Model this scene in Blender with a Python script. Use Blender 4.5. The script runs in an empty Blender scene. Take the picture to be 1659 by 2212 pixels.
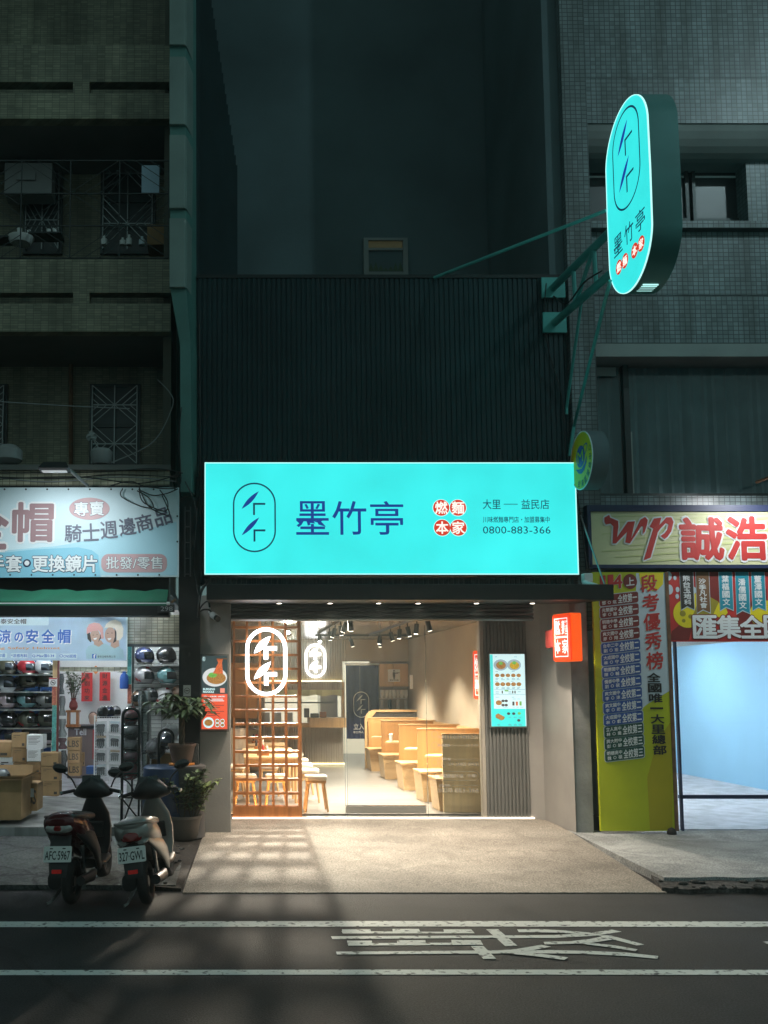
import bpy, math, random
from mathutils import Vector, Matrix
SC = bpy.context.scene
COL = SC.collection
R_ = math.radians
rnd = random.Random(7)

# ---------------------------------------------------------------- camera
H, TH, FP, PX, PY = 2.1, R_(5.0), 2000.0, 488.0, 1306.0     # eye height, pitch, focal length and principal point (photo at 1659 x 2212)
cam = bpy.data.cameras.new('camera')
camo = bpy.data.objects.new('camera', cam)
COL.objects.link(camo)
camo.location = (0, 0, H)
camo.rotation_euler = (R_(90) + TH, 0, 0)
cam.sensor_fit = 'AUTO'
cam.sensor_width = 36
cam.lens = FP / 2212 * 36
cam.shift_x = (829.5 - PX) / 2212
cam.shift_y = (PY - 1106.0) / 2212
cam.clip_end = 500
SC.camera = camo
# ---------------------------------------------------------------- world: a night sky (sun below the horizon)
W = bpy.data.worlds.new('World')
SC.world = W
W.use_nodes = True
wn = W.node_tree
wn.nodes.clear()
wo = wn.nodes.new('ShaderNodeOutputWorld')
wb = wn.nodes.new('ShaderNodeBackground')
sky = wn.nodes.new('ShaderNodeTexSky')
sky.sky_type = 'NISHITA'
sky.sun_disc = False
sky.sun_elevation = R_(-4)
sky.sun_rotation = R_(200)
hs = wn.nodes.new('ShaderNodeMixRGB')
hs.blend_type = 'ADD'
hs.inputs[0].default_value = 1
hs.inputs[2].default_value = (0.54, 0.90, 0.88, 1)          # city glow on low cloud
wn.links.new(sky.outputs[0], hs.inputs[1])
wn.links.new(hs.outputs[0], wb.inputs[0])
wb.inputs[1].default_value = 0.15
wn.links.new(wb.outputs[0], wo.inputs[0])
SC.view_settings.view_transform = 'Standard'
SC.view_settings.look = 'None'
SC.view_settings.exposure = 0.4
SC.view_settings.gamma = 1
SC.render.engine = 'CYCLES'
SC.cycles.use_denoising = True
SC.cycles.max_bounces = 8
SC.cycles.transparent_max_bounces = 16
SC.cycles.sample_clamp_indirect = 4
SC.cycles.caustics_reflective = False
SC.cycles.caustics_refractive = False

# ---------------------------------------------------------------- photo pixel -> point in the place
def ray(px, py):
    x = (px - PX) / FP
    u = -(py - PY) / FP
    return Vector((x, math.cos(TH) - math.sin(TH) * u, math.sin(TH) + math.cos(TH) * u))
def P(px, py, Y):
    d = ray(px, py)
    return Vector((0, 0, H)) + d * (Y / d.y)
def G(px, py, z=0.0):
    d = ray(px, py)
    return Vector((0, 0, H)) + d * ((z - H) / d.z)
def RC(x0, y0, x1, y1, Y):
    cx, cy = (x0 + x1) / 2, (y0 + y1) / 2
    return (P(x0, cy, Y).x, P(cx, y1, Y).z, P(x1, cy, Y).x, P(cx, y0, Y).z)      # X0, Z0, X1, Z1

# ---------------------------------------------------------------- materials
MT = {}
def mat(name, col, rough=.6, metal=0.0, var=.12, vs=3.0, bump=0.0, bs=40.0, spec=.5, dirt=0.0, coat=0.0):
    m = bpy.data.materials.new(name)
    m.use_nodes = True
    nt = m.node_tree
    b = nt.nodes['Principled BSDF']
    b.inputs['Roughness'].default_value = rough
    b.inputs['Metallic'].default_value = metal
    b.inputs['Specular IOR Level'].default_value = spec
    b.inputs['Coat Weight'].default_value = coat
    tc = nt.nodes.new('ShaderNodeTexCoord')
    no = nt.nodes.new('ShaderNodeTexNoise')
    no.inputs['Scale'].default_value = vs
    no.inputs['Detail'].default_value = 6
    nt.links.new(tc.outputs['Object'], no.inputs['Vector'])
    ra = nt.nodes.new('ShaderNodeValToRGB')
    c = Vector(col)
    lo, hi = c * (1 - var - dirt), c * (1 + var)
    ra.color_ramp.elements[0].position = .3
    ra.color_ramp.elements[1].position = .7
    ra.color_ramp.elements[0].color = (*lo, 1)
    ra.color_ramp.elements[1].color = (*[min(1, v) for v in hi], 1)
    nt.links.new(no.outputs[0], ra.inputs[0])
    nt.links.new(ra.outputs[0], b.inputs['Base Color'])
    if bump:
        n2 = nt.nodes.new('ShaderNodeTexNoise')
        n2.inputs['Scale'].default_value = bs
        n2.inputs['Detail'].default_value = 4
        nt.links.new(tc.outputs['Object'], n2.inputs['Vector'])
        bp = nt.nodes.new('ShaderNodeBump')
        bp.inputs['Strength'].default_value = bump
        bp.inputs['Distance'].default_value = .02
        nt.links.new(n2.outputs[0], bp.inputs['Height'])
        nt.links.new(bp.outputs[0], b.inputs['Normal'])
    MT[name] = m
    return m
def emi(name, col, s=1.0, var=.04, vs=3.0):
    if s < 2: s *= .76                                 # signs are exposed for, not above, white
    m = bpy.data.materials.new(name)
    m.use_nodes = True
    nt = m.node_tree
    b = nt.nodes['Principled BSDF']
    b.inputs['Base Color'].default_value = (*[v * .4 for v in col], 1)
    b.inputs['Roughness'].default_value = .4
    tc = nt.nodes.new('ShaderNodeTexCoord')
    no = nt.nodes.new('ShaderNodeTexNoise')
    no.inputs['Scale'].default_value = vs
    nt.links.new(tc.outputs['Object'], no.inputs['Vector'])
    mp = nt.nodes.new('ShaderNodeMapRange')
    mp.inputs[1].default_value = .3
    mp.inputs[2].default_value = .7
    mp.inputs[3].default_value = s * (1 - var)
    mp.inputs[4].default_value = s * (1 + var)
    nt.links.new(no.outputs[0], mp.inputs[0])
    b.inputs['Emission Color'].default_value = (*col, 1)
    nt.links.new(mp.outputs[0], b.inputs['Emission Strength'])
    MT[name] = m
    return m
def tile(name, col, mort, w, h, bump=.3, rough=.35, var=.2, ms=.1, shift=0.0, off=0.0):
    m = mat(name, col, rough, var=var, vs=1.2, spec=.5)
    nt = m.node_tree
    b = nt.nodes['Principled BSDF']
    tc = nt.nodes['Texture Coordinate']
    sp = nt.nodes.new('ShaderNodeSeparateXYZ')
    nt.links.new(tc.outputs['Object'], sp.inputs[0])
    ad = nt.nodes.new('ShaderNodeMath')
    nt.links.new(sp.outputs[0], ad.inputs[0])
    nt.links.new(sp.outputs[1], ad.inputs[1])
    cb = nt.nodes.new('ShaderNodeCombineXYZ')
    nt.links.new(ad.outputs[0], cb.inputs[0])
    nt.links.new(sp.outputs[2], cb.inputs[1])
    br = nt.nodes.new('ShaderNodeTexBrick')
    br.offset = off
    br.inputs['Scale'].default_value = 1
    br.inputs['Brick Width'].default_value = w
    br.inputs['Row Height'].default_value = h
    br.inputs['Mortar Size'].default_value = ms * min(w, h)
    br.inputs['Mortar Smooth'].default_value = .2
    br.inputs['Color1'].default_value = (1, 1, 1, 1)
    br.inputs['Color2'].default_value = (.62, .64, .64, 1)
    br.inputs['Mortar'].default_value = (*mort, 1)
    nt.links.new(cb.outputs[0], br.inputs['Vector'])
    mx = nt.nodes.new('ShaderNodeMixRGB')
    mx.blend_type = 'MULTIPLY'
    mx.inputs[0].default_value = 1
    ra = nt.nodes['Color Ramp']
    nt.links.new(ra.outputs[0], mx.inputs[1])
    nt.links.new(br.outputs[0], mx.inputs[2])
    mp = nt.nodes.new('ShaderNodeMapping')             # rain streaks and grime
    mp.inputs['Scale'].default_value = (2.2, 2.2, .22)
    nt.links.new(tc.outputs['Object'], mp.inputs[0])
    sn = nt.nodes.new('ShaderNodeTexNoise')
    sn.inputs['Scale'].default_value = 1.6
    sn.inputs['Detail'].default_value = 8
    nt.links.new(mp.outputs[0], sn.inputs['Vector'])
    r3 = nt.nodes.new('ShaderNodeValToRGB')
    r3.color_ramp.elements[0].position = .35
    r3.color_ramp.elements[1].position = .6
    r3.color_ramp.elements[0].color = (.55, .55, .53, 1)
    r3.color_ramp.elements[1].color = (1, 1, 1, 1)
    nt.links.new(sn.outputs[0], r3.inputs[0])
    m3 = nt.nodes.new('ShaderNodeMixRGB')
    m3.blend_type = 'MULTIPLY'
    m3.inputs[0].default_value = 1
    nt.links.new(mx.outputs[0], m3.inputs[1])
    nt.links.new(r3.outputs[0], m3.inputs[2])
    nt.links.new(m3.outputs[0], b.inputs['Base Color'])
    bp = nt.nodes.new('ShaderNodeBump')
    bp.inputs['Strength'].default_value = bump
    bp.inputs['Distance'].default_value = .01
    bp.invert = True
    nt.links.new(br.outputs['Fac'], bp.inputs['Height'])
    nt.links.new(bp.outputs[0], b.inputs['Normal'])
    return m
def speckle(name, c0, c1, scale, rough=.8, bump=.4, big=.6, detail=3, crack=0.0, cw=.01, stain=.68):
    m = mat(name, c0, rough, var=.25, vs=big, dirt=.1)
    nt = m.node_tree
    b = nt.nodes['Principled BSDF']
    tc = nt.nodes['Texture Coordinate']
    vo = nt.nodes.new('ShaderNodeTexNoise')
    vo.inputs['Scale'].default_value = scale
    vo.inputs['Detail'].default_value = detail
    vo.inputs['Roughness'].default_value = .7
    nt.links.new(tc.outputs['Object'], vo.inputs['Vector'])
    r2 = nt.nodes.new('ShaderNodeValToRGB')
    r2.color_ramp.elements[0].position = .42
    r2.color_ramp.elements[1].position = .62
    r2.color_ramp.elements[0].color = (*[a / max(c, 1e-4) for a, c in zip(c1, c0)], 1)
    r2.color_ramp.elements[1].color = (1.25, 1.25, 1.25, 1)
    nt.links.new(vo.outputs[0], r2.inputs[0])
    mx = nt.nodes.new('ShaderNodeMixRGB')
    mx.blend_type = 'MULTIPLY'
    mx.inputs[0].default_value = 1
    nt.links.new(nt.nodes['Color Ramp'].outputs[0], mx.inputs[1])
    nt.links.new(r2.outputs[0], mx.inputs[2])
    out = mx.outputs[0]
    st = nt.nodes.new('ShaderNodeTexNoise')            # worn and stained patches
    st.inputs['Scale'].default_value = big * 3.1
    st.inputs['Detail'].default_value = 8
    st.inputs['Distortion'].default_value = .8
    nt.links.new(tc.outputs['Object'], st.inputs['Vector'])
    r3 = nt.nodes.new('ShaderNodeValToRGB')
    r3.color_ramp.elements[0].position = .36
    r3.color_ramp.elements[1].position = .56
    r3.color_ramp.elements[0].color = (stain, stain, stain, 1)
    r3.color_ramp.elements[1].color = (1, 1, 1, 1)
    nt.links.new(st.outputs[0], r3.inputs[0])
    m3 = nt.nodes.new('ShaderNodeMixRGB')
    m3.blend_type = 'MULTIPLY'
    m3.inputs[0].default_value = 1
    nt.links.new(out, m3.inputs[1])
    nt.links.new(r3.outputs[0], m3.inputs[2])
    out = m3.outputs[0]
    if crack:
        wv = nt.nodes.new('ShaderNodeMixRGB')
        wv.blend_type = 'ADD'
        wv.inputs[0].default_value = .5
        nt.links.new(tc.outputs['Object'], wv.inputs[1])
        nt.links.new(st.outputs[1], wv.inputs[2])
        vr = nt.nodes.new('ShaderNodeTexVoronoi')
        vr.feature = 'DISTANCE_TO_EDGE'
        vr.inputs['Scale'].default_value = crack
        nt.links.new(wv.outputs[0], vr.inputs['Vector'])
        r4 = nt.nodes.new('ShaderNodeValToRGB')
        r4.color_ramp.elements[0].position = 0
        r4.color_ramp.elements[1].position = cw
        r4.color_ramp.elements[0].color = (.3, .3, .3, 1)
        r4.color_ramp.elements[1].color = (1, 1, 1, 1)
        nt.links.new(vr.outputs[0], r4.inputs[0])
        m4 = nt.nodes.new('ShaderNodeMixRGB')
        m4.blend_type = 'MULTIPLY'
        m4.inputs[0].default_value = 1
        nt.links.new(out, m4.inputs[1])
        nt.links.new(r4.outputs[0], m4.inputs[2])
        out = m4.outputs[0]
    nt.links.new(out, b.inputs['Base Color'])
    bp = nt.nodes.new('ShaderNodeBump')
    bp.inputs['Strength'].default_value = bump
    bp.inputs['Distance'].default_value = .02
    nt.links.new(vo.outputs[0], bp.inputs['Height'])
    nt.links.new(bp.outputs[0], b.inputs['Normal'])
    return m
def wood(name, col, rough=.45, var=.22, axis=2, sc=14):
    m = mat(name, col, rough, var=var, vs=1)
    nt = m.node_tree
    tc = nt.nodes['Texture Coordinate']
    mp = nt.nodes.new('ShaderNodeMapping')
    s = [sc, sc, sc]
    s[axis] = sc * .07
    mp.inputs['Scale'].default_value = s
    nt.links.new(tc.outputs['Object'], mp.inputs[0])
    nt.links.new(mp.outputs[0], nt.nodes['Noise Texture'].inputs['Vector'])
    return m
def glass(name, tint=(1, 1, 1), refl=.7, rough=.0, opac=0.0, ocol=(.5, .5, .5), r0=.04):
    m = bpy.data.materials.new(name)
    m.use_nodes = True
    nt = m.node_tree
    nt.nodes.clear()
    o = nt.nodes.new('ShaderNodeOutputMaterial')
    t = nt.nodes.new('ShaderNodeBsdfTransparent')
    t.inputs[0].default_value = (*tint, 1)
    g = nt.nodes.new('ShaderNodeBsdfGlossy')
    g.inputs['Roughness'].default_value = rough
    lw = nt.nodes.new('ShaderNodeFresnel')
    lw.inputs[0].default_value = 1.5
    mu = nt.nodes.new('ShaderNodeMath')
    mu.operation = 'MULTIPLY'
    mu.inputs[1].default_value = refl
    nt.links.new(lw.outputs[0], mu.inputs[0])
    mx = nt.nodes.new('ShaderNodeMixShader')
    nt.links.new(mu.outputs[0], mx.inputs[0])
    if opac:
        df = nt.nodes.new('ShaderNodeBsdfDiffuse')
        df.inputs[0].default_value = (*ocol, 1)
        m2 = nt.nodes.new('ShaderNodeMixShader')
        m2.inputs[0].default_value = opac
        nt.links.new(t.outputs[0], m2.inputs[1])
        nt.links.new(df.outputs[0], m2.inputs[2])
        nt.links.new(m2.outputs[0], mx.inputs[1])
    else:
        nt.links.new(t.outputs[0], mx.inputs[1])
    nt.links.new(g.outputs[0], mx.inputs[2])
    nt.links.new(mx.outputs[0], o.inputs[0])
    MT[name] = m
    return m

# ---------------------------------------------------------------- mesh helpers
ORG = {}
_tx = {}
def textmesh(s, off):
    k = (s, off)
    if k not in _tx:
        c = bpy.data.curves.new('lettering', 'FONT')
        c.body = s
        c.offset = off
        c.resolution_u = 2
        c.dimensions = '2D'
        c.fill_mode = 'BOTH'
        o = bpy.data.objects.new('lettering', c)
        COL.objects.link(o)
        dg = bpy.context.evaluated_depsgraph_get()
        me = bpy.data.meshes.new_from_object(o.evaluated_get(dg))
        vs = [(v.co.x, v.co.y) for v in me.vertices]
        fs = [tuple(p.vertices) for p in me.polygons]
        bpy.data.objects.remove(o)
        bpy.data.curves.remove(c)
        bpy.data.meshes.remove(me)
        _tx[k] = (vs, fs)
    return _tx[k]
class Fr:                      # a flat frame: point(u, v, d) = o + u*U + v*V + d*N
    def __init__(s, o, U, V, N):
        s.o, s.U, s.V, s.N = Vector(o), Vector(U), Vector(V), Vector(N)
    def __call__(s, u, v, d=0):
        return s.o + s.U * u + s.V * v + s.N * d
def FY(Y):
    return Fr((0, Y, 0), (1, 0, 0), (0, 0, 1), (0, -1, 0))
class MB:
    def __init__(s):
        s.v, s.f, s.m, s.cur = [], [], [], 0
    def add(s, vs, fs):
        n = len(s.v)
        s.v += [Vector(v) for v in vs]
        s.f += [tuple(i + n for i in f) for f in fs]
        s.m += [s.cur] * len(fs)
        return s
    def box(s, x0, x1, y0, y1, z0, z1):
        v = [(x, y, z) for z in (z0, z1) for y in (y0, y1) for x in (x0, x1)]
        return s.add(v, [(0, 2, 3, 1), (4, 5, 7, 6), (0, 1, 5, 4), (2, 6, 7, 3), (0, 4, 6, 2), (1, 3, 7, 5)])
    def obox(s, o, a, b, c):                 # box from corner o with edge vectors
        o, a, b, c = map(Vector, (o, a, b, c))
        v = [o + a * i + b * j + c * k for k in (0, 1) for j in (0, 1) for i in (0, 1)]
        return s.add(v, [(0, 2, 3, 1), (4, 5, 7, 6), (0, 1, 5, 4), (2, 6, 7, 3), (0, 4, 6, 2), (1, 3, 7, 5)])
    def pbox(s, x0, y0, x1, y1, Y, dep):     # photo rectangle, front face at Y
        a, b, c, d = RC(x0, y0, x1, y1, Y)
        return s.box(a, c, Y, Y + dep, b, d)
    def prism(s, pts, fr, d0, d1):
        n = len(pts)
        ar = sum(pts[i][0] * pts[(i + 1) % n][1] - pts[(i + 1) % n][0] * pts[i][1] for i in range(n))
        if ar < 0:
            pts = pts[::-1]
        v = [fr(a, b, d0) for a, b in pts] + [fr(a, b, d1) for a, b in pts]
        f = [tuple(range(n))[::-1], tuple(range(n, 2 * n))]
        f += [(i, (i + 1) % n, n + (i + 1) % n, n + i) for i in range(n)]
        return s.add(v, f)
    def poly(s, pts, fr, d=0):
        return s.add([fr(a, b, d) for a, b in pts], [tuple(range(len(pts)))])
    def disc(s, cu, cv, r, fr, d=0, n=28, ry=None):
        ry = ry or r
        return s.poly([(cu + r * math.cos(2 * math.pi * i / n), cv + ry * math.sin(2 * math.pi * i / n)) for i in range(n)], fr, d)
    def text(s, t, fr, rect, d=.004, off=0.0, ang=0.0, box=None):
        vs, fs = textmesh(t, 0 if off > .012 else off)
        b = textmesh(t, 0)[0]
        if off > .012:                       # heavier strokes: shifted copies, each a hair above the last
            for i in range(8):
                s._text(vs, fs, b, fr, rect, d - .0022 + i * .00025, ang, off * .72 * math.cos(i * .7854), off * .72 * math.sin(i * .7854))
        return s._text(vs, fs, b, fr, rect, d, ang, 0, 0)
    def _text(s, vs, fs, b, fr, rect, d, ang, ox, oy):
        xs = [p[0] for p in b]; ys = [p[1] for p in b]
        if not xs: return s
        ax, ay = min(xs), min(ys)
        wx, wy = max(max(xs) - ax, 1e-5), max(max(ys) - ay, 1e-5)
        u0, v0, u1, v1 = rect
        cu, cv = (u0 + u1) / 2, (v0 + v1) / 2
        ca, sa = math.cos(ang), math.sin(ang)
        out = []
        for x, y in vs:
            u = u0 + (x + ox - ax) / wx * (u1 - u0) - cu
            v = v0 + (y + oy - ay) / wy * (v1 - v0) - cv
            out.append(fr(cu + u * ca - v * sa, cv + u * sa + v * ca, d))
        return s.add(out, fs)
    def rrect(s, u0, v0, u1, v1, r, fr, d=0, d1=None, n=6):
        pts = rr(u0, v0, u1, v1, r, n)
        return s.poly(pts, fr, d) if d1 is None else s.prism(pts, fr, d, d1)
    def ring(s, outer, inner, fr, d0, d1=None):
        n = len(outer)
        v = [fr(a, b, d0) for a, b in outer] + [fr(a, b, d0) for a, b in inner]
        f = [(i, (i + 1) % n, n + (i + 1) % n, n + i) for i in range(n)]
        if d1 is not None:
            v += [fr(a, b, d1) for a, b in outer] + [fr(a, b, d1) for a, b in inner]
            f = [(2 * n + a, 2 * n + b, 2 * n + c, 2 * n + e) for a, b, c, e in f] + [g[::-1] for g in f]
            f += [(i, (i + 1) % n, 2 * n + (i + 1) % n, 2 * n + i) for i in range(n)]
            f += [(n + (i + 1) % n, n + i, 3 * n + i, 3 * n + (i + 1) % n) for i in range(n)]
        return s.add(v, f)
    def cyl(s, p0, p1, r0, r1=None, n=14):
        return s.tube([p0, p1], [r0, r0 if r1 is None else r1], n)
    def tube(s, pts, r, n=8):
        pts = [Vector(p) for p in pts]
        k = len(pts)
        rs = r if isinstance(r, (list, tuple)) else [r] * k
        base = len(s.v)
        pu = None
        for i, p in enumerate(pts):
            t = (pts[min(i + 1, k - 1)] - pts[max(i - 1, 0)]).normalized()
            u = (pu - t * pu.dot(t)) if pu else t.orthogonal()
            if u.length < 1e-5: u = t.orthogonal()
            u.normalize(); pu = u
            w = t.cross(u)
            for j in range(n):
                a = 2 * math.pi * j / n
                s.v.append(p + (u * math.cos(a) + w * math.sin(a)) * rs[i])
        for i in range(k - 1):
            for j in range(n):
                s.f.append((base + i * n + j, base + i * n + (j + 1) % n, base + (i + 1) * n + (j + 1) % n, base + (i + 1) * n + j))
                s.m.append(s.cur)
        s.f.append(tuple(base + j for j in range(n))[::-1]); s.m.append(s.cur)
        s.f.append(tuple(base + (k - 1) * n + j for j in range(n))); s.m.append(s.cur)
        return s
    def lathe(s, c, prof, n=20):
        c = Vector(c)
        return s.loft([[c + Vector((r * math.cos(2 * math.pi * j / n), r * math.sin(2 * math.pi * j / n), z)) for j in range(n)] for r, z in prof])
    def loft(s, secs, cap=True):
        n = len(secs[0])
        base = len(s.v)
        for q in secs:
            s.v += [Vector(p) for p in q]
        for i in range(len(secs) - 1):
            for j in range(n):
                s.f.append((base + i * n + j, base + i * n + (j + 1) % n, base + (i + 1) * n + (j + 1) % n, base + (i + 1) * n + j))
                s.m.append(s.cur)
        if cap:
            s.f.append(tuple(base + j for j in range(n))[::-1]); s.m.append(s.cur)
            s.f.append(tuple(base + (len(secs) - 1) * n + j for j in range(n))); s.m.append(s.cur)
        return s
    def ball(s, c, r, nu=16, nv=10, fn=None):
        c = Vector(c)
        if not isinstance(r, (tuple, list)): r = (r, r, r)
        secs = []
        for i in range(nv + 1):
            th = math.pi * (i / nv) * .998 + .001
            q = []
            for j in range(nu):
                a = 2 * math.pi * j / nu
                d = Vector((math.sin(th) * math.cos(a), math.sin(th) * math.sin(a), -math.cos(th)))
                if fn: d = fn(d)
                q.append(c + Vector((d.x * r[0], d.y * r[1], d.z * r[2])))
            secs.append(q)
        return s.loft(secs)
    def build(s, name, m, parent=None, smooth=False, bev=0.0, kind=None):
        me = bpy.data.meshes.new(name)
        o = bpy.data.objects.new(name, me)
        org = Vector((0, 0, 0))
        if parent is not None:
            org = ORG.get(parent, org)
            o.parent = parent
        ORG[o] = org
        me.from_pydata([v - org for v in s.v], [], s.f)
        for q in (m if isinstance(m, (list, tuple)) else [m]):
            me.materials.append(MT[q])
        if len(me.materials) > 1:
            for p, i in zip(me.polygons, s.m): p.material_index = i
        if smooth:
            for p in me.polygons: p.use_smooth = True
            try: me.set_sharp_from_angle(angle=R_(40))
            except Exception: pass
        me.update()
        COL.objects.link(o)
        if bev:
            b = o.modifiers.new('bevel', 'BEVEL')
            b.width = bev; b.segments = 2; b.limit_method = 'ANGLE'; b.angle_limit = R_(40)
        if kind: o['kind'] = kind
        return o
def rr(u0, v0, u1, v1, r, n=6):
    pts = []
    for cx, cy, a0 in ((u1 - r, v1 - r, 0), (u0 + r, v1 - r, 90), (u0 + r, v0 + r, 180), (u1 - r, v0 + r, 270)):
        for i in range(n + 1):
            a = R_(a0 + 90 * i / n)
            pts.append((cx + r * math.cos(a), cy + r * math.sin(a)))
    return pts
def thing(name, label, cat, group=None, at=(0, 0, 0)):
    o = bpy.data.objects.new(name, None)
    o.empty_display_size = .1
    o.location = at
    COL.objects.link(o)
    ORG[o] = Vector(at)
    o['label'] = label
    o['category'] = cat
    if group: o['group'] = group
    return o
def tag(o, label, cat, group=None):
    o['label'] = label; o['category'] = cat
    if group: o['group'] = group
    return o
def dup(root, loc, rz=0.0, label=None, sc=1.0, mats=None):
    r = root.copy(); COL.objects.link(r)
    r.location = loc; r.rotation_euler = (0, 0, rz); r.scale = (sc,) * 3
    if label: r['label'] = label
    for ch in list(root.children):
        c = ch.copy(); COL.objects.link(c); c.parent = r
        if mats and ch.name.split('.')[0] in mats:
            c.data = ch.data.copy()
            for i in range(len(c.data.materials)): c.data.materials[i] = MT[mats[ch.name.split('.')[0]]]
        for g in ch.children:
            d = g.copy(); COL.objects.link(d); d.parent = c
    return r
def lamp(kind, name, loc, power, col, parent=None, size=.05, spot=None, blend=.6, aim=None):
    l = bpy.data.lights.new(name, kind)
    l.energy = power; l.color = col
    if kind in ('SPOT', 'POINT'): l.shadow_soft_size = size
    if spot: l.spot_size = R_(spot); l.spot_blend = blend
    if kind == 'AREA': l.shape = 'RECTANGLE'; l.size, l.size_y = size
    o = bpy.data.objects.new(name, l)
    COL.objects.link(o)
    loc = Vector(loc)
    if parent is not None:
        o.parent = parent
        o.location = loc - ORG.get(parent, Vector())
    else: o.location = loc
    if aim is not None:
        o.rotation_euler = (Vector(aim) - loc).to_track_quat('-Z', 'Y').to_euler()
    return o
def spline(pts, n=8):
    pts = [Vector(p) for p in pts]
    out = []
    for i in range(len(pts) - 1):
        a, b, c, d = pts[max(i - 1, 0)], pts[i], pts[i + 1], pts[min(i + 2, len(pts) - 1)]
        for k in range(n):
            t = k / n
            out.append(.5 * ((2 * b) + (c - a) * t + (2 * a - 5 * b + 4 * c - d) * t * t + (3 * b - a - 3 * c + d) * t ** 3))
    return out + [pts[-1]]
def lens(a, b, w, n=9):
    (ax, ay), (bx, by) = a, b
    dx, dy = bx - ax, by - ay
    L = math.hypot(dx, dy); nx, ny = -dy / L, dx / L
    up, dn = [], []
    for i in range(n + 1):
        t = i / n
        h = math.sin(math.pi * t) ** .9 * w / 2
        up.append((ax + dx * t + nx * h, ay + dy * t + ny * h)); dn.append((ax + dx * t - nx * h, ay + dy * t - ny * h))
    return up + dn[::-1][1:-1]
def logo(mb, fr, cu, cv, h, t, d, d1=None, ringmat=0, leafmat=0, st=None):
    """the shop's emblem: a capsule ring round two bamboo leaves with corner strokes"""
    w = h * .61
    st = st or t * 1.15
    mb.cur = ringmat
    o = rr(cu - w / 2, cv - h / 2, cu + w / 2, cv + h / 2, w / 2 - .0001, 10)
    i = rr(cu - w / 2 + t, cv - h / 2 + t, cu + w / 2 - t, cv + h / 2 - t, w / 2 - t - .0001, 10)
    mb.ring(o, i, fr, d, d1)
    def put(pts):
        if d1 is None: mb.poly(pts, fr, d)
        else: mb.prism(pts, fr, d, d1)
    for (a, b, c, rt, dn) in (((-.18, .123), (.062, .375), (-.005, .194), (.155, .194), (-.005, .034)),
                              ((-.18, -.258), (.068, -.002), (.0, -.187), (.155, -.187), (.0, -.347))):
        mb.cur = leafmat
        put([(cu + x, cv + y) for x, y in lens((a[0] * h, a[1] * h), (b[0] * h, b[1] * h), max(.062 * h, st * 1.7))])
        mb.cur = ringmat
        x, y = cu + c[0] * h, cv + c[1] * h
        q = st / 2
        put([(x - q, y + q), (cu + rt[0] * h, y + q), (cu + rt[0] * h, y - q), (x + q, y - q), (x + q, cv + dn[1] * h), (x - q, cv + dn[1] * h)])
def S(r, g, b):
    f = lambda c: (c / 255 / 12.92 if c / 255 <= .04045 else ((c / 255 + .055) / 1.055) ** 2.4)
    return (f(r), f(g), f(b))
# ---------------------------------------------------------------- the materials
speckle('asphalt', (.030, .031, .032), (.010, .010, .011), 70, .82, .7, .55, crack=.16, cw=.006)
speckle('apron', (.33, .295, .25), (.17, .15, .125), 60, .8, .5, .8, stain=.80)
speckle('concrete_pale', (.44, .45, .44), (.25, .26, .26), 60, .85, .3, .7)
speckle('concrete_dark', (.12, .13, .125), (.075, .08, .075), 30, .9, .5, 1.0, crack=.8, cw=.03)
speckle('broken_edge', (.09, .085, .08), (.03, .03, .03), 18, .95, .9, 2)
speckle('soil', (.035, .028, .022), (.015, .012, .01), 30, .95, .8, 2)
m_ = mat('road_paint', (.62, .63, .60), .7, var=.12, vs=16, bump=.2, bs=120)
cr_ = m_.node_tree.nodes['Color Ramp'].color_ramp                      # worn through to the asphalt in spots
cr_.elements[0].position = .34; cr_.elements[0].color = (.10, .10, .10, 1)
cr_.elements[1].position = .45
mat('black_metal', (.012, .016, .016), .45, .3, .15)
mat('dark_panel', (.012, .030, .034), .42, .55, .2, 1.5, bump=.05, bs=3)
mat('dark_plaster', (.095, .14, .15), .85, 0, .3, .45, bump=.15, bs=20)
mat('grey_plaster', (.16, .16, .15), .8, 0, .18, 1.2, bump=.15, bs=30)
mat('pillar_stone', (.33, .315, .295), .6, 0, .10, 2, bump=.1, bs=30)
mat('concrete_wall', (.26, .265, .255), .85, 0, .3, 2.5, bump=.25, bs=25)
mat('plaster_band', (.30, .32, .31), .8, 0, .15, 1.5, bump=.1)
mat('olive_wall', (.10, .10, .075), .8, 0, .2, 1.5)
tile('olive_tile', (.30, .29, .20), (.35, .35, .35), .11, .037, .3, .5, .25)
tile('grey_tile', (.23, .285, .295), (.22, .22, .22), .078, .064, .35, .35, .18, .09)
tile('cream_tile', (.62, .58, .42), (.30, .28, .25), .10, .05, .3, .3, .12)
tile('arcade_tile', (.34, .35, .34), (.7, .7, .7), .3, .3, .1, .5, .15, .04)
tile('slat_wall', (.74, .76, .74), (.45, .47, .47), 3.0, .075, .4, .5, .05, .12)
tile('cool_floor', (.74, .74, .80), (.8, .8, .8), .6, .6, .05, .3, .05, .02)
mat('panel_green', (.19, .26, .24), .5, .1, .15, 2)
mat('column_green', (.07, .19, .17), .5, 0, .2, 1.5)
mat('teal_paint', (.07, .38, .35), .4, .2, .12, 3)
mat('teal_box', (.055, .20, .19), .4, .2, .12, 2)
mat('shutter_grey', (.10, .115, .115), .4, .5, .1)
mat('void_dark', (.01, .011, .012), .9, 0, .1)
mat('window_glass', (.012, .018, .02), .35, 0, .3, 1, spec=.7)
mat('alu', (.30, .32, .32), .4, .8, .1)
mat('dark_alu', (.05, .055, .055), .4, .7, .1)
mat('curtain_grey', (.22, .32, .36), .9, 0, .15, 2)
mat('white_paint', (.72, .73, .72), .5, 0, .05)
mat('white_plastic', (.75, .76, .75), .3, 0, .04)
mat('grey_plastic', (.32, .33, .33), .4, 0, .08)
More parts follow.
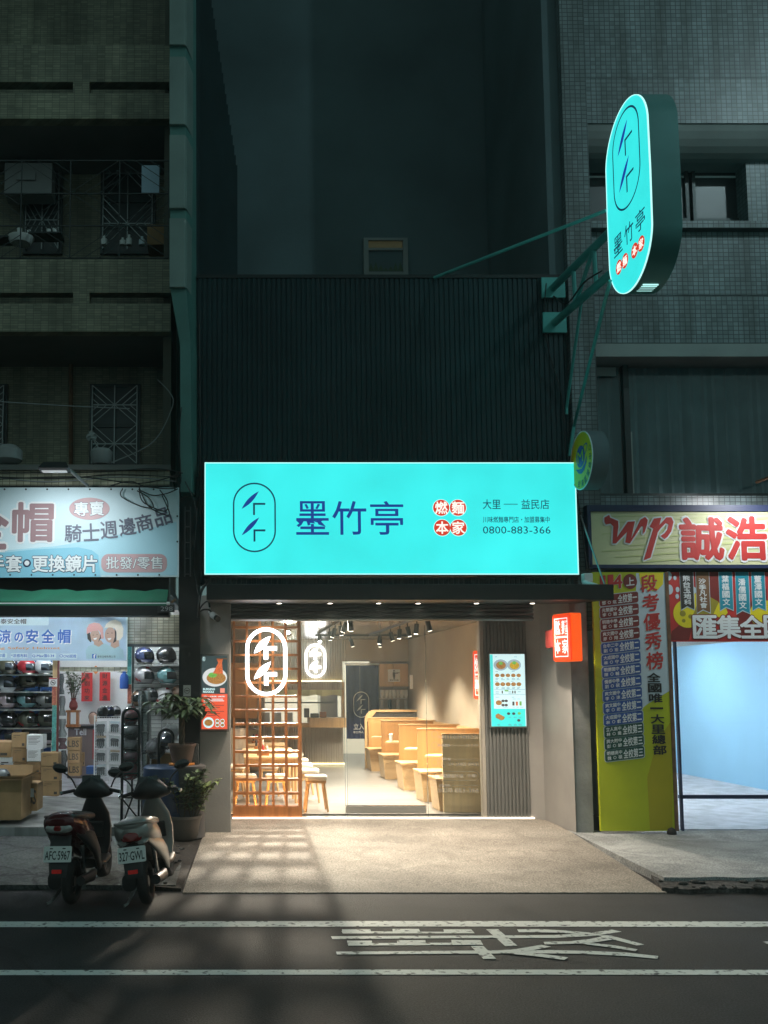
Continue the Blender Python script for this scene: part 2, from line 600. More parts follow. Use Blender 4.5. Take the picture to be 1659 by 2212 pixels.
mat('black_plastic', (.015, .015, .016), .4, 0, .2, 6)
mat('rubber', (.014, .014, .014), .8, 0, .2, 8, bump=.3, bs=60)
mat('chrome', (.6, .6, .6), .15, 1.0, .05)
mat('steel', (.45, .45, .44), .3, .9, .08)
mat('rust', (.16, .085, .045), .8, 0, .4, 8)
mat('cable_black', (.012, .012, .012), .6, 0, .1)
mat('cable_grey', (.25, .26, .26), .6, 0, .1)
wood('wood_dark', (.33, .125, .036), .45, .25)
wood('wood_light', (.54, .35, .17), .4, .14, 2)
wood('wood_pale', (.56, .39, .21), .4, .12, 0)
wood('wood_orange', (.46, .25, .095), .4, .12, 2)
wood('ceiling_plank', (.20, .19, .175), .22, .3, 0, 9)
wood('wood_lightened', (.80, .62, .36), .5, .1, 2)  # lighter copy of the booth wood, standing in for light on the front backrest
wood('shop_floor', (.20, .195, .188), .28, .2, 0, 6)
mat('interior_wall', (.40, .345, .27), .75, 0, .10, 1.2, bump=.08, bs=15)
mat('fluted_grey', (.40, .365, .31), .55, 0, .08, 2)
mat('fluted_dark', (.20, .20, .19), .5, .2, .08, 2)
mat('noren_navy', (.014, .028, .10), .9, 0, .2, 5, bump=.3, bs=200)
mat('cushion', (.58, .54, .47), .8, 0, .1, 6, bump=.2, bs=80)
mat('cardboard', (.38, .24, .115), .85, 0, .16, 4, bump=.1, bs=20)
mat('cardboard_dark', (.26, .155, .07), .85, 0, .16, 4)
mat('box_white', (.66, .67, .66), .7, 0, .06)
mat('print_dark', (.06, .05, .04), .8, 0, .1)
mat('print_black', (.012, .012, .012), .6, 0, .05)
mat('print_white', (.80, .82, .82), .6, 0, .04)
mat('print_red', (.52, .035, .03), .55, 0, .08)
mat('print_maroon', (.19, .022, .018), .55, 0, .08)
mat('print_blue', (.03, .09, .33), .55, 0, .08)
mat('print_skyblue', (.03, .13, .50), .55, 0, .05)
mat('print_darkgreen', (.012, .075, .055), .55, 0, .08)
mat('print_lime', (.46, .51, .014), .5, 0, .12, 1.5)
mat('disc_yellow', (.72, .50, .012), .5, 0, .06)
mat('print_ochre', (.42, .36, .01), .5, 0, .10, 1.2)
mat('print_yellow', (.80, .66, .02), .5, 0, .06)
mat('print_olive', (.33, .27, .03), .5, 0, .06)
mat('print_teal', (.02, .27, .36), .5, 0, .06)
mat('print_brown', (.20, .10, .045), .5, 0, .06)
mat('print_char', (.045, .035, .03), .5, 0, .06)
mat('print_palegrey', (.56, .66, .72), .5, 0, .06)
mat('print_orange', (.75, .25, .04), .5, 0, .06)
mat('print_navy', (.01, .02, .07), .5, 0, .05)
mat('banner_pale', (.60, .74, .78), .55, 0, .06, 1.2)
mat('banner_blue', (.24, .55, .68), .55, 0, .08, 1.2)
mat('banner_pink', (.56, .36, .37), .55, 0, .08, 2)
mat('banner_mauve', (.33, .20, .21), .55, 0, .06)
mat('banner_slate', (.12, .13, .18), .55, 0, .06)
mat('banner_sky', (.42, .57, .70), .55, 0, .1, 2.5)
mat('skin', (.52, .33, .25), .6, 0, .06)
mat('shirt_blue', (.36, .55, .62), .7, 0, .08)
mat('helmet_cream', (.80, .74, .63), .4, 0, .05)
mat('helmet_rose', (.68, .33, .30), .4, 0, .06)
mat('hair', (.015, .01, .008), .6, 0, .1)
mat('awning_green', (.010, .12, .065), .7, 0, .2, 3)
mat('barrel_blue', (.014, .04, .10), .45, 0, .2, 3)
mat('barrel_grey', (.085, .08, .08), .6, 0, .15, 3)
mat('pot_clay', (.11, .09, .075), .7, 0, .2, 4, bump=.1)
mat('pot_brown', (.12, .075, .055), .7, 0, .2, 4)
mat('leaf', (.055, .095, .035), .5, 0, .4, 14)
mat('leaf_light', (.13, .17, .05), .5, 0, .4, 14)
mat('bark', (.10, .075, .05), .9, 0, .3, 10)
mat('blue_paint', (.02, .08, .24), .5, 0, .1)
mat('tape_green', (.12, .42, .38), .3, .2, .3, 40)
mat('tape_red', (.52, .17, .11), .3, .2, .4, 40)
mat('red_paper', (.50, .02, .02), .7, 0, .1)
mat('gold', (.45, .27, .05), .4, .6, .1)
mat('blue_wall', (.34, .64, .88), .5, 0, .06, .8)
mat('sheet_blue', (.40, .55, .80), .35, 0, .08, 1, bump=.4, bs=9)
mat('cloth_dark', (.03, .035, .035), .9, 0, .2, 9, bump=.4, bs=40)
mat('scooter_red', (.09, .008, .012), .22, .2, .15, 2, coat=.6)
mat('scooter_silver', (.30, .28, .26), .28, .5, .10, 2, coat=.5)
mat('scooter_dark', (.02, .021, .022), .35, .1, .15, 4)
mat('lens_red', (.20, .008, .008), .12, 0, .1, coat=.8)
mat('lens_clear', (.35, .34, .32), .12, .3, .2, 20, coat=.8)
mat('reflector_red', (.95, .012, .008), .2, 0, .05)
mat('plate_white', (.72, .73, .70), .4, 0, .03)
mat('visor', (.01, .012, .014), .08, .2, .1, coat=1)
for n, c in (('h_black', (.014, .014, .016)), ('h_white', (.62, .62, .62)), ('h_grey', (.16, .17, .17)), ('h_olive', (.075, .08, .055)),
             ('h_camo', (.10, .095, .06)), ('h_silver', (.40, .39, .40)), ('h_teal', (.12, .26, .27)), ('h_navy', (.02, .03, .09)),
             ('h_red', (.38, .02, .03)), ('h_pinkgrey', (.42, .34, .36)), ('h_brown', (.20, .12, .075)), ('h_magenta', (.33, .06, .10))):
    mat(n, c, .25, .1, .3, 7, coat=.6)
emi('sign_teal', S(62, 240, 238), .98, .09, 1.1)
emi('sign_teal_oval', S(60, 238, 236), .95, .05, 3)
emi('sign_edge', S(190, 255, 250), 1.1, .02)
emi('ink_navy', S(28, 62, 142), .95, .03)
emi('ink_blue', S(30, 64, 160), .95, .03)
emi('ink_darkteal', S(18, 62, 88), .9, .03)
emi('badge_red', S(222, 62, 38), .9, .03)
emi('badge_white', S(255, 250, 240), 1.0, .02)
emi('neon_white', (.93, .95, 1.0), 5.0, .02)
emi('sign_orange', S(250, 88, 22), 1.0, .04, 6)
emi('sign_orange_face', S(236, 66, 26), 1.0, .04, 6)
emi('sign_white', (1, .96, .95), 1.05, .02)
emi('screen_white', S(214, 246, 248), .95, .03)
emi('screen_teal', S(70, 228, 220), .95, .03)
emi('screen_ink', S(120, 170, 190), .6, .05)
emi('screen_dark', S(62, 78, 80), .8, .15, 4)
emi('screen_red', S(236, 96, 66), .9, .04)
emi('screen_pink', S(240, 150, 130), .9, .04)
emi('screen_food', S(176, 128, 70), .8, .5, 60)
emi('screen_food_yellow', S(214, 176, 60), .8, .4, 60)
emi('screen_food_dark', S(80, 78, 76), .7, .5, 60)
emi('screen_green', S(120, 190, 90), .8, .3, 40)
emi('screen_noodle', S(216, 110, 66), .8, .4, 70)
emi('screen_bowl', S(222, 226, 226), .85, .05)
emi('screen_bluegrey', S(168, 190, 200), .85, .1)
emi('screen_cola', S(96, 50, 60), .7, .2, 20)
emi('led_warm', (1.0, .55, .2), 60.0, .02)
emi('led_strip', (1.0, .86, .66), 5.0, .02)
emi('led_yellow', (1.0, .82, .40), 3.0, .05)
emi('lamp_lens', (1.0, .90, .74), 8.0, .02)
emi('spot_lens', (1.0, .93, .82), 30.0, .0)
emi('tube_white', (.86, .95, 1.0), 85.0, .0)
emi('tube_arcade', (.84, .94, 1.0), 170.0, 0)
emi('tube_cool', (.86, .94, 1.0), 110.0, .0)
m_ = mat('sheet_translucent', (.62, .72, .88), .5, 0, .10, 1.5, bump=.5, bs=7)
tr_ = m_.node_tree.nodes.new('ShaderNodeBsdfTranslucent')
tr_.inputs[0].default_value = (.8, .88, 1, 1)
mx_ = m_.node_tree.nodes.new('ShaderNodeMixShader')
mx_.inputs[0].default_value = .85
m_.node_tree.links.new(m_.node_tree.nodes['Principled BSDF'].outputs[0], mx_.inputs[1])
m_.node_tree.links.new(tr_.outputs[0], mx_.inputs[2])
m_.node_tree.links.new(mx_.outputs[0], m_.node_tree.nodes['Material Output'].inputs[0])
emi('led_dim', (.9, .97, 1), .35, 0)
emi('glowing_kitchen_wall', S(226, 214, 186), .8, .05, 2)  # plain wall that glows, with the kitchen's brightness put into its surface
emi('dim_yellow', S(150, 140, 95), .07, .3, 30)
glass('glass', (.97, .98, .97), .8)
glass('glass_edge', (.70, .82, .78), 1.0, .0, .25, (.5, .62, .58))
glass('plastic_sheet', (.80, .86, .85), 1.6, .12, .28, (.55, .62, .60))
glass('plastic_bag', (.85, .88, .88), 1.8, .15, .2, (.6, .64, .65))
glass('vinyl', (.85, .85, .85), .15, .3, .26, (.85, .80, .72))
glass('smoke_acrylic', (.6, .6, .58), 1.0, .02, .2, (.3, .29, .27))

# ---------------------------------------------------------------- the ground
m = MB(); m.box(-60, 60, -25, 60, -.3, 0); m.build('road', 'asphalt', kind='structure')
YR = 9.60                                                                # where the road ends
def slab(name, pts, mt, kind='structure', bottom=-.12):
    b = MB()
    n = len(pts)
    v = [Vector(p) for p in pts] + [Vector((p[0], p[1], bottom)) for p in pts]
    f = [tuple(range(n))] + [(i, n + i, n + (i + 1) % n, (i + 1) % n) for i in range(n)]
    if sum(pts[i][0] * pts[(i + 1) % n][1] - pts[(i + 1) % n][0] * pts[i][1] for i in range(n)) < 0:
        f = [tuple(range(n))[::-1]] + [g[::-1] for g in f[1:]]
    b.add(v, f)
    return b.build(name, mt, kind=kind)
YS = 13.9                                                                # the noodle shop's shutter and glass
YP = 12.8                                                                # fronts of its pillars
slab('apron', [(-.44, YR, .012), (4.47, YR, .012), (4.70, YP - .05, .11), (4.70, YS + .05, .15), (-.30, YS + .05, .15), (-.30, YP - .1, .11)], 'apron')
def edge(xa, xb, y, amp, n):
    q = []
    for i in range(n + 1):
        x = xa + (xb - xa) * i / n
        q.append((x, y + rnd.uniform(-amp, amp)))
    return q
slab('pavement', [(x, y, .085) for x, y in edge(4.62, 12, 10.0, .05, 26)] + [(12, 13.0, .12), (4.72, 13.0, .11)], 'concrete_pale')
slab('broken_kerb', [(x, y, .035 + rnd.uniform(0, .02)) for x, y in edge(4.45, 12, 9.62, .07, 34)] + [(12, 10.3, .05), (4.63, 10.3, .05)], 'broken_edge')
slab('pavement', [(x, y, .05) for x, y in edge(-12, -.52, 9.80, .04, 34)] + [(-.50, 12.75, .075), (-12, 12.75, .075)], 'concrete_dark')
slab('soil', [(-1.02, 9.75, .062), (-.46, 9.70, .03), (-.31, 12.6, .085), (-.62, 12.6, .10), (-.75, 11.2, .09)], 'soil')
slab('arcade_floor', [(-12, 12.75, .19), (-.62, 12.75, .19), (-.62, 16.2, .19), (-12, 16.2, .19)], 'arcade_tile')
# white lines and the painted word on the road
def strip(y0, y1, z, wob):
    b = MB()
    xs = [-14 + i * .8 for i in range(46)]
    v, f = [], []
    for x in xs:
        w = math.sin(x * .9) * wob
        v += [(x, y0 + w, z), (x, y1 + w, z)]
    for i in range(len(xs) - 1):
        f.append((2 * i, 2 * i + 2, 2 * i + 3, 2 * i + 1))
    return b.add(v, f)
strip(G(829, 2003).y, G(829, 1991).y, .004, .010).build('lane_marking', 'road_paint', kind='structure')
strip(G(829, 2107).y, G(829, 2096).y, .004, .006).build('lane_marking', 'road_paint', kind='structure')
MK = [[(165, 84), (740, 83), (735, 77), (160, 74)], [(162, 66), (285, 66), (290, 77), (163, 77)], [(382, 64), (497, 64), (503, 76), (383, 76)],
      [(604, 66), (725, 66), (738, 80), (606, 77)], [(114, 96), (875, 92), (1080, 91), (1240, 82), (1338, 67), (1380, 76), (1260, 94), (1090, 103), (700, 104), (120, 108)],
      [(190, 137), (778, 133), (770, 123), (186, 126)], [(184, 115), (292, 115), (294, 126), (186, 127)], [(401, 113), (525, 113), (527, 124), (402, 125)],
      [(638, 112), (765, 113), (772, 124), (640, 125)],
      [(136, 163), (870, 157), (1060, 156), (1250, 160), (1400, 167), (1540, 182), (1536, 194), (1400, 182), (1200, 172), (1000, 170), (140, 175)],
      [(790, 66), (842, 65), (926, 137), (873, 139)], [(925, 66), (1020, 65), (1120, 70), (1245, 80), (1250, 90), (1100, 80), (932, 78)],
      [(1275, 92), (1330, 92), (1480, 132), (1445, 136)], [(1040, 120), (1150, 118), (1240, 108), (1300, 96), (1340, 110), (1240, 126), (1120, 130), (1045, 131)],
      [(1200, 125), (1280, 128), (1360, 137), (1450, 153), (1440, 161), (1330, 144), (1230, 132)], [(722, 138), (778, 138), (834, 194), (778, 195)],
      [(830, 158), (920, 152), (1030, 133), (1072, 141), (960, 163), (860, 170)], [(880, 165), (1000, 168), (1148, 188), (1130, 199), (1000, 182), (890, 172)],
      [(1990, 120), (2120, 112), (2120, 150), (2010, 128)]]
b = MB()
for i, q in enumerate(MK):
    z = .003 + i * .0003
    pts = [G(658.3 + x * .496, 1974.8 + y * .496, z) for x, y in q]
    ar = sum(pts[j].x * pts[(j + 1) % len(pts)].y - pts[(j + 1) % len(pts)].x * pts[j].y for j in range(len(pts)))
    b.add(pts if ar > 0 else pts[::-1], [tuple(range(len(pts)))])
b.build('road_lettering', 'road_paint', kind='structure')
b = MB()
for i in range(46):                                                      # clods and chips along the broken kerb and beside the ramp
    if i < 30: x, y, z = rnd.uniform(4.5, 7.2), rnd.uniform(9.5, 9.95), .05
    else: x, y, z = rnd.uniform(-.85, -.42), rnd.uniform(9.7, 12), .07
    r = rnd.uniform(.012, .04)
    b.ball((x, y, z + r * .3), (r * rnd.uniform(.8, 1.8), r, r * .6), 7, 5)
b.build('rubble', 'broken_edge', kind='stuff')

# ---------------------------------------------------------------- left: the old apartment building over the helmet shop
XL = -.80                                                                # its right-hand end
ab = thing('apartment_building', 'dark old apartment building with tiled balconies over the helmet shop', 'building', at=(-4, 13, 0))
YL, YB = 13.0, 14.5
zz = lambda py, Y=YL: P(180, py, Y).z
def xx(px, py, Y=YL): return P(px, py, Y).x
def parapet(pt, s0, s1, pb):
    zt, z1, z2, zb = zz(pt), zz(s0), zz(s1), zz(pb)
    mid = (pt + pb) / 2
    q = MB()
    q.box(-12, XL, YL, YL + .18, z1, zt)
    q.box(-12, XL, YL, YL + .18, zb, z2)
    for a, c in ((158, 193), (-240, -205), (-640, -605)):
        q.box(xx(a, mid), xx(c, mid), YL, YL + .18, z2, z1)
    q.build('balcony_parapet', 'olive_tile', ab)
    q = MB()
    q.box(-12, XL, YL + .18, YB, zb, zb + .14)
    q.build('balcony_floor', 'grey_plaster', ab)
    return zt, zb
t1, b1 = parapet(97, 177, 201, 256)
t2, b2 = parapet(560, 632, 656, 716)
b = MB(); b.box(-12, XL, YB, YB + .25, 3.56, 20); b.build('back_wall', 'olive_tile', ab)
b = MB(); b.box(-12, -2.2, YL + .1, YB, t1 + 3.2, 20); b.build('upper_wall', 'olive_tile', ab)
b = MB(); b.box(XL - .12, XL - .002, YL + .2, YB, 3.56, 20); b.build('end_wall', 'olive_wall', ab)
# slab edge with its tile strip over the signboard
b = MB(); b.box(-12, XL + .0, YL - .02, YB, zz(1050), zz(1018)); b.build('tile_strip', 'cream_tile', ab)
b = MB(); b.box(-12, XL + .02, YL - .1, YL + .1, zz(1018), zz(1007)); b.build('ledge', 'grey_plaster', ab)
b = MB(); b.box(-12, XL, YL - .05, YL + .3, zz(1330), zz(1050)); b.build('front_beam', 'black_metal', ab)
b = MB(); b.box(-12, XL, YL + .3, 16.2, 3.42, 3.55); b.build('arcade_ceiling', 'dark_plaster', ab)
# windows and door openings behind the balconies
def grille_window(px0, py0, px1, py1, Y=YB):
    a, c, d, e = RC(px0, py0, px1, py1, Y)
    w = MB()
    t = .05
    w.box(a - t, d + t, Y - .06, Y - .002, c - t, c); w.box(a - t, d + t, Y - .06, Y - .002, e, e + t)
    w.box(a - t, a, Y - .06, Y - .002, c, e); w.box(d, d + t, Y - .06, Y - .002, c, e)
    mz = (c + e) / 2
    w.box(a, d, Y - .055, Y - .002, mz - .03, mz + .03)
    win = w.build('window', 'dark_alu', ab)
    MB().box(a, d, Y - .03, Y - .003, c, mz - .03).box(a, d, Y - .03, Y - .003, mz + .03, e).build('pane', 'window_glass', win)
    g = MB()
    Yg = Y - .12
    r = .008
    cx = (a + d) / 2
    for lo, hi in ((c, mz), (mz, e)):
        cz = (lo + hi) / 2
        g.box(a, d, Yg - r, Yg + r, cz - r, cz + r)
        for k in (0, .17, .34):
            for sx in (-1, 1):
                for sz in (-1, 1):
                    g.tube([(cx + sx * (d - a) * k, Yg - .01, cz), (cx + sx * (d - a) * .5, Yg - .01, cz + sz * (hi - lo) * (.5 - k))], r, 4)
    g.box(cx - r, cx + r, Yg - r, Yg + r, c, e)
    for X in (a, d): g.box(X - r, X + r, Yg - r, Yg + .12, c, e)
    g.build('grille', 'alu', win)
grille_window(201, 838, 297, 1005)
grille_window(-96, 838, 10, 1005)
grille_window(60, 300, 130, 545)
grille_window(225, 330, 330, 545)
def cage(px0, py0, px1, py1):                                            # the full-width balcony cage of the upper balcony
    a, c, d, e = RC(px0, py0, px1, py1, YL + .05)
    g = MB(); r = .008; Y = YL + .06
    n = 7
    for i in range(n + 1):
        X = a + (d - a) * i / n
        g.box(X - r, X + r, Y - r, Y + r, c, e)
    for k in (0, .33, .66, 1): g.box(a, d, Y - r + .016, Y + r + .016, c + (e - c) * k - r, c + (e - c) * k + r)
    for i in range(n):
        X0, X1 = a + (d - a) * i / n, a + (d - a) * (i + 1) / n
        xm = (X0 + X1) / 2
        for k in range(3):
            z0 = c + (e - c) * k / 3; z1 = c + (e - c) * (k + 1) / 3
            s_ = (i + k) % 2
            for q in (0, .3, .6):
                g.tube([(X0 + (X1 - X0) * q, Y, z0 if s_ else z1), (X1, Y, (z0 + (z1 - z0) * (1 - q)) if s_ else (z1 - (z1 - z0) * (1 - q)))], r * .7, 4)
    g.build('balcony_cage', 'dark_alu', ab)
cage(-380, 345, 364, 556)
b = MB(); b.pbox(0, 270, 140, 285, YB - .04, .03); b.tube([P(153, 724, YB - .1), P(153, 1005, YB - .1)], .035, 8); b.build('drain_pipe', 'rust', ab)
# corner column with stacked cladding panels, which curves in above the signs
def hexcol(q, pxl, pxr, pxs, y0, y1, Y, dz=0):
    pass
Yc = 12.55
b = MB()
secs = []
for py, l, r, s_ in ((-260, 366, 400, 424), (618, 368, 402, 425), (740, 389, 412, 427), (1060, 390, 414, 427)):
    z = P(400, py, Yc).z
    q = []
    for px, Y in ((l, Yc + .06), (r, Yc + .06), (s_, Yc + .5)):
        q.append(Vector((P(px, py, Y).x, Y, z)))
    q.append(Vector((q[2].x, 13.4, z))); q.append(Vector((q[0].x, 13.4, z)))
    secs.append(q)
b.loft(secs)
b.build('corner_column', 'column_green', ab)
for y0, y1 in ((-190, -70), (-55, 96), (122, 268), (291, 449), (471, 620)):
    q = MB()
    secs = []
    for py in (y1, y0):
        z = P(385, py, Yc).z
        secs.append([Vector((P(px, py, Y).x, Y, z)) for px, Y in ((366, Yc), (399, Yc), (404, Yc + .05), (421, Yc + .46), (404, Yc + .1), (366, Yc + .1))])
    q.loft(secs)
    q.build('cladding_panel', 'panel_green', ab, bev=.008)
b = MB(); b.pbox(386, 1030, 432, 1320, 12.95, .45); b.pbox(386, 1320, 432, 1815, 12.72, .6); b.build('dark_column', 'black_metal', ab)
# the receding party wall with its sheet-metal capping
a0 = P(424, 300, 13.05); a1 = P(503, 529, 19.5)
zt = 24.0
q = MB(); q.add([(a0.x, 13.05, 4.2), (a1.x, 19.5, 4.2), (a1.x - .75, 19.5, zt), (a0.x, 13.05, zt), (a0.x - .2, 13.05, 4.2), (a1.x - .2, 19.5, 4.2), (a1.x - .95, 19.5, zt), (a0.x - .2, 13.05, zt)],
            [(0, 1, 2, 3), (7, 6, 5, 4), (1, 5, 6, 2), (0, 3, 7, 4)])
q.build('party_wall', 'column_green', ab)
q = MB()
for i in range(46):
    t0 = i / 46
    q.box(*(lambda x, y: (x - .03, x + .03, y - .012, y + .012))(a0.x + (a1.x - a0.x) * t0 + .02, 13.05 + 1.6 * t0), 6.2, 13.5 - 3 * t0 + (.1 if i % 2 else 0))
q.build('sheet_cladding', 'dark_panel', ab)

# the helmet shop at street level, inside the arcade
hs_ = thing('helmet_shop', 'brightly lit helmet shop interior behind the tiled arcade', 'shop', at=(-3, 16.2, .19))
q = MB(); q.box(-9, -.62, 16.2, 23, .05, .19); q.build('shop_floor', 'cool_floor', hs_)
q = MB(); q.box(-9, -.60, 21.5, 21.7, .19, 3.42); q.build('shop_wall', 'white_paint', hs_)
q = MB(); q.box(-.62, -.40, 13.4, 21.5, .0, 3.42); q.build('side_wall', 'grey_plaster', hs_)
q = MB(); q.box(-9.2, -9, 16.2, 21.7, .19, 3.42); q.build('side_wall', 'white_paint', hs_)
q = MB(); q.box(-9, -.62, 16.2, 21.5, 3.43, 3.5); q.build('shop_ceiling', 'white_paint', hs_)
q = MB(); q.pbox(285, 1396, 392, 1720, 17.4, .08); q.build('slatted_wall_panel', 'slat_wall', hs_)
q = MB(); q.pbox(274, 1328, 389, 1391, 16.2, .12); q.build('tiled_lintel', 'cream_tile', hs_)
q = MB(); q.pbox(274, 1391, 389, 1397, 16.18, .14); q.build('lintel_trim', 'black_metal', hs_)
q = MB(); q.pbox(126, 1441, 275, 1450, 16.25, .3); q.build('ledge_beam', 'cream_tile', hs_)
q = MB(); q.pbox(112, 1425, 122, 1720, 16.2, .1); q.cur = 1; q.pbox(122, 1425, 125, 1720, 16.2, .1)
q.build('door_post', ['wood_light', 'print_maroon'], hs_)
q = MB(); q.pbox(112.2, 1483, 121.5, 1523, 16.19, .008); q.build('reflective_tape', 'tape_red', hs_)
q = MB(); q.pbox(112.2, 1523.3, 121.5, 1622, 16.19, .008); q.build('reflective_tape', 'tape_green', hs_)
q = MB(); q.pbox(275, 1391, 284, 1720, 16.2, .1); q.cur = 1; q.pbox(284.2, 1391, 288, 1720, 16.2, .1); q.build('door_post', ['white_paint', 'dark_alu'], hs_)
q = MB(); q.pbox(275.3, 1392, 283.8, 1478, 16.19, .008); q.build('reflective_tape', 'tape_green', hs_)
q = MB(); q.pbox(275.3, 1478.3, 283.8, 1520, 16.19, .008); q.build('reflective_tape', 'tape_red', hs_)
for x, y in ((-3.4, 16.5), (-1.75, 16.5), (-3.4, 19.5), (-1.6, 19.5)):
    q = MB(); q.box(x - .6, x + .6, y - .06, y + .06, 3.38, 3.43)
    l = q.build('ceiling_light', 'white_paint')
    tag(l, 'white fluorescent batten under the ceiling inside the helmet shop', 'ceiling light', 'fluorescent battens in the helmet shop')
    MB().cyl((x - .55, y, 3.355), (x + .55, y, 3.35), .025, n=8).build('tube', 'tube_white', l)

for x, w_ in ((-4.6, 'left'), (-2.2, 'right')):
    l = MB().box(x - .6, x + .6, 13.55, 13.7, 3.37, 3.419).build('ceiling_light', 'white_paint')
    tag(l, 'fluorescent batten under the arcade ceiling, %s of two' % w_, 'ceiling light')
    MB().cyl((x - .55, 13.625, 3.34), (x + .55, 13.625, 3.34), .025, n=8).build('tube', 'tube_arcade', l)

# ---------------------------------------------------------------- centre: the noodle shop building
ns = thing('noodle_shop_building', 'narrow noodle shop building with dark ribbed metal upper front', 'building', at=(2.2, 14, 0))
YF = 13.0
X0, X1 = -.40, P(1217, 690, YF).x
ztop, zbot = P(820, 601, YF).z, P(820, 1262, YF).z
q = MB()
n = 74
pts = []
for i in range(n):
    xa = X0 + (X1 - X0) * i / n
    w = (X1 - X0) / n
    pts += [(xa, 0), (xa + w * .60, 0), (xa + w * .70, .014), (xa + w * .90, .014)]
pts.append((X1, 0))
v, f = [], []
for x, y in pts: v += [(x, YF + y, zbot), (x, YF + y, ztop)]
for i in range(len(pts) - 1): f.append((2 * i, 2 * i + 2, 2 * i + 3, 2 * i + 1))
q.add(v, f)
q.box(X0, X1, YF + .05, YF + .3, zbot, ztop)
q.build('ribbed_front', 'dark_panel', ns)
q = MB(); q.box(X0 - .02, X1 + .02, YF - .015, YF + .32, ztop, ztop + .05); q.build('capping', 'black_metal', ns)
YW = 16.5
q = MB(); q.box(-1.5, 5.4, YW, YW + .3, 5, 26); q.build('rear_wall', 'dark_plaster', ns)
q = MB(); q.box(P(1178, 300, 13.4).x, P(1178, 300, 13.4).x + .12, 13.32, YW, 5, 26); q.build('side_parapet', 'dark_plaster', ns)
# the small louvred window over the roof edge
a, c, d, e = RC(784, 519, 879, 598, YW)
q = MB(); t = .09
q.box(a, a + t, YW - .1, YW - .002, c, e); q.box(d - t, d, YW - .1, YW - .002, c, e); q.box(a + t, d - t, YW - .1, YW - .002, e - t * .5, e); q.box(a + t, d - t, YW - .1, YW - .002, c, c + t * .6)
q.box(a + t, d - t, YW - .09, YW - .002, e - t * 2.6, e - t * 2.1)
win = q.build('window', 'plaster_band', ns)
q = MB(); q.box(a + t, d - t, YW - .05, YW - .003, c + t * .6, e - t * 2.6); q.build('pane', 'dark_plaster', win)
q = MB(); q.box(a + t, d - t, YW - .05, YW - .003, e - t * 2.1, e - t * .5); q.build('lit_pane', 'dim_yellow', win)
q = MB()
for k in range(7):
    s_ = (k + .5) / 7
    q.add([(a + t + (d - a - 2 * t) * s_ - .05, YW - .07, c + .08), (a + t + (d - a - 2 * t) * s_ + .05, YW - .07, c + .08), (a + t + (d - a - 2 * t) * s_, YW - .07, c + .2 + .06 * math.sin(s_ * 9))], [(0, 1, 2)])
q.build('frost_pattern', 'leaf', win)
# ground floor frame
zt0, zt1 = P(820, 1340, YS).z, P(820, 1292, YS).z
XPL0, XPL1 = P(431, 1560, YP).x, P(499, 1560, YP).x
q = MB(); q.box(XPL0, XPL1, YP, YS + .1, .02, 3.35); q.build('pillar', 'pillar_stone', ns, bev=.01)
XR = 4.68
q = MB()
xa, xb, xc = P(1137, 1560, YS).x, P(1164, 1560, YS).x, P(1237, 1560, YP).x
q.add([(xa, YS, .02), (xb, YS - .16, .02), (xc, YP, .02), (xc + .02, YS + .6, .02), (xa, YS + .6, .02)] + [(xa, YS, 3.4), (xb, YS - .16, 3.4), (xc, YP, 3.4), (xc + .02, YS + .6, 3.4), (xa, YS + .6, 3.4)],
      [(0, 1, 6, 5), (1, 2, 7, 6), (2, 3, 8, 7), (3, 4, 9, 8), (5, 6, 7, 8, 9)])
q.build('pillar', 'pillar_stone', ns)
q = MB(); q.box(XPL1, xa + .1, YS - .05, YS + .25, P(820, 1330, YS).z, 3.5)
q.build('lintel', 'black_metal', ns)
q = MB()                                                                # rolled-down end of the steel shutter
z0, z1 = P(820, 1341, 13.1).z, P(820, 1296, 13.1).z
k = 5
for i in range(k):
    za = z0 + (z1 - z0) * i / k; h_ = (z1 - z0) / k
    secs = []
    for X in (XPL1, P(1150, 1320, 13.1).x):
        secs.append([(X, 13.1, za), (X, 13.05, za + h_ * .3), (X, 13.05, za + h_ * .7), (X, 13.1, za + h_), (X, 13.16, za + h_), (X, 13.16, za)])
    q.loft(secs)
q.build('rolling_shutter', 'shutter_grey', ns)
q = MB(); q.box(XPL1, xa, YS - .02, YS + .14, .10, .165); q.build('threshold', 'steel', ns)
q = MB(); q.box(XPL1 + .03, xb - .05, YS - .055, YS - .03, .152, .166); q.build('threshold_light', 'led_strip', ns)
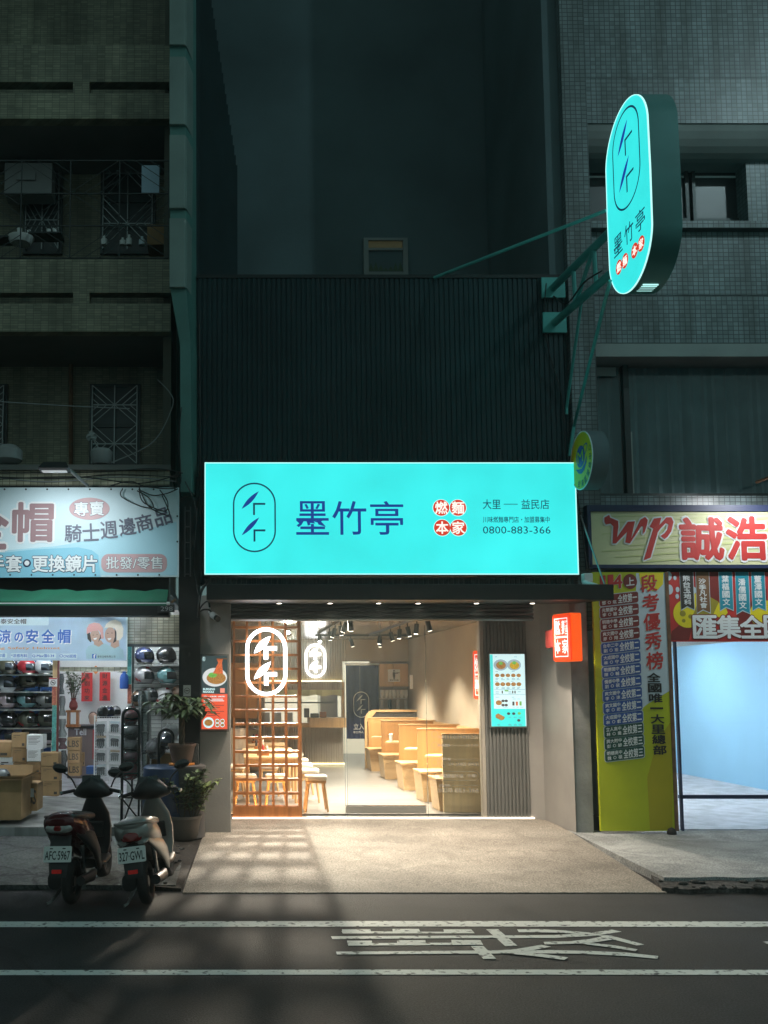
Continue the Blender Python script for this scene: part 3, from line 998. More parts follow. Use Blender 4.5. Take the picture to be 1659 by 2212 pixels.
# canopy with its downlights
YC = 11.6
cx0, cx1 = P(446, 1280, YC).x, P(1326, 1280, YC).x
cz0, cz1 = P(880, 1295, YC).z, P(880, 1262, YC).z
cn = thing('canopy', 'flat black metal canopy over the noodle shop entrance', 'canopy', at=(2, YC, cz0))
q = MB(); q.box(cx0, cx1, YC, YC + .029, cz0 - .004, cz1); q.build('fascia', 'black_metal', cn, bev=.006)
q = MB(); q.prism([(YC + .03, cz0), (12.98, P(820, 1301, 12.98).z - .02), (12.98, cz1 - .001), (YC + .03, cz1 - .001)], Fr((0, 0, 0), (0, 1, 0), (0, 0, 1), (1, 0, 0)), cx0 + .004, cx1 - .004); q.build('soffit', 'black_metal', cn)
for px in (603, 713, 818, 903, 1029, 1150):
    Yd = 12.45
    X = P(px, 1299, Yd).x
    cz0 = P(px, 1295.5, Yd).z
    d_ = thing('downlight', 'small round black downlight under the black canopy', 'downlight', 'downlights under the canopy', at=(X, Yd, cz0))
    MB().cyl((X, Yd, cz0 + .04), (X, Yd, cz0 - .05), .042, n=16).build('housing', 'black_metal', d_)
    MB().cyl((X, Yd, cz0 - .0505), (X, Yd, cz0 - .0525), .03, n=16).build('lens', 'lamp_lens', d_)
    lamp('SPOT', 'lamp', (X, Yd, cz0 - .06), 175, (1, .86, .70), d_, .03, 125, .8, aim=(X, Yd - .15, 0))
for px in (1262, 452):                                                   # tie rods
    pass
q = MB(); q.tube([P(1251, 1105, 12.95), P(1306, 1262, YC + .15)], .012, 6)
q.build('tie_rod', 'alu', cn)
# ---------------------------------------------------------------- noodle shop: signs
YM = 12.68
fr = FY(YM)
X0, Z0, X1, Z1 = RC(444, 1001, 1244.5, 1239, YM)
sg = thing('shop_sign', 'long backlit turquoise signboard over the noodle shop entrance', 'signboard', at=((X0 + X1) / 2, YM, Z0))
MB().box(X0 - .03, X1 + .03, YM + .012, 12.98, Z0 - .03, Z1 + .03).build('casing', 'black_metal', sg)
MB().box(X0, X1, YM, YM + .011, Z0, Z1).build('face', 'sign_teal', sg)
q = MB(); t = .014
for a in ((X0 - t, X1 + t, Z1, Z1 + t), (X0 - t, X1 + t, Z0 - t, Z0), (X0 - t, X0, Z0, Z1), (X1, X1 + t, Z0, Z1)): q.box(a[0], a[1], YM - .004, YM + .011, a[2], a[3])
q.build('edge_trim', 'sign_edge', sg)
a, c, d, e = RC(504, 1043, 595, 1193, YM)
q = MB(); logo(q, fr, (a + d) / 2, (c + e) / 2, e - c, .02, .004, .012, 0, 1, .026); q.build('emblem', ['ink_darkteal', 'ink_navy'], sg)
for ch, x0, x1 in (('墨', 640, 710), ('竹', 718, 791), ('亭', 800, 871)):
    MB().text(ch, fr, RC(x0, 1083, x1, 1155, YM), .005, .004).build('lettering', 'ink_navy', sg)
for ch, px, py in (('燃', 953, 1097), ('麵', 989, 1097), ('本', 955, 1140), ('家', 990, 1140)):
    p = P(px, py, YM)
    bd = MB().disc(p.x, p.z, .121, fr, .004, 32).build('badge_rim', 'sign_edge', sg)
    q = MB(); q.disc(p.x, p.z, .113, fr, .006, 32); q.build('badge', 'badge_red', bd)
    MB().text(ch, fr, RC(px - 13, py - 13, px + 13, py + 13, YM), .009, .03).build('lettering', 'badge_white', bd)
q = MB()
q.text('大里', fr, RC(1043, 1079, 1081, 1100, YM), .005, .005).text('益民店', fr, RC(1126, 1079, 1186, 1100, YM), .005, .005)
a, c, d, e = RC(1088, 1088.6, 1118, 1089.9, YM); q.box(a, d, YM - .006, YM - .001, c, e)
q.text('川味燃麵專門店・加盟募集中', fr, RC(1043, 1116, 1187, 1129, YM), .005, .008)
q.text('0800-883-366', fr, RC(1043, 1137, 1189, 1153, YM), .005, .0)
q.build('small_lettering', 'ink_darkteal', sg)

# the oval blade sign and its steel arms
XO = P(1311, 450, 11.07).x
yf, yn = 11.07, 9.90
zt_, zb_ = 9.02, 6.72
ymid = (yf + yn) / 2; wz = (yf - yn) / 2
os_ = thing('oval_sign', 'tall rounded turquoise blade sign held out high on steel arms', 'blade sign', at=(XO + .2, ymid, zb_))
def egg(sc=1.0, n=48):
    out = []
    hz = (zt_ - zb_) / 2
    for i in range(n):
        t = 2 * math.pi * i / n
        cs, sn = math.cos(t), math.sin(t)
        r_ = wz * sc * .98
        k_ = hz - wz * .98
        u, v = r_ * cs, r_ * sn + math.copysign(k_, sn) if abs(sn) > 1e-6 else 0
        u *= 1 + .02 * (1 - abs(v) / hz)
        out.append((u, v))
    return out
fo = Fr((XO, ymid, (zt_ + zb_) / 2), (0, -1, 0), (0, 0, 1), (-1, 0, 0))
q = MB(); q.prism(egg(1.0), fo, -.34, -.012); q.build('casing', 'teal_box', os_, smooth=True)
q = MB(); q.prism(egg(.99), fo, -.011, .0); q.build('face', 'sign_teal_oval', os_)
q = MB(); q.ring(egg(1.0), egg(.985), fo, -.011, .006); q.build('edge_trim', 'sign_edge', os_)
fb = Fr((XO + .34, ymid, (zt_ + zb_) / 2), (0, 1, 0), (0, 0, 1), (1, 0, 0))
q = MB(); q.prism(egg(.985), fb, .0005, .002); q.build('face', 'sign_teal_oval', os_)
hz = (zt_ - zb_) / 2
q = MB(); logo(q, fo, .0, .40 * hz, 1.20, .024, .004, None, 0, 1, .03); q.build('emblem', ['ink_darkteal', 'ink_blue'], os_)
q = MB()
for i, ch in enumerate('墨竹亭'):
    u = -.30 + i * .30
    q.text(ch, fo, (u - .12, -.50 * hz, u + .12, -.29 * hz), .004, .006)
q.build('lettering', 'ink_darkteal', os_)
for ch, u in (('燃', -.30), ('麵', -.13), ('本', .13), ('家', .30)):
    bd = MB().disc(u, -.64 * hz, .088, fo, .004, 24, .088).build('badge', 'badge_red', os_)
    MB().text(ch, fo, (u - .055, -.64 * hz - .055, u + .055, -.64 * hz + .055), .008, .03).build('lettering', 'badge_white', bd)
q = MB()
for k in range(5): q.box(XO + .08, XO + .26, yn + .46 + k * .04, yn + .468 + k * .04, zb_ + .0, zb_ + .02)
q.build('vent', 'sign_edge', os_)
XB = P(1195, 640, 13.0).x
arm = thing('sign_bracket', 'teal steel arms and struts carrying the oval blade sign', 'bracket', at=(XB, 13, 5.5))
p1, p2 = P(1193, 624, 13.0), P(1196, 699, 13.0)
for p in (p1, p2): MB().box(p.x - .17, p.x + .17, 12.95, 12.985, p.z - .15, p.z + .15).build('wall_plate', 'teal_paint', arm)
xs = XO + .17
e1, e2 = Vector((xs, yf - .05, P(1311, 478, yf).z)), Vector((xs, yf - .10, P(1316, 570, yf).z))
q = MB()
q.tube([(p1.x, 12.95, p1.z), e1], .055, 12); q.tube([(p2.x, 12.95, p2.z), e2], .055, 12)
q.build('arm', 'teal_paint', arm, smooth=True)
q = MB()
lerp = lambda a, b, t: a + (b - a) * t
P1, P2 = Vector((p1.x, 12.95, p1.z)), Vector((p2.x, 12.95, p2.z))
for t in (.32, .62):
    q.tube([lerp(P1, e1, t), lerp(P2, e2, t)], .03, 8)
q.tube([lerp(P1, e1, .62), lerp(P2, e2, .32)], .028, 8)
q.build('strut', 'teal_paint', arm)
q = MB()
q.tube([P(938, 600, 12.98), P(1309, 455, yf)], .022, 8)
q.tube([P(1318, 606, 10.9), P(1240, 920, 12.95), P(1230, 985, 12.98)], .024, 8)
q.tube([P(1256, 652, 12.4), P(1224, 880, 12.98), P(1224, 895, 12.98)], .022, 8)
q.build('stay', 'teal_paint', arm)

# yellow-green disc sign half behind the signboard
XD = 4.845
fd = Fr((XD, 12.40, P(1258, 995, 12.4).z), (0, -1, 0), (0, 0, 1), (-1, 0, 0))
ds = thing('disc_sign', 'round yellow green blade sign with blue emblem, behind the turquoise signboard', 'blade sign', at=tuple(fd.o))
circ = lambda r, n=40: [(r * math.cos(2 * math.pi * i / n), r * math.sin(2 * math.pi * i / n)) for i in range(n)]
q = MB(); q.prism(circ(.40), fd, -.22, -.004); q.build('casing', 'dark_plaster', ds, smooth=True)
q = MB(); q.disc(0, 0, .385, fd, .0, 40); q.build('face', 'disc_yellow', ds)
q = MB(); q.ring(circ(.40), circ(.385), fd, -.003, .006); q.build('rim', 'print_white', ds)
q = MB(); q.disc(-.02, .06, .15, fd, .003, 30); q.ring([(x * .55 + .12, y * .35 + .12 + x * .2) for x, y in circ(.2)], [(x * .45 + .12, y * .27 + .12 + x * .16) for x, y in circ(.2)], fd, .004)
sw = [(-.2, -.08), (-.1, -.10), (0, -.11), (.1, -.07), (.2, .03), (.17, -.07), (.1, -.15), (0, -.18), (-.1, -.16)]
q.poly(sw[::-1], fd, .003); q.build('emblem', 'print_blue', ds)
q = MB(); q.text('M', fd, (-.12, -.02, .08, .14), .006, .0); q.build('lettering', 'print_lime', ds)
q = MB()
for i, ch in enumerate('台灣區服務中心'):
    a = R_(-108 + i * 21)
    u, v = .315 * math.cos(a), .315 * math.sin(a)
    q.text(ch, fd, (u - .04, v - .045, u + .04, v + .045), .004, .01, a + R_(90))
q.build('lettering', 'print_darkgreen', ds)
q = MB(); q.tube([tuple(fd(-.38, 0, -.1)), (XD + .1, 13.1, fd.o.z)], .03, 8); q.build('bracket', 'black_metal', ds)

# orange box sign on the right-hand pillar
def orange_sign(name, label, nx, ny, fx, fy, th, zc, h, lit=True):
    n_, f_ = Vector((nx, ny, 0)), Vector((fx, fy, 0))
    dv = (n_ - f_); Lw = dv.length; dv.normalize()
    pr = Vector((-dv.y, dv.x, 0))
    o = thing(name, label, 'box sign', at=(nx, ny, zc - h / 2))
    F_ = Fr((fx, fy, zc), dv, (0, 0, 1), -pr)
    q = MB(); q.prism(rr(0, -h / 2, Lw, h / 2, .03), F_, -th, -.02); q.build('casing', 'sign_orange', o)
    q = MB(); q.prism(rr(.012, -h / 2 + .012, Lw - .012, h / 2 - .012, .025), F_, -.02, 0); q.build('face', 'sign_orange_face', o)
    q = MB(); t = .012; m_ = .06
    q.ring([(m_, -h / 2 + m_), (Lw - m_, -h / 2 + m_), (Lw - m_, h / 2 - m_), (m_, h / 2 - m_)], [(m_ + t, -h / 2 + m_ + t), (Lw - m_ - t, -h / 2 + m_ + t), (Lw - m_ - t, h / 2 - m_ - t), (m_ + t, h / 2 - m_ - t)], F_, .004)
    for ch, u, v in (('燃', .30, .21), ('麵', .70, .21), ('本', .30, -.19), ('家', .70, -.19)):
        q.text(ch, F_, (Lw * u - Lw * .155, h * v - h * .145, Lw * u + Lw * .155, h * v + h * .145), .004, .010)
    q.text('BURNING NOODLE', F_, (Lw * .18, -.008, Lw * .82, .018), .004, .02)
    q.build('lettering', 'sign_white', o)
    return o, F_, Lw
pz1, pz0 = P(1234, 1323, 12.1).z, P(1234, 1428, 12.1).z
osg, Fo, Lw = orange_sign('box_sign', 'glowing orange box sign with white characters on the grey pillar', 4.51, 12.1, 4.41, 12.5, .165, (pz0 + pz1) / 2, pz1 - pz0)
q = MB(); q.box(4.44, 4.52, 12.44, 12.86, (pz0 + pz1) / 2 - .12, (pz0 + pz1) / 2 + .12); q.build('bracket', 'print_maroon', osg)
YI = 14.6
iz1, iz0 = P(1040, 1404, YI).z, P(1040, 1511, YI).z
ix0, ix1 = P(1021, 1455, YI + .35).x, P(1050, 1455, YI).x
orange_sign('box_sign', 'second orange box sign inside the glass, beside the fluted panel', ix1 + .02, YI, ix0, YI + .35, .14, (iz0 + iz1) / 2, iz1 - iz0)

# poster screen on the left pillar
Yk = YP - .07
fp = FY(Yk - .012)
q_ = lambda x0, y0, x1, y1: RC(x0, y0, x1, y1, Yk - .012)
ps = thing('poster_screen', 'upright lit poster display of a noodle bowl on the left pillar', 'display', at=(P(462, 1580, Yk).x, Yk, P(462, 1580, Yk).z))
MB().pbox(431.5, 1413, 495, 1581, Yk, .06).build('frame', 'grey_plaster', ps, bev=.006)
MB().pbox(435.5, 1417, 491, 1498.5, Yk - .011, .010).build('picture', 'screen_dark', ps)
MB().pbox(435.5, 1499, 491, 1575, Yk - .011, .010).build('panel', 'screen_red', ps)
q = MB()
p = P(464, 1463, Yk); 
q.disc(p.x, p.z, .168, fp, .003, 36, .128); q.build('bowl', 'screen_bowl', ps)
q = MB(); q.disc(p.x + .02, p.z - .012, .132, fp, .006, 30, .082); q.build('noodles', 'screen_food', ps)
q = MB(); q.disc(p.x - .03, p.z + .03, .06, fp, .008, 18, .035); q.build('scallion', 'screen_green', ps)
a = P(476, 1424, Yk); b_ = P(470, 1455, Yk)
q = MB(); q.poly([(a.x - .05, a.z), (a.x + .035, a.z), (a.x + .022, a.z - .05), (b_.x + .075, b_.z), (b_.x - .065, b_.z), (a.x - .028, a.z - .05)], fp, .009); q.build('lifted_noodles', 'screen_noodle', ps)
q = MB(); x0, z0, x1, z1 = q_(468, 1422, 490, 1424); q.box(x0, x1, Yk - .024, Yk - .021, z0, z1); q.build('chopsticks', 'wood_dark', ps)
q = MB()
x0, z0, x1, z1 = q_(438, 1419, 443, 1428); logo(q, fp, (x0 + x1) / 2, (z0 + z1) / 2, z1 - z0, .004, .003)
q.text('BURNING', fp, q_(439, 1486.5, 464, 1490.5), .003, .05).text('NOODLE', fp, q_(439, 1492, 462, 1496.5), .003, .05)
q.text('燃麵──夠香辣麵・必點招牌！', fp, q_(440, 1503, 486, 1506), .003, .02)
for i, w in enumerate((42, 44, 15)): x0, z0, x1, z1 = q_(440, 1509.5 + i * 3.6, 440 + w, 1511 + i * 3.6); q.poly([(x0, z0), (x1, z0), (x1, z1), (x0, z1)], fp, .003)
for cx, cy, r in ((450.5, 1561, .075), (469.5, 1557.5, .03), (480.5, 1557.5, .03), (469.5, 1566, .03), (480.5, 1566, .03)):
    p = P(cx, cy, Yk); q.disc(p.x, p.z, r, fp, .003, 22)
q.build('lettering', 'screen_white', ps)
q = MB()
for i in range(6): x0, z0, x1, z1 = q_(440, 1523 + i * 4.4, 484 - (i % 3) * 9, 1524 + i * 4.4); q.poly([(x0, z0), (x1, z0), (x1, z1), (x0, z1)], fp, .003)
q.build('text_lines', 'screen_cola', ps)
q = MB()
for cx, cy, r in ((450.5, 1561, .056), (469.5, 1557.5, .024), (480.5, 1557.5, .024), (469.5, 1566, .024), (480.5, 1566, .024)):
    p = P(cx, cy, Yk); q.disc(p.x, p.z, r, fp, .006, 18, r * .8)
q.build('dish', 'screen_food', ps)
q = MB(); x0, z0, x1, z1 = q_(475.5, 1486.5, 485.5, 1496.5); q.poly([(x0, z0), (x1, z0), (x1, z1), (x0, z1)], fp, .003); q.build('seal', 'screen_pink', ps)

# cctv camera and its conduit at the left of the entrance
cc = thing('security_camera', 'white bullet security camera under the canopy beside the left pillar', 'camera', at=tuple(P(465, 1335, 12.6)))
a, b_ = P(459, 1328, 12.6), P(478, 1343, 12.25)
q = MB(); q.tube([a, lerp(a, b_, .45)], .045, 12); q.build('body', 'white_plastic', cc, smooth=True)
q = MB(); q.tube([lerp(a, b_, .45), lerp(a, b_, .62)], [.04, .04], 12); q.build('lens_hood', 'black_plastic', cc)
q = MB(); q.tube([a, P(452, 1322, 12.75), P(452, 1312, 12.79)], .018, 6); q.build('mount', 'white_plastic', cc)
q = MB(); q.tube(spline([P(428, 1334, 12.65), P(430, 1300, 12.65), P(436, 1275, 12.7), P(447, 1258, 12.8)]), .02, 8)
q.tube(spline([P(430, 1322, 12.66), P(440, 1317, 12.66), P(452, 1318, 12.66), P(458, 1326, 12.66)]), .012, 6)
q.tube(spline([P(430, 1318, 12.67), P(438, 1306, 12.67), P(449, 1299, 12.67), P(453, 1312, 12.67)]), .012, 6)
tag(q.build('cable_conduit', 'cable_black'), 'black cable conduit curving up beside the security camera', 'conduit')

# ---------------------------------------------------------------- noodle shop: lattice, glass, fluted column with menu
zF = .19
YA = YS - .02
lt = thing('lattice_screen', 'dark red wooden lattice screen left of the shop doorway', 'screen', at=(P(575, 1760, YS).x, YS, .15))
q = MB()
lx = [505.5 + i * 28.2 for i in range(6)]
zlo, zhi = P(576, 1744, YS).z, 3.1
tb = .034
for px in lx:
    X = P(px, 1560, YS).x
    q.box(X - tb / 2, X + tb / 2, YS - .03, YS + .12, zlo, zhi)
for k in range(-1, 14):
    z = P(576, 1355 + 29.9 * k, YS).z
    if z > zhi: continue
    for i in range(5):
        xa, xb = P(lx[i], 1560, YS).x + tb / 2, P(lx[i + 1], 1560, YS).x - tb / 2
        q.box(xa, xb, YS - .027, YS + .117, z - tb / 2, z + tb / 2)
q.build('bars', 'wood_dark', lt)
q = MB(); q.box(P(503, 1560, YS).x, P(651, 1560, YS).x, YS - .035, YS + .095, .155, zlo); q.build('kick_board', 'wood_dark', lt)
q = MB(); q.box(P(lx[5], 1560, YS).x + .014, P(651, 1560, YS).x, YS - .03, YS + .09, zlo, zhi); q.build('stile', 'wood_dark', lt)
q = MB(); q.box(P(506, 1560, YS).x, P(646, 1560, YS).x, YS + .14, YS + .17, zlo - .02, zlo + .01); q.build('light_strip', 'led_warm', lt)
fn = FY(YS - .06)
a, c, d, e = RC(530, 1356, 620, 1503, YS - .06)
q = MB(); logo(q, fn, (a + d) / 2, (c + e) / 2, e - c, .052, .0, .03, 0, 0, .062)
tag(q.build('neon_emblem', 'neon_white'), 'large white neon capsule emblem glowing on the wooden lattice', 'neon sign')

def pane(name, label, px0, px1, Y, y0=1341, ytop=3.0, zbot=.165, edge=True, grp=None):
    o = thing(name, label, 'glass panel', grp, at=((P(px0, 1560, Y).x + P(px1, 1560, Y).x) / 2, Y, zbot))
    a, d = P(px0, 1560, Y).x, P(px1, 1560, Y).x
    MB().box(a, d, Y - .005, Y + .005, zbot, ytop).build('pane', 'glass', o)
    MB().box(a - .006, a - .0005, Y - .006, Y + .006, zbot, ytop).box(d + .0005, d + .006, Y - .006, Y + .006, zbot, ytop).build('edge', 'glass_edge', o)
    return o
pane('glazed_screen', 'clear fixed glass panel between the lattice and the doorway', 652, 744, YS + .03)
g2 = pane('glass_door', 'sliding glass door with a steel bottom rail in the doorway', 749, 921, YS - .03)
q = MB(); q.pbox(748, 1743, 921, 1757, YS - .06, .07); q.build('bottom_rail', 'steel', g2)
q = MB(); q.pbox(748, 1740, 921, 1743, YS - .05, .05); q.build('rail_cap', 'chrome', g2)
g3 = pane('glazed_screen', 'fixed glass panel printed with opening hours, right of the doorway', 922, 1044, YS + .03)
fg = FY(YS + .02)
g_ = lambda x0, y0, x1, y1: RC(x0, y0, x1, y1, YS + .02)
q = MB()
q.text('AM11:00-PM20:30', fg, g_(945, 1588, 1032, 1596), .002, .012)
q.text('最後點餐', fg, g_(945, 1607, 972, 1613), .002, .02).text('20:00', fg, g_(1006, 1607.5, 1033, 1612.5), .002, .012)
q.text('外帶訂餐', fg, g_(946, 1637, 974, 1643), .002, .02)
q.text('TEL:', fg, g_(945, 1647, 962, 1654.5), .002, .01).text('04-2482-0062', fg, g_(969, 1647, 1034, 1654.5), .002, .012)
q.text('機動歡迎外送・外帶！', fg, g_(948, 1672, 1030, 1680), .002, .02)
q.text('加盟專線', fg, g_(948, 1694, 972, 1699), .002, .02)
q.text('0800-883-366', fg, g_(946, 1702, 1034, 1712), .002, .012)
for y, x0, x1 in ((1610, 975, 1003), (1640, 977, 1034), (1696.5, 976, 1034)):
    a, c, d, e = g_(x0, y - .35, x1, y + .35); q.poly([(a, c), (d, c), (d, e), (a, e)], fg, .002)
a, c, d, e = g_(938, 1666, 1036, 1686); rO = (e - c) / 2
q.ring(rr(a, c, d, e, rO * .99), rr(a + .006, c + .006, d - .006, e - .006, rO * .99 - .006), fg, .002)
for cy in (1586, 1610, 1647):
    p = P(939, cy, YS + .02)
    q.ring([(p.x + .05 * math.cos(i * .3491), p.z + .05 * math.sin(i * .3491)) for i in range(18)], [(p.x + .044 * math.cos(i * .3491), p.z + .044 * math.sin(i * .3491)) for i in range(18)], fg, .002)
q.build('lettering', 'vinyl', g3)

# fluted column with the menu display
fc = thing('fluted_panel', 'dark vertically fluted wall panel right of the shop doorway', 'panel', at=(4.2, YS, .15))
def flutes(q, xa, xb, za, zb, Y, pitch, dep, back=.06):
    n = max(1, round((xb - xa) / pitch)); w = (xb - xa) / n
    pts = []
    for i in range(n):
        x = xa + i * w
        pts += [(x, Y), (x + w * .12, Y - dep), (x + w * .58, Y - dep), (x + w * .70, Y)]
    pts.append((xb, Y))
    v, f = [], []
    for x, y in pts: v += [(x, y, za), (x, y, zb)]
    for i in range(len(pts) - 1): f.append((2 * i, 2 * i + 2, 2 * i + 3, 2 * i + 1))
    q.add(v, f)
    q.box(xa, xb, Y + .002, Y + back, za, zb)
q = MB(); xa, xb = P(1046, 1560, YS).x, P(1140, 1560, YS).x
flutes(q, xa, xb, .15, 3.1, YS - .02, .052, .028); q.build('fluting', 'fluted_dark', fc)
q = MB(); q.box(xa - .05, xa - .002, YS - .045, YS + .1, .15, 3.1); q.build('corner_trim', 'fluted_grey', fc)
Ym = YS - .12
mn = thing('menu_display', 'bright turquoise and white menu display on the fluted panel', 'display', at=(P(1096, 1572, Ym).x, Ym, P(1096, 1572, Ym).z))
MB().pbox(1057, 1410, 1138, 1572, Ym, .07).build('frame', 'grey_plaster', mn, bev=.006)
MB().pbox(1060, 1413, 1135, 1569, Ym - .006, .005).build('screen', 'screen_white', mn)
fm = FY(Ym - .006)
m_ = lambda x0, y0, x1, y1: RC(x0, y0, x1, y1, Ym - .006)
def mq(q, x0, y0, x1, y1, d=.003):
    a, c, d_, e = m_(x0, y0, x1, y1); q.poly([(a, c), (d_, c), (d_, e), (a, e)], fm, d); return q
q = MB(); mq(q, 1060, 1414, 1066, 1569); mq(q, 1066.2, 1531, 1135, 1569); q.build('colour_band', 'screen_teal', mn)
def dish(q, x, y, r, d=.005, ry=None):
    p = P(x, y, Ym); q.disc(p.x, p.z, r, fm, d, 20, ry or r * .8)
q = MB()
for x, y, r in ((1081, 1436.5, .105), (1110, 1436.5, .105)): dish(q, x, y, r)
q.build('bowl', 'screen_bluegrey', mn)
q = MB(); dish(q, 1081.5, 1437, .072, .008); dish(q, 1077, 1518, .045, .006)
for i in range(5): dish(q, 1073.5 + 11.6 * i, 1459, .033, .006); 
for i in range(5): dish(q, 1074 + 11.6 * i, 1478, .036, .006)
q.poly([(P(x, y, Ym).x, P(x, y, Ym).z) for x, y in ((1070, 1544), (1076, 1541), (1090, 1549), (1088, 1554), (1082, 1556), (1070, 1550))][::-1], fm, .008)
q.build('dish', 'screen_food', mn)
q = MB(); dish(q, 1110.5, 1437.5, .072, .008); q.build('dish', 'screen_food_yellow', mn)
q = MB()
for x, y in ((1086, 1514), (1093, 1514), (1086, 1523), (1093, 1523), (1120, 1556), (1098, 1541.5), (1109, 1541.5)): dish(q, x, y, .024, .008)
for x in (1083.5, 1106, 1111): mq(q, x, 1492, x + 2.6, 1498, .006)
mq(q, 1106.5, 1515.5, 1111, 1524, .006)
q.build('small_dish', 'screen_food_dark', mn)
q = MB(); mq(q, 1122, 1515, 1126.5, 1524, .006); mq(q, 1090, 1490.5, 1098, 1493.5, .006); dish(q, 1081, 1433, .03, .011); dish(q, 1110, 1432, .03, .011); dish(q, 1121, 1541, .024, .008)
q.build('green_item', 'screen_green', mn)
q = MB(); mq(q, 1114, 1515.5, 1118.5, 1524, .006); q.build('orange_drink', 'screen_noodle', mn)
q = MB()
rnd2 = random.Random(3)
for y, xs_ in ((1418.5, (1068, 1110)), (1450, (1070, 1105)), (1465.5, (1070, 1082, 1094, 1105, 1116)), (1468, (1070, 1082, 1094, 1105, 1116)), (1471.5, (1069, 1104)), (1485, (1071, 1083, 1094, 1106, 1117)), (1487, (1071, 1083, 1094, 1106, 1117)),
               (1494, (1070, 1098, 1118)), (1497, (1070, 1098)), (1505.5, (1070, 1105)), (1509.5, (1107, 1117)), (1527, (1072, 1086, 1093, 1107, 1115, 1123)), (1549, (1098, 1109, 1120)), (1564, (1074, 1098, 1110, 1120)), (1566, (1074, 1098, 1110, 1120))):
    for x in xs_: mq(q, x, y, x + rnd2.uniform(4.5, 8), y + .9, .006)
mq(q, 1066.5, 1489, 1134, 1489.6, .006); mq(q, 1066.5, 1500, 1134, 1500.6, .006)
q.build('text_lines', 'screen_ink', mn)

# ---------------------------------------------------------------- noodle shop: the room
YBK, XRW, zC = 22.6, 4.45, 3.22
q = MB(); q.box(-.28, XRW + .1, YS + .16, 27, .02, zF); q.build('room_floor', 'shop_floor', ns)
q = MB(); q.box(-.28, XRW + .1, YS + .26, 27, zC, zC + .12); q.build('room_ceiling', 'ceiling_plank', ns)
q = MB(); q.box(XRW, XRW + .12, YS + .1, 27, zF, zC); q.build('room_wall', 'interior_wall', ns)
q = MB(); q.box(-.28, -.10, YS + .1, 27, zF, zC); q.build('room_wall', 'interior_wall', ns)
xd0, xd1 = P(745, 1500, YBK).x, P(819, 1500, YBK).x
zd = P(780, 1434, YBK).z
xk0 = P(572, 1520, YBK).x; xk1 = P(738, 1520, YBK).x
zk0, zk1 = P(700, 1570, YBK).z, P(700, 1490, YBK).z
q = MB()
flutes(q, xk0, xd0 - .05, zk1 + .2, zC, YBK, .06, .03, .12)
flutes(q, -.1, xk0, zF, zC, YBK, .06, .03, .12)
flutes(q, xk0, xd0 - .05, zF, zk0, YBK, .06, .03, .12)
q.build('fluted_wall', 'fluted_grey', ns)
q = MB(); q.box(xd0 - .05, XRW, YBK + .002, YBK + .1, zd + .06, zC); q.build('rear_bulkhead', 'interior_wall', ns)
q = MB(); q.box(-.1, XRW, 26.4, 26.5, zF, zC); q.build('glowing_kitchen_wall', 'glowing_kitchen_wall', ns)
# service window
sv = thing('service_window', 'lit kitchen service window with wooden counter in the fluted wall', 'service window', at=((xk0 + xk1) / 2, YBK, zk0))
q = MB(); flutes(q, xk0, xk1, zk1, zk1 + .19, YBK - .12, .06, .03, .1); q.build('header', 'fluted_grey', sv)
q = MB(); q.box(xk0, xk1, YBK - .10, YBK - .02, zk1 + .2, zk1 + .225); q.build('light_strip', 'led_yellow', sv)
q = MB(); q.box(xk1, xk1 + .06, YBK - .14, YBK + .12, zk0, zk1 + .19); q.build('post', 'wood_light', sv)
q = MB()
v, f = [], []
for i in range(25):
    x = xk0 + (xk1 - xk0) * i / 24
    y = YBK + .02 + .03 * math.sin(i * 1.7) + .02 * math.sin(i * .9)
    v += [(x, y, zk1 - .14 - .02 * math.sin(i * 1.1)), (x, y - .02, zk1)]
for i in range(24): f.append((2 * i, 2 * i + 2, 2 * i + 3, 2 * i + 1))
q.add(v, f); q.build('valance', 'shirt_blue', sv, smooth=True)
MT['valance_cloth'] = mat('valance_cloth', (.62, .64, .40), .9, 0, .1, 5)
sv.children[-1].data.materials[0] = MT['valance_cloth']
q = MB(); q.box(P(665, 1560, YBK).x, xk1 + .06, YBK - .40, YBK + .2, zk0, zk0 + .23); q.box(xk0, P(665, 1560, YBK).x - .002, YBK - .30, YBK + .2, zk0, zk0 + .1); q.build('counter', 'wood_light', sv)
q = MB(); q.box(xk0, xk1 + .05, YBK - .06, YBK - .035, zF + .02, zF + .05); q.build('base_light', 'led_yellow', sv)
for px, w, h, m1, nm, lb in ((697, .16, .14, 'wood_dark', 'napkin_box', 'brown napkin box on the service counter'), (679, .2, .1, 'black_plastic', 'phone', 'black desk telephone on the service counter'), (662, .12, .22, 'black_plastic', 'card_reader', 'black card reader standing at the counter end')):
    X = P(px, 1548, YBK - .15).x
    o = MB().box(X - w / 2, X + w / 2, YBK - .28, YBK - .12, zk0 + .232, zk0 + .232 + h).build(nm, m1, bev=.01); tag(o, lb, nm.replace('_', ' '))
q = MB()
for k in range(2): q.box(xk0 + .02, xk1 - .05, YBK + .9, YBK + 1.1, P(700, 1519, YBK + 1).z + k * .0, P(700, 1519, YBK + 1).z + .03)
tag(q.build('kitchen_shelf', 'steel'), 'long steel shelf inside the kitchen behind the service window', 'shelf')
q = MB(); q.box(xk0 + 1.5, xk0 + 1.95, YBK + 1.5, YBK + 2.2, zF, 2.6); tag(q.build('fridge', 'steel', bev=.02), 'tall steel fridge in the kitchen behind the service window', 'fridge')
q = MB(); q.box(xk0 - .2, xk0 + .9, YBK + 1.6, YBK + 2.3, zF, 1.15)
for k in range(3): q.box(xk0 + .0 + k * .3, xk0 + .2 + k * .3, YBK + 1.7, YBK + 1.9, 1.15, 1.4)
tag(q.build('kitchen_bench', 'steel', bev=.01), 'steel kitchen bench with pans behind the service window', 'bench')
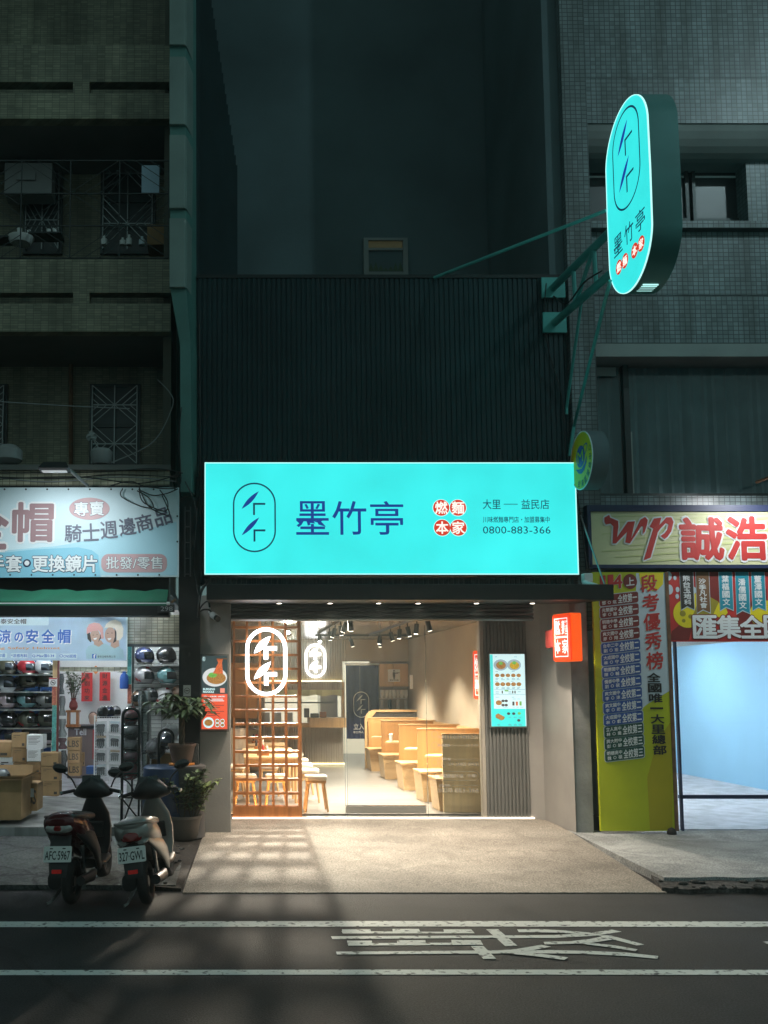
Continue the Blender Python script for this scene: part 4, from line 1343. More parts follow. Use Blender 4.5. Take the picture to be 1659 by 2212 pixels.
# second neon emblem on the fluted wall
fn2 = FY(YBK - .05)
a, c, d, e = RC(659, 1391, 704, 1464, YBK - .05)
q = MB(); logo(q, fn2, (a + d) / 2, (c + e) / 2, e - c, .05, 0, .02, 0, 0, .07)
tag(q.build('neon_emblem', 'neon_white'), 'small white neon capsule emblem on the fluted rear wall', 'neon sign')
# noren curtain
Yn = YBK - .08
nr = thing('door_curtain', 'navy split door curtain with white capsule emblem in the kitchen doorway', 'curtain', at=((xd0 + xd1) / 2, Yn, P(780, 1596, Yn).z))
zn0, zn1 = P(780, 1596, Yn).z, P(780, 1437, Yn).z
xm = P(778, 1500, Yn).x
for xa, xb in ((xd0 + .02, xm - .001), (xm + .001, xd1 - .02)):
    q = MB(); secs_v, secs_f = [], []
    for i in range(13):
        x = xa + (xb - xa) * i / 12
        y = Yn + .015 * math.sin(i * 1.1) + .01
        secs_v += [(x, y, zn0), (x, y, zn1), (x, y + .01, zn1), (x, y + .01, zn0)]
    for i in range(12):
        for k in range(4): secs_f.append((4 * i + k, 4 * i + (k + 1) % 4, 4 * i + 4 + (k + 1) % 4, 4 * i + 4 + k))
    q.add(secs_v, secs_f); q.build('cloth', 'noren_navy', nr)
q = MB(); q.cyl((xd0, Yn - .01, zn1 + .03), (xd1, Yn - .01, zn1 + .03), .018, n=8); q.build('rod', 'white_paint', nr)
fq = FY(Yn - .012)
q = MB(); a, c, d, e = RC(764.5, 1494, 796, 1550, Yn); logo(q, fq, (a + d) / 2, (c + e) / 2, e - c, .016, 0, None, 0, 0, .018)
q.text('立入', fq, RC(764, 1563, 786, 1576, Yn), 0, .012).text('非工作人', fq, RC(763, 1579, 785, 1584, Yn), 0, .02)
q.build('lettering', 'print_white', nr)
# cupboard and dish rack in the rear right corner
cb = thing('wall_cupboard', 'light wooden wall cupboard with two doors beside the door curtain', 'cupboard', at=(P(850, 1483, YBK).x, YBK, P(850, 1483, YBK).z))
for x0, x1 in ((820, 849.5), (850.3, 882)): MB().pbox(x0, 1434, x1, 1483, YBK - .12, .1).build('door', 'wood_light', cb)
fs_ = FY(YBK - .13)
a, c, d, e = RC(838, 1446, 864, 1473, YBK - .13)
sgn = MB().prism(rr(a, c, d, e, .02), fs_, 0, .008).build('notice', 'print_white'); tag(sgn, 'white notice of a tray carrying figure on the wooden cupboard', 'notice')
q = MB(); cx, cz = (a + d) / 2, (c + e) / 2 + .03
q.disc(cx, cz + .085, .022, fs_, .01, 14); q.poly([(cx - .03, cz + .055), (cx + .02, cz + .055), (cx + .03, cz - .03), (cx + .012, cz - .12), (cx - .012, cz - .12), (cx - .03, cz - .02)], fs_, .01)
q.poly([(cx + .02, cz + .02), (cx + .10, cz + .015), (cx + .10, cz + .03), (cx + .02, cz + .045)], fs_, .011); q.poly([(cx + .06, cz + .035), (cx + .14, cz + .035), (cx + .14, cz + .05), (cx + .06, cz + .05)], fs_, .01)
q.text('餐盤回收區', fs_, (cx - .11, c + .025, cx + .11, c + .06), .01, .02); q.build('lettering', 'print_black', sgn)
dr = thing('dish_rack', 'wall rack of pale bowls and cups under the wooden cupboard', 'dish rack', at=(P(850, 1533, YBK).x, YBK, P(850, 1533, YBK).z))
q = MB(); q.pbox(820, 1508, 882, 1510, YBK - .14, .2); q.pbox(820, 1532, 882, 1534, YBK - .14, .2); q.build('shelf', 'steel', dr)
for i in range(7):
    p = P(825 + i * 8.6, 1500, YBK - .05)
    bw = MB().lathe((p.x, p.y, P(850, 1508, YBK).z), [(.03, 0), (.045, .05), (.05, .12), (.048, .2)], 12).build('bowl', 'white_plastic', smooth=True)
    tag(bw, 'pale bowl stack on the upper dish rack shelf', 'bowl', 'bowl stacks on the dish rack')
    if i % 2 == 0:
        bw = MB().lathe((p.x, p.y, P(850, 1532, YBK).z), [(.03, 0), (.04, .06), (.04, .22), (.02, .24)], 12).build('bottle', ['steel', 'cloth_dark', 'white_plastic', 'steel'][i // 2], smooth=True)
        tag(bw, 'bottle standing on the lower dish rack shelf', 'bottle', 'bottles on the dish rack')
q = MB(); q.box(3.55, XRW, YBK + .25, YBK + .35, zF, zC); q.build('rear_wall_panel', 'interior_wall', ns)
q = MB(); q.pbox(886, 1458, 892, 1488, YBK - 2.2, .02); tag(q.build('wall_notice', 'print_white'), 'small white notice high on the beige right wall', 'notice')
# booths
def booth(yn, label, first):
    o = thing('booth_bench', label, 'booth', 'wooden booths along the right wall', at=(0, 0, 0))
    xa, xw = 3.26, XRW - .004
    q = MB(); sh = [(xa + .0, 0), (xa - .045, .46), (xa - .045, .50), (xw, .50), (xw, 0)]
    F_ = Fr((0, 0, zF), (1, 0, 0), (0, 0, 1), (0, 1, 0))
    v0, v1 = 0.0, .66
    if first: v0, v1 = .05, .62
    q.prism(sh[:2] + [(xw, .46), sh[4]], F_, v0 + .05, v1); q.build('base', 'wood_pale', o)
    q = MB(); q.box(xa - .06, xw, v0, v1, zF + .462, zF + .50); q.build('seat', 'wood_light', o, bev=.006)
    yb = v1 + .002 if not first else 0
    q = MB(); q.box(xa + .035, xw, yb, yb + .045, zF + (.5 if not first else .0), zF + 1.16); q.build('backrest', 'wood_lightened' if first else 'wood_orange', o)
    q = MB(); q.box(xa + .03, xw, yb - .01, yb + .055, zF + 1.162, zF + 1.18); q.build('cap', 'wood_pale', o)
    if not first:
        q = MB(); q.prism([(xa - .08, -.42), (xw, -.42), (xw, -.02), (xa + .05, -.02)], Fr((0, 0, 0), (1, 0, 0), (0, 1, 0), (0, 0, 1)), zF + .76, zF + .79); q.build('table', 'wood_pale', o, bev=.004)
    o.location = (0, yn, 0)
    return o
booth(14.22, 'wooden booth nearest the glass with its plain back to the street', True)
labs = ['wooden booth with bench and table, second from the glass', 'wooden booth with bench and table, third from the glass', 'wooden booth with bench and table, fourth from the glass', 'wooden booth farthest from the glass, next to the rounded divider']
for yn, lb in zip((15.4, 17.1, 19.1, 20.9), labs): booth(yn, lb, False)
Yd = 21.75
dv = thing('rounded_divider', 'low rounded wooden divider in front of the kitchen doorway', 'divider', at=(3.3, Yd, zF))
x0 = P(787, 1560, Yd).x
z1 = P(850, 1533, Yd).z
q = MB(); q.prism([(x0, zF), (x0, z1 - .25)] + [(x0 + .25 - .25 * math.cos(R_(k * 15)), z1 - .25 + .25 * math.sin(R_(k * 15))) for k in range(1, 7)] + [(XRW - .002, z1), (XRW - .002, z1 - .05), (x0 + .27, z1 - .05), (x0 + .05, z1 - .30), (x0 + .05, zF)], FY(Yd), 0, .08)
q.build('frame', 'wood_light', dv)
q = MB(); q.box(x0 + .06, XRW - .01, Yd - .05, Yd - .03, zF, z1 - .30); q.build('panel', 'wood_orange', dv)
q = MB(); q.box(x0 + .06, XRW - .01, Yd - .045, Yd - .035, z1 - .298, z1 - .055); q.build('acrylic', 'smoke_acrylic', dv)
q = MB(); q.box(XRW - .06, XRW - .003, YS + .4, Yd - .1, zF + 1.0, zF + 1.155); tag(q.build('wall_ledge', 'wood_light'), 'long light wooden ledge along the beige right wall', 'ledge')
cup = thing('paper_cup', 'white patterned paper cup on the third booth table', 'cup', at=(3.32, 18.8, zF + .79))
MB().lathe((3.32, 18.8, zF + .79), [(.03, 0), (.04, .13)], 14).build('cup', 'white_plastic', cup, smooth=True)
MB().lathe((3.32, 18.8, zF + .92), [(.044, 0), (.044, .015), (.03, .025)], 14).build('lid', 'white_plastic', cup)
# tables and stools on the left
def table(y, lab):
    o = thing('dining_table', lab, 'table', 'light wooden tables behind the lattice', at=(0, 0, 0))
    MB().box(.30, 1.22, -.36, .36, zF + .71, zF + .75).build('table_top', 'wood_pale', o, bev=.006)
    for x in (.36, 1.14):
        for yy in (-.3, .3): MB().tube([(x, yy, zF), (x, yy, zF + .709)], [.022, .03], 8).build('leg', 'wood_light', o)
    MB().box(.34, 1.18, -.31, .31, zF + .64, zF + .705).build('apron', 'wood_light', o)
    o.location = (0, y, 0)
    return o
table(15.6, 'light wooden table nearest the lattice'); table(17.2, 'second light wooden table from the lattice'); table(18.9, 'third light wooden table from the lattice'); table(20.6, 'light wooden table nearest the service counter')
st = thing('stool', 'near wooden stool with pale cushion, closest to the glass', 'stool', 'wooden stools beside the tables', at=(0, 0, 0))
MB().rrect(-.17, -.16, .17, .16, .06, Fr((0, 0, 0), (1, 0, 0), (0, 1, 0), (0, 0, 1)), .47, .54).build('cushion', 'cushion', st, bev=.02)
MB().box(-.15, .15, -.14, .14, .425, .469).build('seat', 'wood_light', st, bev=.01)
for sx in (-1, 1):
    for sy in (-1, 1): MB().tube([(sx * .17, sy * .16, 0), (sx * .115, sy * .105, .43)], [.016, .022], 8).build('leg', 'wood_light', st)
st.location = (1.38, 14.42, zF)
for (x, y, lb) in ((1.37, 15.5, 'second stool from the glass, beside the nearest table'), (1.37, 16.6, 'third stool from the glass, beside the second table'), (1.38, 17.7, 'fourth stool from the glass in the row'), (1.40, 19.0, 'stool farthest from the glass in the right row'),
                   (.30, 14.55, 'stool behind the left half of the lattice'), (.78, 14.55, 'stool behind the right half of the lattice'), (.16, 16.3, 'stool against the left wall, behind the lattice'), (.75, 16.4, 'stool between the first and second tables')):
    dup(st, (x, y, zF), rnd.uniform(-.15, .15), 'wooden ' + lb)
q = MB(); q.lathe((.20, 17.4, zF), [(.17, 0), (.17, 1.12)], 24); tag(q.build('steel_bin', 'steel', smooth=True), 'round brushed steel bin against the left wall behind the lattice', 'bin')
q = MB(); q.box(-.09, .72, 21.2, 21.9, 1.35, 2.62); tag(q.build('storage_cupboard', 'wood_orange', bev=.01), 'orange wooden cupboard on the wall seen through the lattice', 'cupboard')
q = MB(); q.box(-.09, .78, 21.1, 21.9, zF, 1.1); tag(q.build('side_counter', 'fluted_grey', bev=.01), 'grey side counter under the orange wooden cupboard', 'counter')
for y, n_ in ((15.6, 'nearest'), (17.2, 'second'), (18.9, 'third')):
    o = thing('condiment_caddy', 'small condiment caddy on the %s table behind the lattice' % n_, 'caddy', 'condiment caddies on the tables', at=(.62, y, zF + .751))
    MB().box(.52, .72, y - .06, y + .06, zF + .751, zF + .80).build('tray', 'wood_dark', o)
    for k in range(3): MB().lathe((.56 + k * .06, y, zF + .801), [(.022, 0), (.022, .09), (.012, .11), (.012, .13)], 10).build('bottle', ['black_plastic', 'print_red', 'cushion'][k], o, smooth=True)
# ceiling tracks with their spotlights
for X, ya, yb, lb in ((1.95, 14.3, 19.6, 'left'), (3.16, 14.3, 20.6, 'right')):
    q = MB(); q.box(X - .02, X + .02, ya, yb, zC - .035, zC - .001); tag(q.build('lighting_track', 'black_metal'), 'black ceiling lighting track on the %s of the shop aisle' % lb, 'lighting track')
q = MB(); q.box(1.97, 4.0, 20.38, 20.42, zC - .035, zC - .001); tag(q.build('lighting_track', 'black_metal'), 'black ceiling lighting track across the rear of the shop', 'lighting track')
def spotl(x, y, lab, tilt=(0, 0), lit=0, power=34, wide=100):
    o = thing('track_spotlight', lab, 'spotlight', 'black track spotlights on the shop ceiling', at=(x, y, zC - .04))
    d_ = Vector((tilt[0], tilt[1], -1)).normalized()
    a = Vector((x, y, zC - .10)); b_ = a + d_ * .17
    MB().tube([(x, y, zC - .036), a], .012, 6).build('stem', 'black_metal', o)
    MB().tube([a, b_], .042, 14).build('body', 'black_metal', o, smooth=True)
    MB().tube([b_ + d_ * .001, b_ + d_ * .004], .034, 14).build('lens', 'spot_lens' if lit else 'lamp_lens', o)
    if power: lamp('SPOT', 'lamp', b_ + d_ * .012, power * (1.0 if power < 1000 else 1), (1, .88, .70), o, .07 if power > 1000 else .03, wide, .7, aim=b_ + d_ * 2)
    return o
left = [(2.08, 19.2, 'lit bright'), (1.955, 17.4, ''), (1.95, 16.5, ''), (1.93, 15.7, ''), (1.90, 14.9, ''), (1.94, 14.45, '')]
spotl(1.95, 19.2, 'bright track spotlight facing the street, end of the left track', (-.1, -1.0), 1, 300, 110)
for i, (x, y, n_) in enumerate((('black', 17.4, 'second'), ('black', 16.5, 'third'), ('black', 15.7, 'fourth'), ('black', 14.95, 'fifth'), ('black', 14.5, 'sixth'))):
    spotl(1.95, y, 'black track spotlight, %s from the rear on the left track' % n_, (-.35 if i % 2 else .1, .1), 0, 420)
spotl(2.75, 20.4, 'tilted black spotlight hanging alone on the rear track', (.3, .1), 0, 380)
spotl(3.40, 20.4, 'upright black spotlight at the right of the rear track', (0, .1), 0, 380)
for i, (y, n_) in enumerate(((19.0, 'last'), (17.75, 'fifth'), (16.8, 'fourth'), (16.1, 'third'), (15.3, 'second'), (14.5, 'first'))):
    spotl(3.16, y, 'black track spotlight, %s from the glass on the right track' % n_, (.25 if i % 2 else -.1, 0), 0, 420)
p = P(624, 1341, 14.3)
spotl(1.15, 17.3, 'bright spotlight aimed at the street over the wooden lattice', (0, -4.2), 1, 2400, 56)
for x, w_ in ((1.6, 'left'), (3.6, 'right')):
    l = MB().box(x - .6, x + .6, 24.5, 24.7, zC - .05, zC - .001).build('ceiling_light', 'white_paint')
    tag(l, 'white ceiling light in the kitchen, %s of two' % w_, 'ceiling light')
    MB().box(x - .55, x + .55, 24.53, 24.67, zC - .06, zC - .051).build('diffuser', 'tube_white', l)
# ---------------------------------------------------------------- right: the tiled building and its shop
XT = 4.97                                                                # its left end
tb_ = thing('tiled_building', 'grey tiled apartment building with ledges and curtained windows on the right', 'building', at=(9, 13.2, 0))
YT = 13.25
z_ = lambda py, Y=YT, px=1450: P(px, py, Y).z
def tband(name, p0, p1, Y, mt, dep=.25, xa=None):
    return MB().box(XT + .36 if xa is None else xa, 22, Y, Y + dep, z_(p1, Y), z_(p0, Y)).build(name, mt, tb_)
MB().box(XT, XT + .36, 12.98, 15, 2.9, 26).build('tiled_pier', 'grey_tile', tb_)
MB().box(XT - .22, XT - .004, 13.12, 16, 3.2, 26).build('side_wall', 'dark_plaster', tb_)
tband('tiled_wall', -400, 168, YT, 'grey_tile'); tband('tiled_wall', 168.5, 266, YT - .05, 'grey_tile')
q = MB(); secs = []
for X in (XT + .361, 22):                                                # plaster eave with a hollow underside
    za, zb = z_(350, YT + .3), z_(266, YT - .05)
    secs.append([Vector((X, YT + .6, za))] + [Vector((X, YT + .33 - .36 * math.sin(R_(k * 15)), zb - (zb - za) * math.cos(R_(k * 15)))) for k in range(7)] + [Vector((X, YT + .6, zb))])
q.loft(secs); q.build('plaster_eave', 'plaster_band', tb_)
q = MB(); q.box(XT + .36, 22, YT + .65, YT + .8, z_(480), z_(340, YT + .6)); q.build('window_wall', 'dark_plaster', tb_)
for a, b_ in ((1243, 1395), (1405, 1488), (1496, 1612)):                 # upper windows
    x0, z0, x1, z1 = RC(a, 352, b_, 478, YT + .55)
    w = MB(); t = .05
    w.box(x0, x0 + t, YT + .55, YT + .64, z0, z1).box(x1 - t, x1, YT + .55, YT + .64, z0, z1).box(x0 + t, x1 - t, YT + .55, YT + .64, z1 - t, z1).box(x0 + t, x1 - t, YT + .55, YT + .64, z0, z0 + t)
    w = w.build('window', 'dark_alu', tb_)
    MB().box(x0 + t, x1 - t, YT + .60, YT + .61, z0 + t, z1 - t).build('pane', 'window_glass', w)
    MB().box(x0 + t, x1 - t, YT + .585, YT + .598, z1 - .22, z1 - .19).build('blind_rail', 'white_paint', w)
MB().pbox(1614, 345, 2300, 480, YT + .3, .3).build('tiled_wall', 'grey_tile', tb_)
tband('ledge', 477, 492, YT - .12, 'grey_tile', .7)
tband('tiled_wall', 494, 637, YT, 'grey_tile'); tband('tiled_wall', 639, 741, YT - .06, 'grey_tile')
tband('plaster_ledge', 742, 770, YT - .16, 'plaster_band', .5)
q = MB(); q.box(XT + .36, 22, YT + .5, YT + .6, z_(1075), z_(770)); q.build('window_wall', 'void_dark', tb_)
x0, z0, x1, z1 = RC(1243, 776, 2200, 1066, YT + .2)
w = MB(); t = .06
for px in (1243, 1350): w.box(P(px, 920, YT + .2).x, P(px + 12, 920, YT + .2).x, YT + .2, YT + .3, z0, z1)
w.box(x0, x1, YT + .19, YT + .3, z0 - .06, z0).box(x0, x1, YT + .19, YT + .3, z1, z1 + .06)
w = w.build('shopfront_window', 'dark_alu', tb_)
xa, xb = P(1255, 920, YT + .2).x, P(1350, 920, YT + .2).x
xc_ = P(1362, 920, YT + .2).x
MB().box(xa, xb, YT + .25, YT + .26, z0, z1).box(xc_, x1, YT + .25, YT + .26, z0, z1).build('pane', 'glass', w)
MB().pbox(1289, 793, 1331, 812, YT + .2, .02).build('paper_label', 'plaster_band', w)
def drapes(xa, xb, za, zb, Y, pitch):
    v, f = [], []
    n = int((xb - xa) / pitch * 4)
    for i in range(n + 1):
        x = xa + (xb - xa) * i / n
        y = Y + .05 * math.sin(i * 1.57 + .6 * math.sin(i * .37)) + .02 * math.sin(i * .7)
        v += [(x, y, za), (x, y * .7 + Y * .3, zb)]
    for i in range(n): f.append((2 * i, 2 * i + 2, 2 * i + 3, 2 * i + 1))
    return MB().add(v, f)
drapes(xa, xb, z0, z1 - .05, YT + .4, .17).build('curtain', 'curtain_grey', w, smooth=True)
drapes(xc_, x1, z0, z1 - .05, YT + .4, .17).build('curtain', 'curtain_grey', w, smooth=True)
MB().box(xc_ + .02, xc_ + .05, YT + .27, YT + .30, z0, z0 + .95).build('reflective_strip', 'white_paint', w)
tband('tiled_wall', 1071, 1103, YT - .1, 'grey_tile', .3, XT)
tband('lintel_beam', 1103.5, 1236, YT - .1, 'black_metal', .3, XT)
MB().box(XT, 22, 13.0, 16, 3.42, 3.5).build('soffit', 'dark_plaster', tb_)
MB().box(XT - .2, P(1276, 1560, YP).x, YP + .02, YP + .4, .03, 3.42).build('concrete_pier', 'concrete_wall', tb_)

# WP signboard
YWp = 12.86
fw = FY(YWp)
x0, z0, x1, z1 = RC(1277, 1105, 2100, 1220, YWp)
wp = thing('cram_school_sign', 'pale yellow signboard with bold red lettering, right of the turquoise sign', 'signboard', at=(8, YWp, z0))
MB().box(x0, x1, YWp + .004, 13.1, z0, z1).build('board', 'banner_pale', wp)
wp.children[-1].data.materials[0] = mat('board_cream', (.62, .62, .36), .5, 0, .08, 1)
MB().box(x0 - .05, x1, YWp - .02, 13.14, z1, z1 + .09).box(x0 - .05, x0, YWp - .02, 13.14, z0 - .04, z1).box(x0 - .05, x1, YWp - .02, 13.14, z0 - .05, z0).build('frame', 'print_navy', wp)
q = MB()
for i in range(9):                                                       # pale rays printed on the board
    y = 1112 + i * 12.5
    pts = [P(px, py, YWp) for px, py in ((1300 + 30 * (i % 3), y + 3), (1720, y - 26), (1720, y - 20), (1300 + 30 * (i % 3), y + 5))]
    pts = [(p.x, min(max(p.z, z0 + .01), z1 - .01)) for p in pts]
    q.poly(pts[::-1], fw, .0 + .0004 * i)
q.build('rays', 'print_lime', wp)
wp.children[-1].data.materials[0] = mat('ray_green', (.56, .60, .27), .5, 0, .05)
zm = lambda x, y: (lambda p: (p.x, p.z))(P(1165 + x * .2976, 899.6 + y * .2976, YWp))
wg = [(470, 735), (505, 715), (512, 735), (570, 760), (572, 800), (562, 878), (640, 765), (692, 762), (664, 888), (732, 750), (765, 730), (785, 752), (778, 790), (762, 840), (748, 855), (752, 800), (738, 798), (655, 922), (622, 915), (635, 838), (555, 922), (530, 922), (535, 798), (515, 778), (480, 785), (470, 765)]
pg = [(798, 800), (830, 742), (884, 735), (868, 790), (920, 733), (955, 733), (972, 765), (955, 835), (925, 878), (905, 890), (878, 868), (905, 850), (925, 825), (935, 785), (915, 775), (880, 810), (858, 840), (805, 1025), (755, 1045), (790, 930), (825, 815)]
cen = lambda g: (sum(p[0] for p in g) / len(g), sum(p[1] for p in g) / len(g))
def grow(g, k):
    n = len(g); out = []
    for i in range(n):
        (ax, ay), (bx, by), (cx, cy) = g[i - 1], g[i], g[(i + 1) % n]
        nx, ny = (by - ay) + (cy - by), -((bx - ax) + (cx - bx))
        L = math.hypot(nx, ny) or 1
        out.append((bx + nx / L * k, by + ny / L * k))
    return out
q = MB()
for j_, g in enumerate((wg, pg)):
    for i in range(10): q.poly([zm(a_ + 11 * math.cos(i * .6283), b_ + 11 * math.sin(i * .6283)) for a_, b_ in g], fw, .004 + .0002 * i + .003 * j_)
for ch, a in (('誠', (1468, 1118, 1563, 1210)), ('浩', (1568, 1116, 1656, 1210))): q.text(ch, fw, RC(*a, YWp), .006 , .075)
q.build('letter_outline', 'print_white', wp)
q = MB()
for j_, g in enumerate((wg, pg)): q.poly([zm(*p) for p in g], fw, .0105 + .0012 * j_)
for ch, a in (('誠', (1470, 1120, 1561, 1208)), ('浩', (1570, 1118, 1654, 1208))): q.text(ch, fw, RC(*a, YWp), .010, .042)
q.build('lettering', 'print_red', wp)
sl = thing('sign_lamp', 'dark sign lamp on a bent arm over the pale yellow signboard', 'lamp', at=tuple(P(1700, 1020, 12.3)))
a, b_ = P(1590, 1058, 12.9), P(1705, 1015, 12.0)
MB().tube([P(1760, 1000, 12.98), b_, lerp(b_, a, .6)], .022, 8).build('arm', 'rust', sl)
MB().box(b_.x - .16, b_.x + .16, b_.y - .07, b_.y + .07, b_.z - .02, b_.z + .05).build('head', 'black_metal', sl)
lamp('SPOT', 'lamp', (b_.x, b_.y, b_.z - .03), 130, (.95, .98, 1), sl, .06, 120, .8, aim=(7.2, 12.86, 3.9))

# lime banner with the honour roll
YV = 12.72
fv = FY(YV - .002)
v_ = lambda *r: RC(*r, YV - .002)
zb0, zb1 = P(1380, 1795, YV).z, P(1360, 1236, YV).z
x0, x1 = P(1288, 1500, YV).x, P(1446, 1500, YV).x
vb = thing('honour_roll_banner', 'tall lime green banner of exam honours on the right shop front', 'banner', at=((x0 + x1) / 2, YV, zb0))
MB().box(x0, x1, YV, YV + .05, zb0, zb1).build('board', 'print_lime', vb)
MB().box(x1 + .002, x1 + .05, YV - .01, YV + .09, zb0, zb1).build('side_frame', 'rust', vb)
vz = lambda px, py: (lambda p: (p.x, p.z))(P(px, py, YV - .002))
q = MB(); q.poly([vz(1374, 1238), vz(1374, 1540), vz(1400, 1520), vz(1447, 1492), vz(1436, 1238)], fv, 0)
q.build('grey_field', 'print_palegrey', vb)
q = MB(); q.poly([vz(1380, 1238), vz(1384, 1262), vz(1400, 1276), vz(1418, 1277), vz(1432, 1262), vz(1433, 1238)], fv, .003); q.build('yellow_field', 'print_yellow', vb)
q = MB(); q.poly([vz(1420, 1600), vz(1448, 1560), vz(1453, 1793), vz(1404, 1793), vz(1398, 1680)], fv, .001); q.build('ochre_field', 'print_ochre', vb)
sh = lambda cx, cz: Fr((cx, YV - .002, cz), (1, 0, .115), (0, 0, 1), (0, -1, 0))
rows = [('m', '全校第一', '', '鄧○竑'), ('m', '全校第一', '光榮國中', '李○穎'), ('m', '全校第一', '明德中學', '鄭○馨'), ('m', '全校第一', '爽文國中', '廖○翔'),
        ('b', '全校第二', '台中二中', '劉○瑜'), ('b', '全校第二', '大成國中', '林○守'), ('b', '全校第二', '明德國中', '陳○輔'), ('b', '全校第二', '僑泰中學', '劉○硯'), ('b', '全校第二', '爽文國中', '李○津'), ('b', '全校第二', '爽文國中', '李○珩'), ('b', '全校第二', '大成國中', '林○叡'),
        ('g', '全校第三', '立人高中', '林○喬'), ('g', '全校第三', '興大附中', '彭○諺'), ('g', '全校第三', '明德高中', '魏○碩')]
pw, ph = .535, .155
x0p = P(1346.5, 1560, YV).x - .27
for k, mt_ in (('m', 'print_maroon'), ('b', 'print_blue'), ('g', 'print_darkgreen')):
    qa, qb, qc = MB(), MB(), MB()
    for i, (kk, big, s1, s2) in enumerate(rows):
        if kk != k: continue
        cz = P(1340, 1294 + 25.75 * i, YV).z
        f_ = sh(x0p + .27, cz)
        qa.rrect(-pw / 2 - .008, -ph / 2 - .006, pw / 2 + .008, ph / 2 + .006, .034, f_, .002)
        qb.rrect(-pw / 2, -ph / 2 + .002, pw / 2, ph / 2 - .002, .03, f_, .004)
        qc.text(big, f_, (-.015, -.058, .25, .058), .006, .035)
        qc.text(s1, f_, (-.24, .006, -.035, .06), .006, .03)
        qc.text(s2[0], f_, (-.235, -.058, -.185, -.008), .006, .03).text('○', f_, (-.155, -.052, -.115, -.012), .006, .03).text(s2[2], f_, (-.085, -.058, -.035, -.008), .006, .03)
    o = qb.build('award_plate', mt_, vb)
    qa.build('outline', 'print_palegrey', o)
    qc.build('lettering', 'print_white', o)
q = MB(); q2 = MB()
for ch, px, py in (('段', 1401, 1260), ('考', 1405, 1301.5), ('優', 1408, 1343), ('秀', 1411, 1384.5), ('榜', 1414, 1427)):
    f_ = sh(*vz(px, py)); w = .112; h = .115
    q2.text(ch, f_, (-w, -h, w, h), .004, .06); q.text(ch, f_, (-w, -h, w, h), .007, .034)
q.text('1', sh(*vz(1302, 1258)), (-.028, -.09, .028, .09), .006, .03).text('1', sh(*vz(1319, 1256)), (-.028, -.09, .028, .09), .006, .03).text('4', sh(*vz(1334, 1256)), (-.06, -.09, .06, .09), .006, .03)
q2.text('4', sh(*vz(1334, 1256)), (-.06, -.09, .06, .09), .003, .06)
q2.build('letter_outline', 'print_white', vb); q.build('title_lettering', 'print_red', vb)
p = vz(1361, 1256)
o = MB().disc(p[0], p[1], .095, fv, .004, 30, .105).build('round_badge', 'print_maroon', vb)
MB().text('上', sh(*p), (-.055, -.055, .055, .055), .007, .035).build('lettering', 'print_white', o)
q = MB()
for ch, px, py in (('全', 1412, 1463.5), ('國', 1414, 1486), ('唯', 1416, 1508), ('一', 1418, 1530), ('大', 1420, 1553), ('里', 1421.5, 1575), ('總', 1423, 1597), ('部', 1425, 1620)):
    w, h = (.088, .06) if ch != '一' else (.085, .008)
    q.text(ch, FY(YV - .002), (vz(px, py)[0] - w, vz(px, py)[1] - h, vz(px, py)[0] + w, vz(px, py)[1] + h), .007, .04)
q.build('lettering', 'print_black', vb)

# red banner above the glass front
YR_ = 12.92
fr_ = FY(YR_)
rx = lambda x, y: (lambda p: (p.x, p.z))(P(1426.2 + x * .1402, 1228.7 + y * .1402, YR_))
rb = thing('teacher_banner', 'wide red banner with hanging ribbons and big white characters', 'banner', at=(8, YR_, P(1550, 1386, YR_).z))
x0, z0, x1, z1 = RC(1437, 1236, 2100, 1386, YR_)
MB().box(x0, x1, YR_ + .001, YR_ + .02, z0, z1).build('cloth', 'print_red', rb)
for g in (((780, 50), (900, 50), (900, 520), (760, 440), (740, 200)), ((140, 1100), (180, 960), (300, 860), (500, 880), (440, 1100)), ((1180, 700), (1640, 300), (1660, 1060), (1180, 1060))): MB().poly([rx(*p) for p in g], fr_, .001).build('dark_field', 'print_maroon', rb)
q = MB(); p = rx(420, 690); q.disc(p[0], p[1], .20, fr_, .002, 30); q.poly([rx(*p) for p in ((800, 720), (900, 520), (1010, 600), (1040, 680), (960, 760))], fr_, .002); p = rx(1600, 700); q.disc(p[0], p[1], .20, fr_, .002, 30); q.poly([rx(*p) for p in ((520, 380), (560, 380), (560, 620), (480, 620))], fr_, .0025)
q.build('yellow_shape', 'print_yellow', rb)
q = MB(); q.poly([rx(*p) for p in ((500, 720), (560, 560), (760, 430), (900, 510), (820, 700))], fr_, .003)
for cx, cy, r in ((345, 690, 40), (465, 735, 30), (360, 800, 25)): p = rx(cx, cy); q.disc(p[0], p[1], r * .00105, fr_, .0035, 14)
q.build('olive_shape', 'print_olive', rb)
q = MB()
for cx, cy, r in ((125, 110, 55), (225, 140, 26), (140, 320, 60), (265, 320, 32), (260, 425, 30), (520, 330, 40)): p = rx(cx, cy); q.disc(p[0], p[1], r * .00085, fr_, .003, 16, r * .0012)
q.build('white_shape', 'print_palegrey', rb)
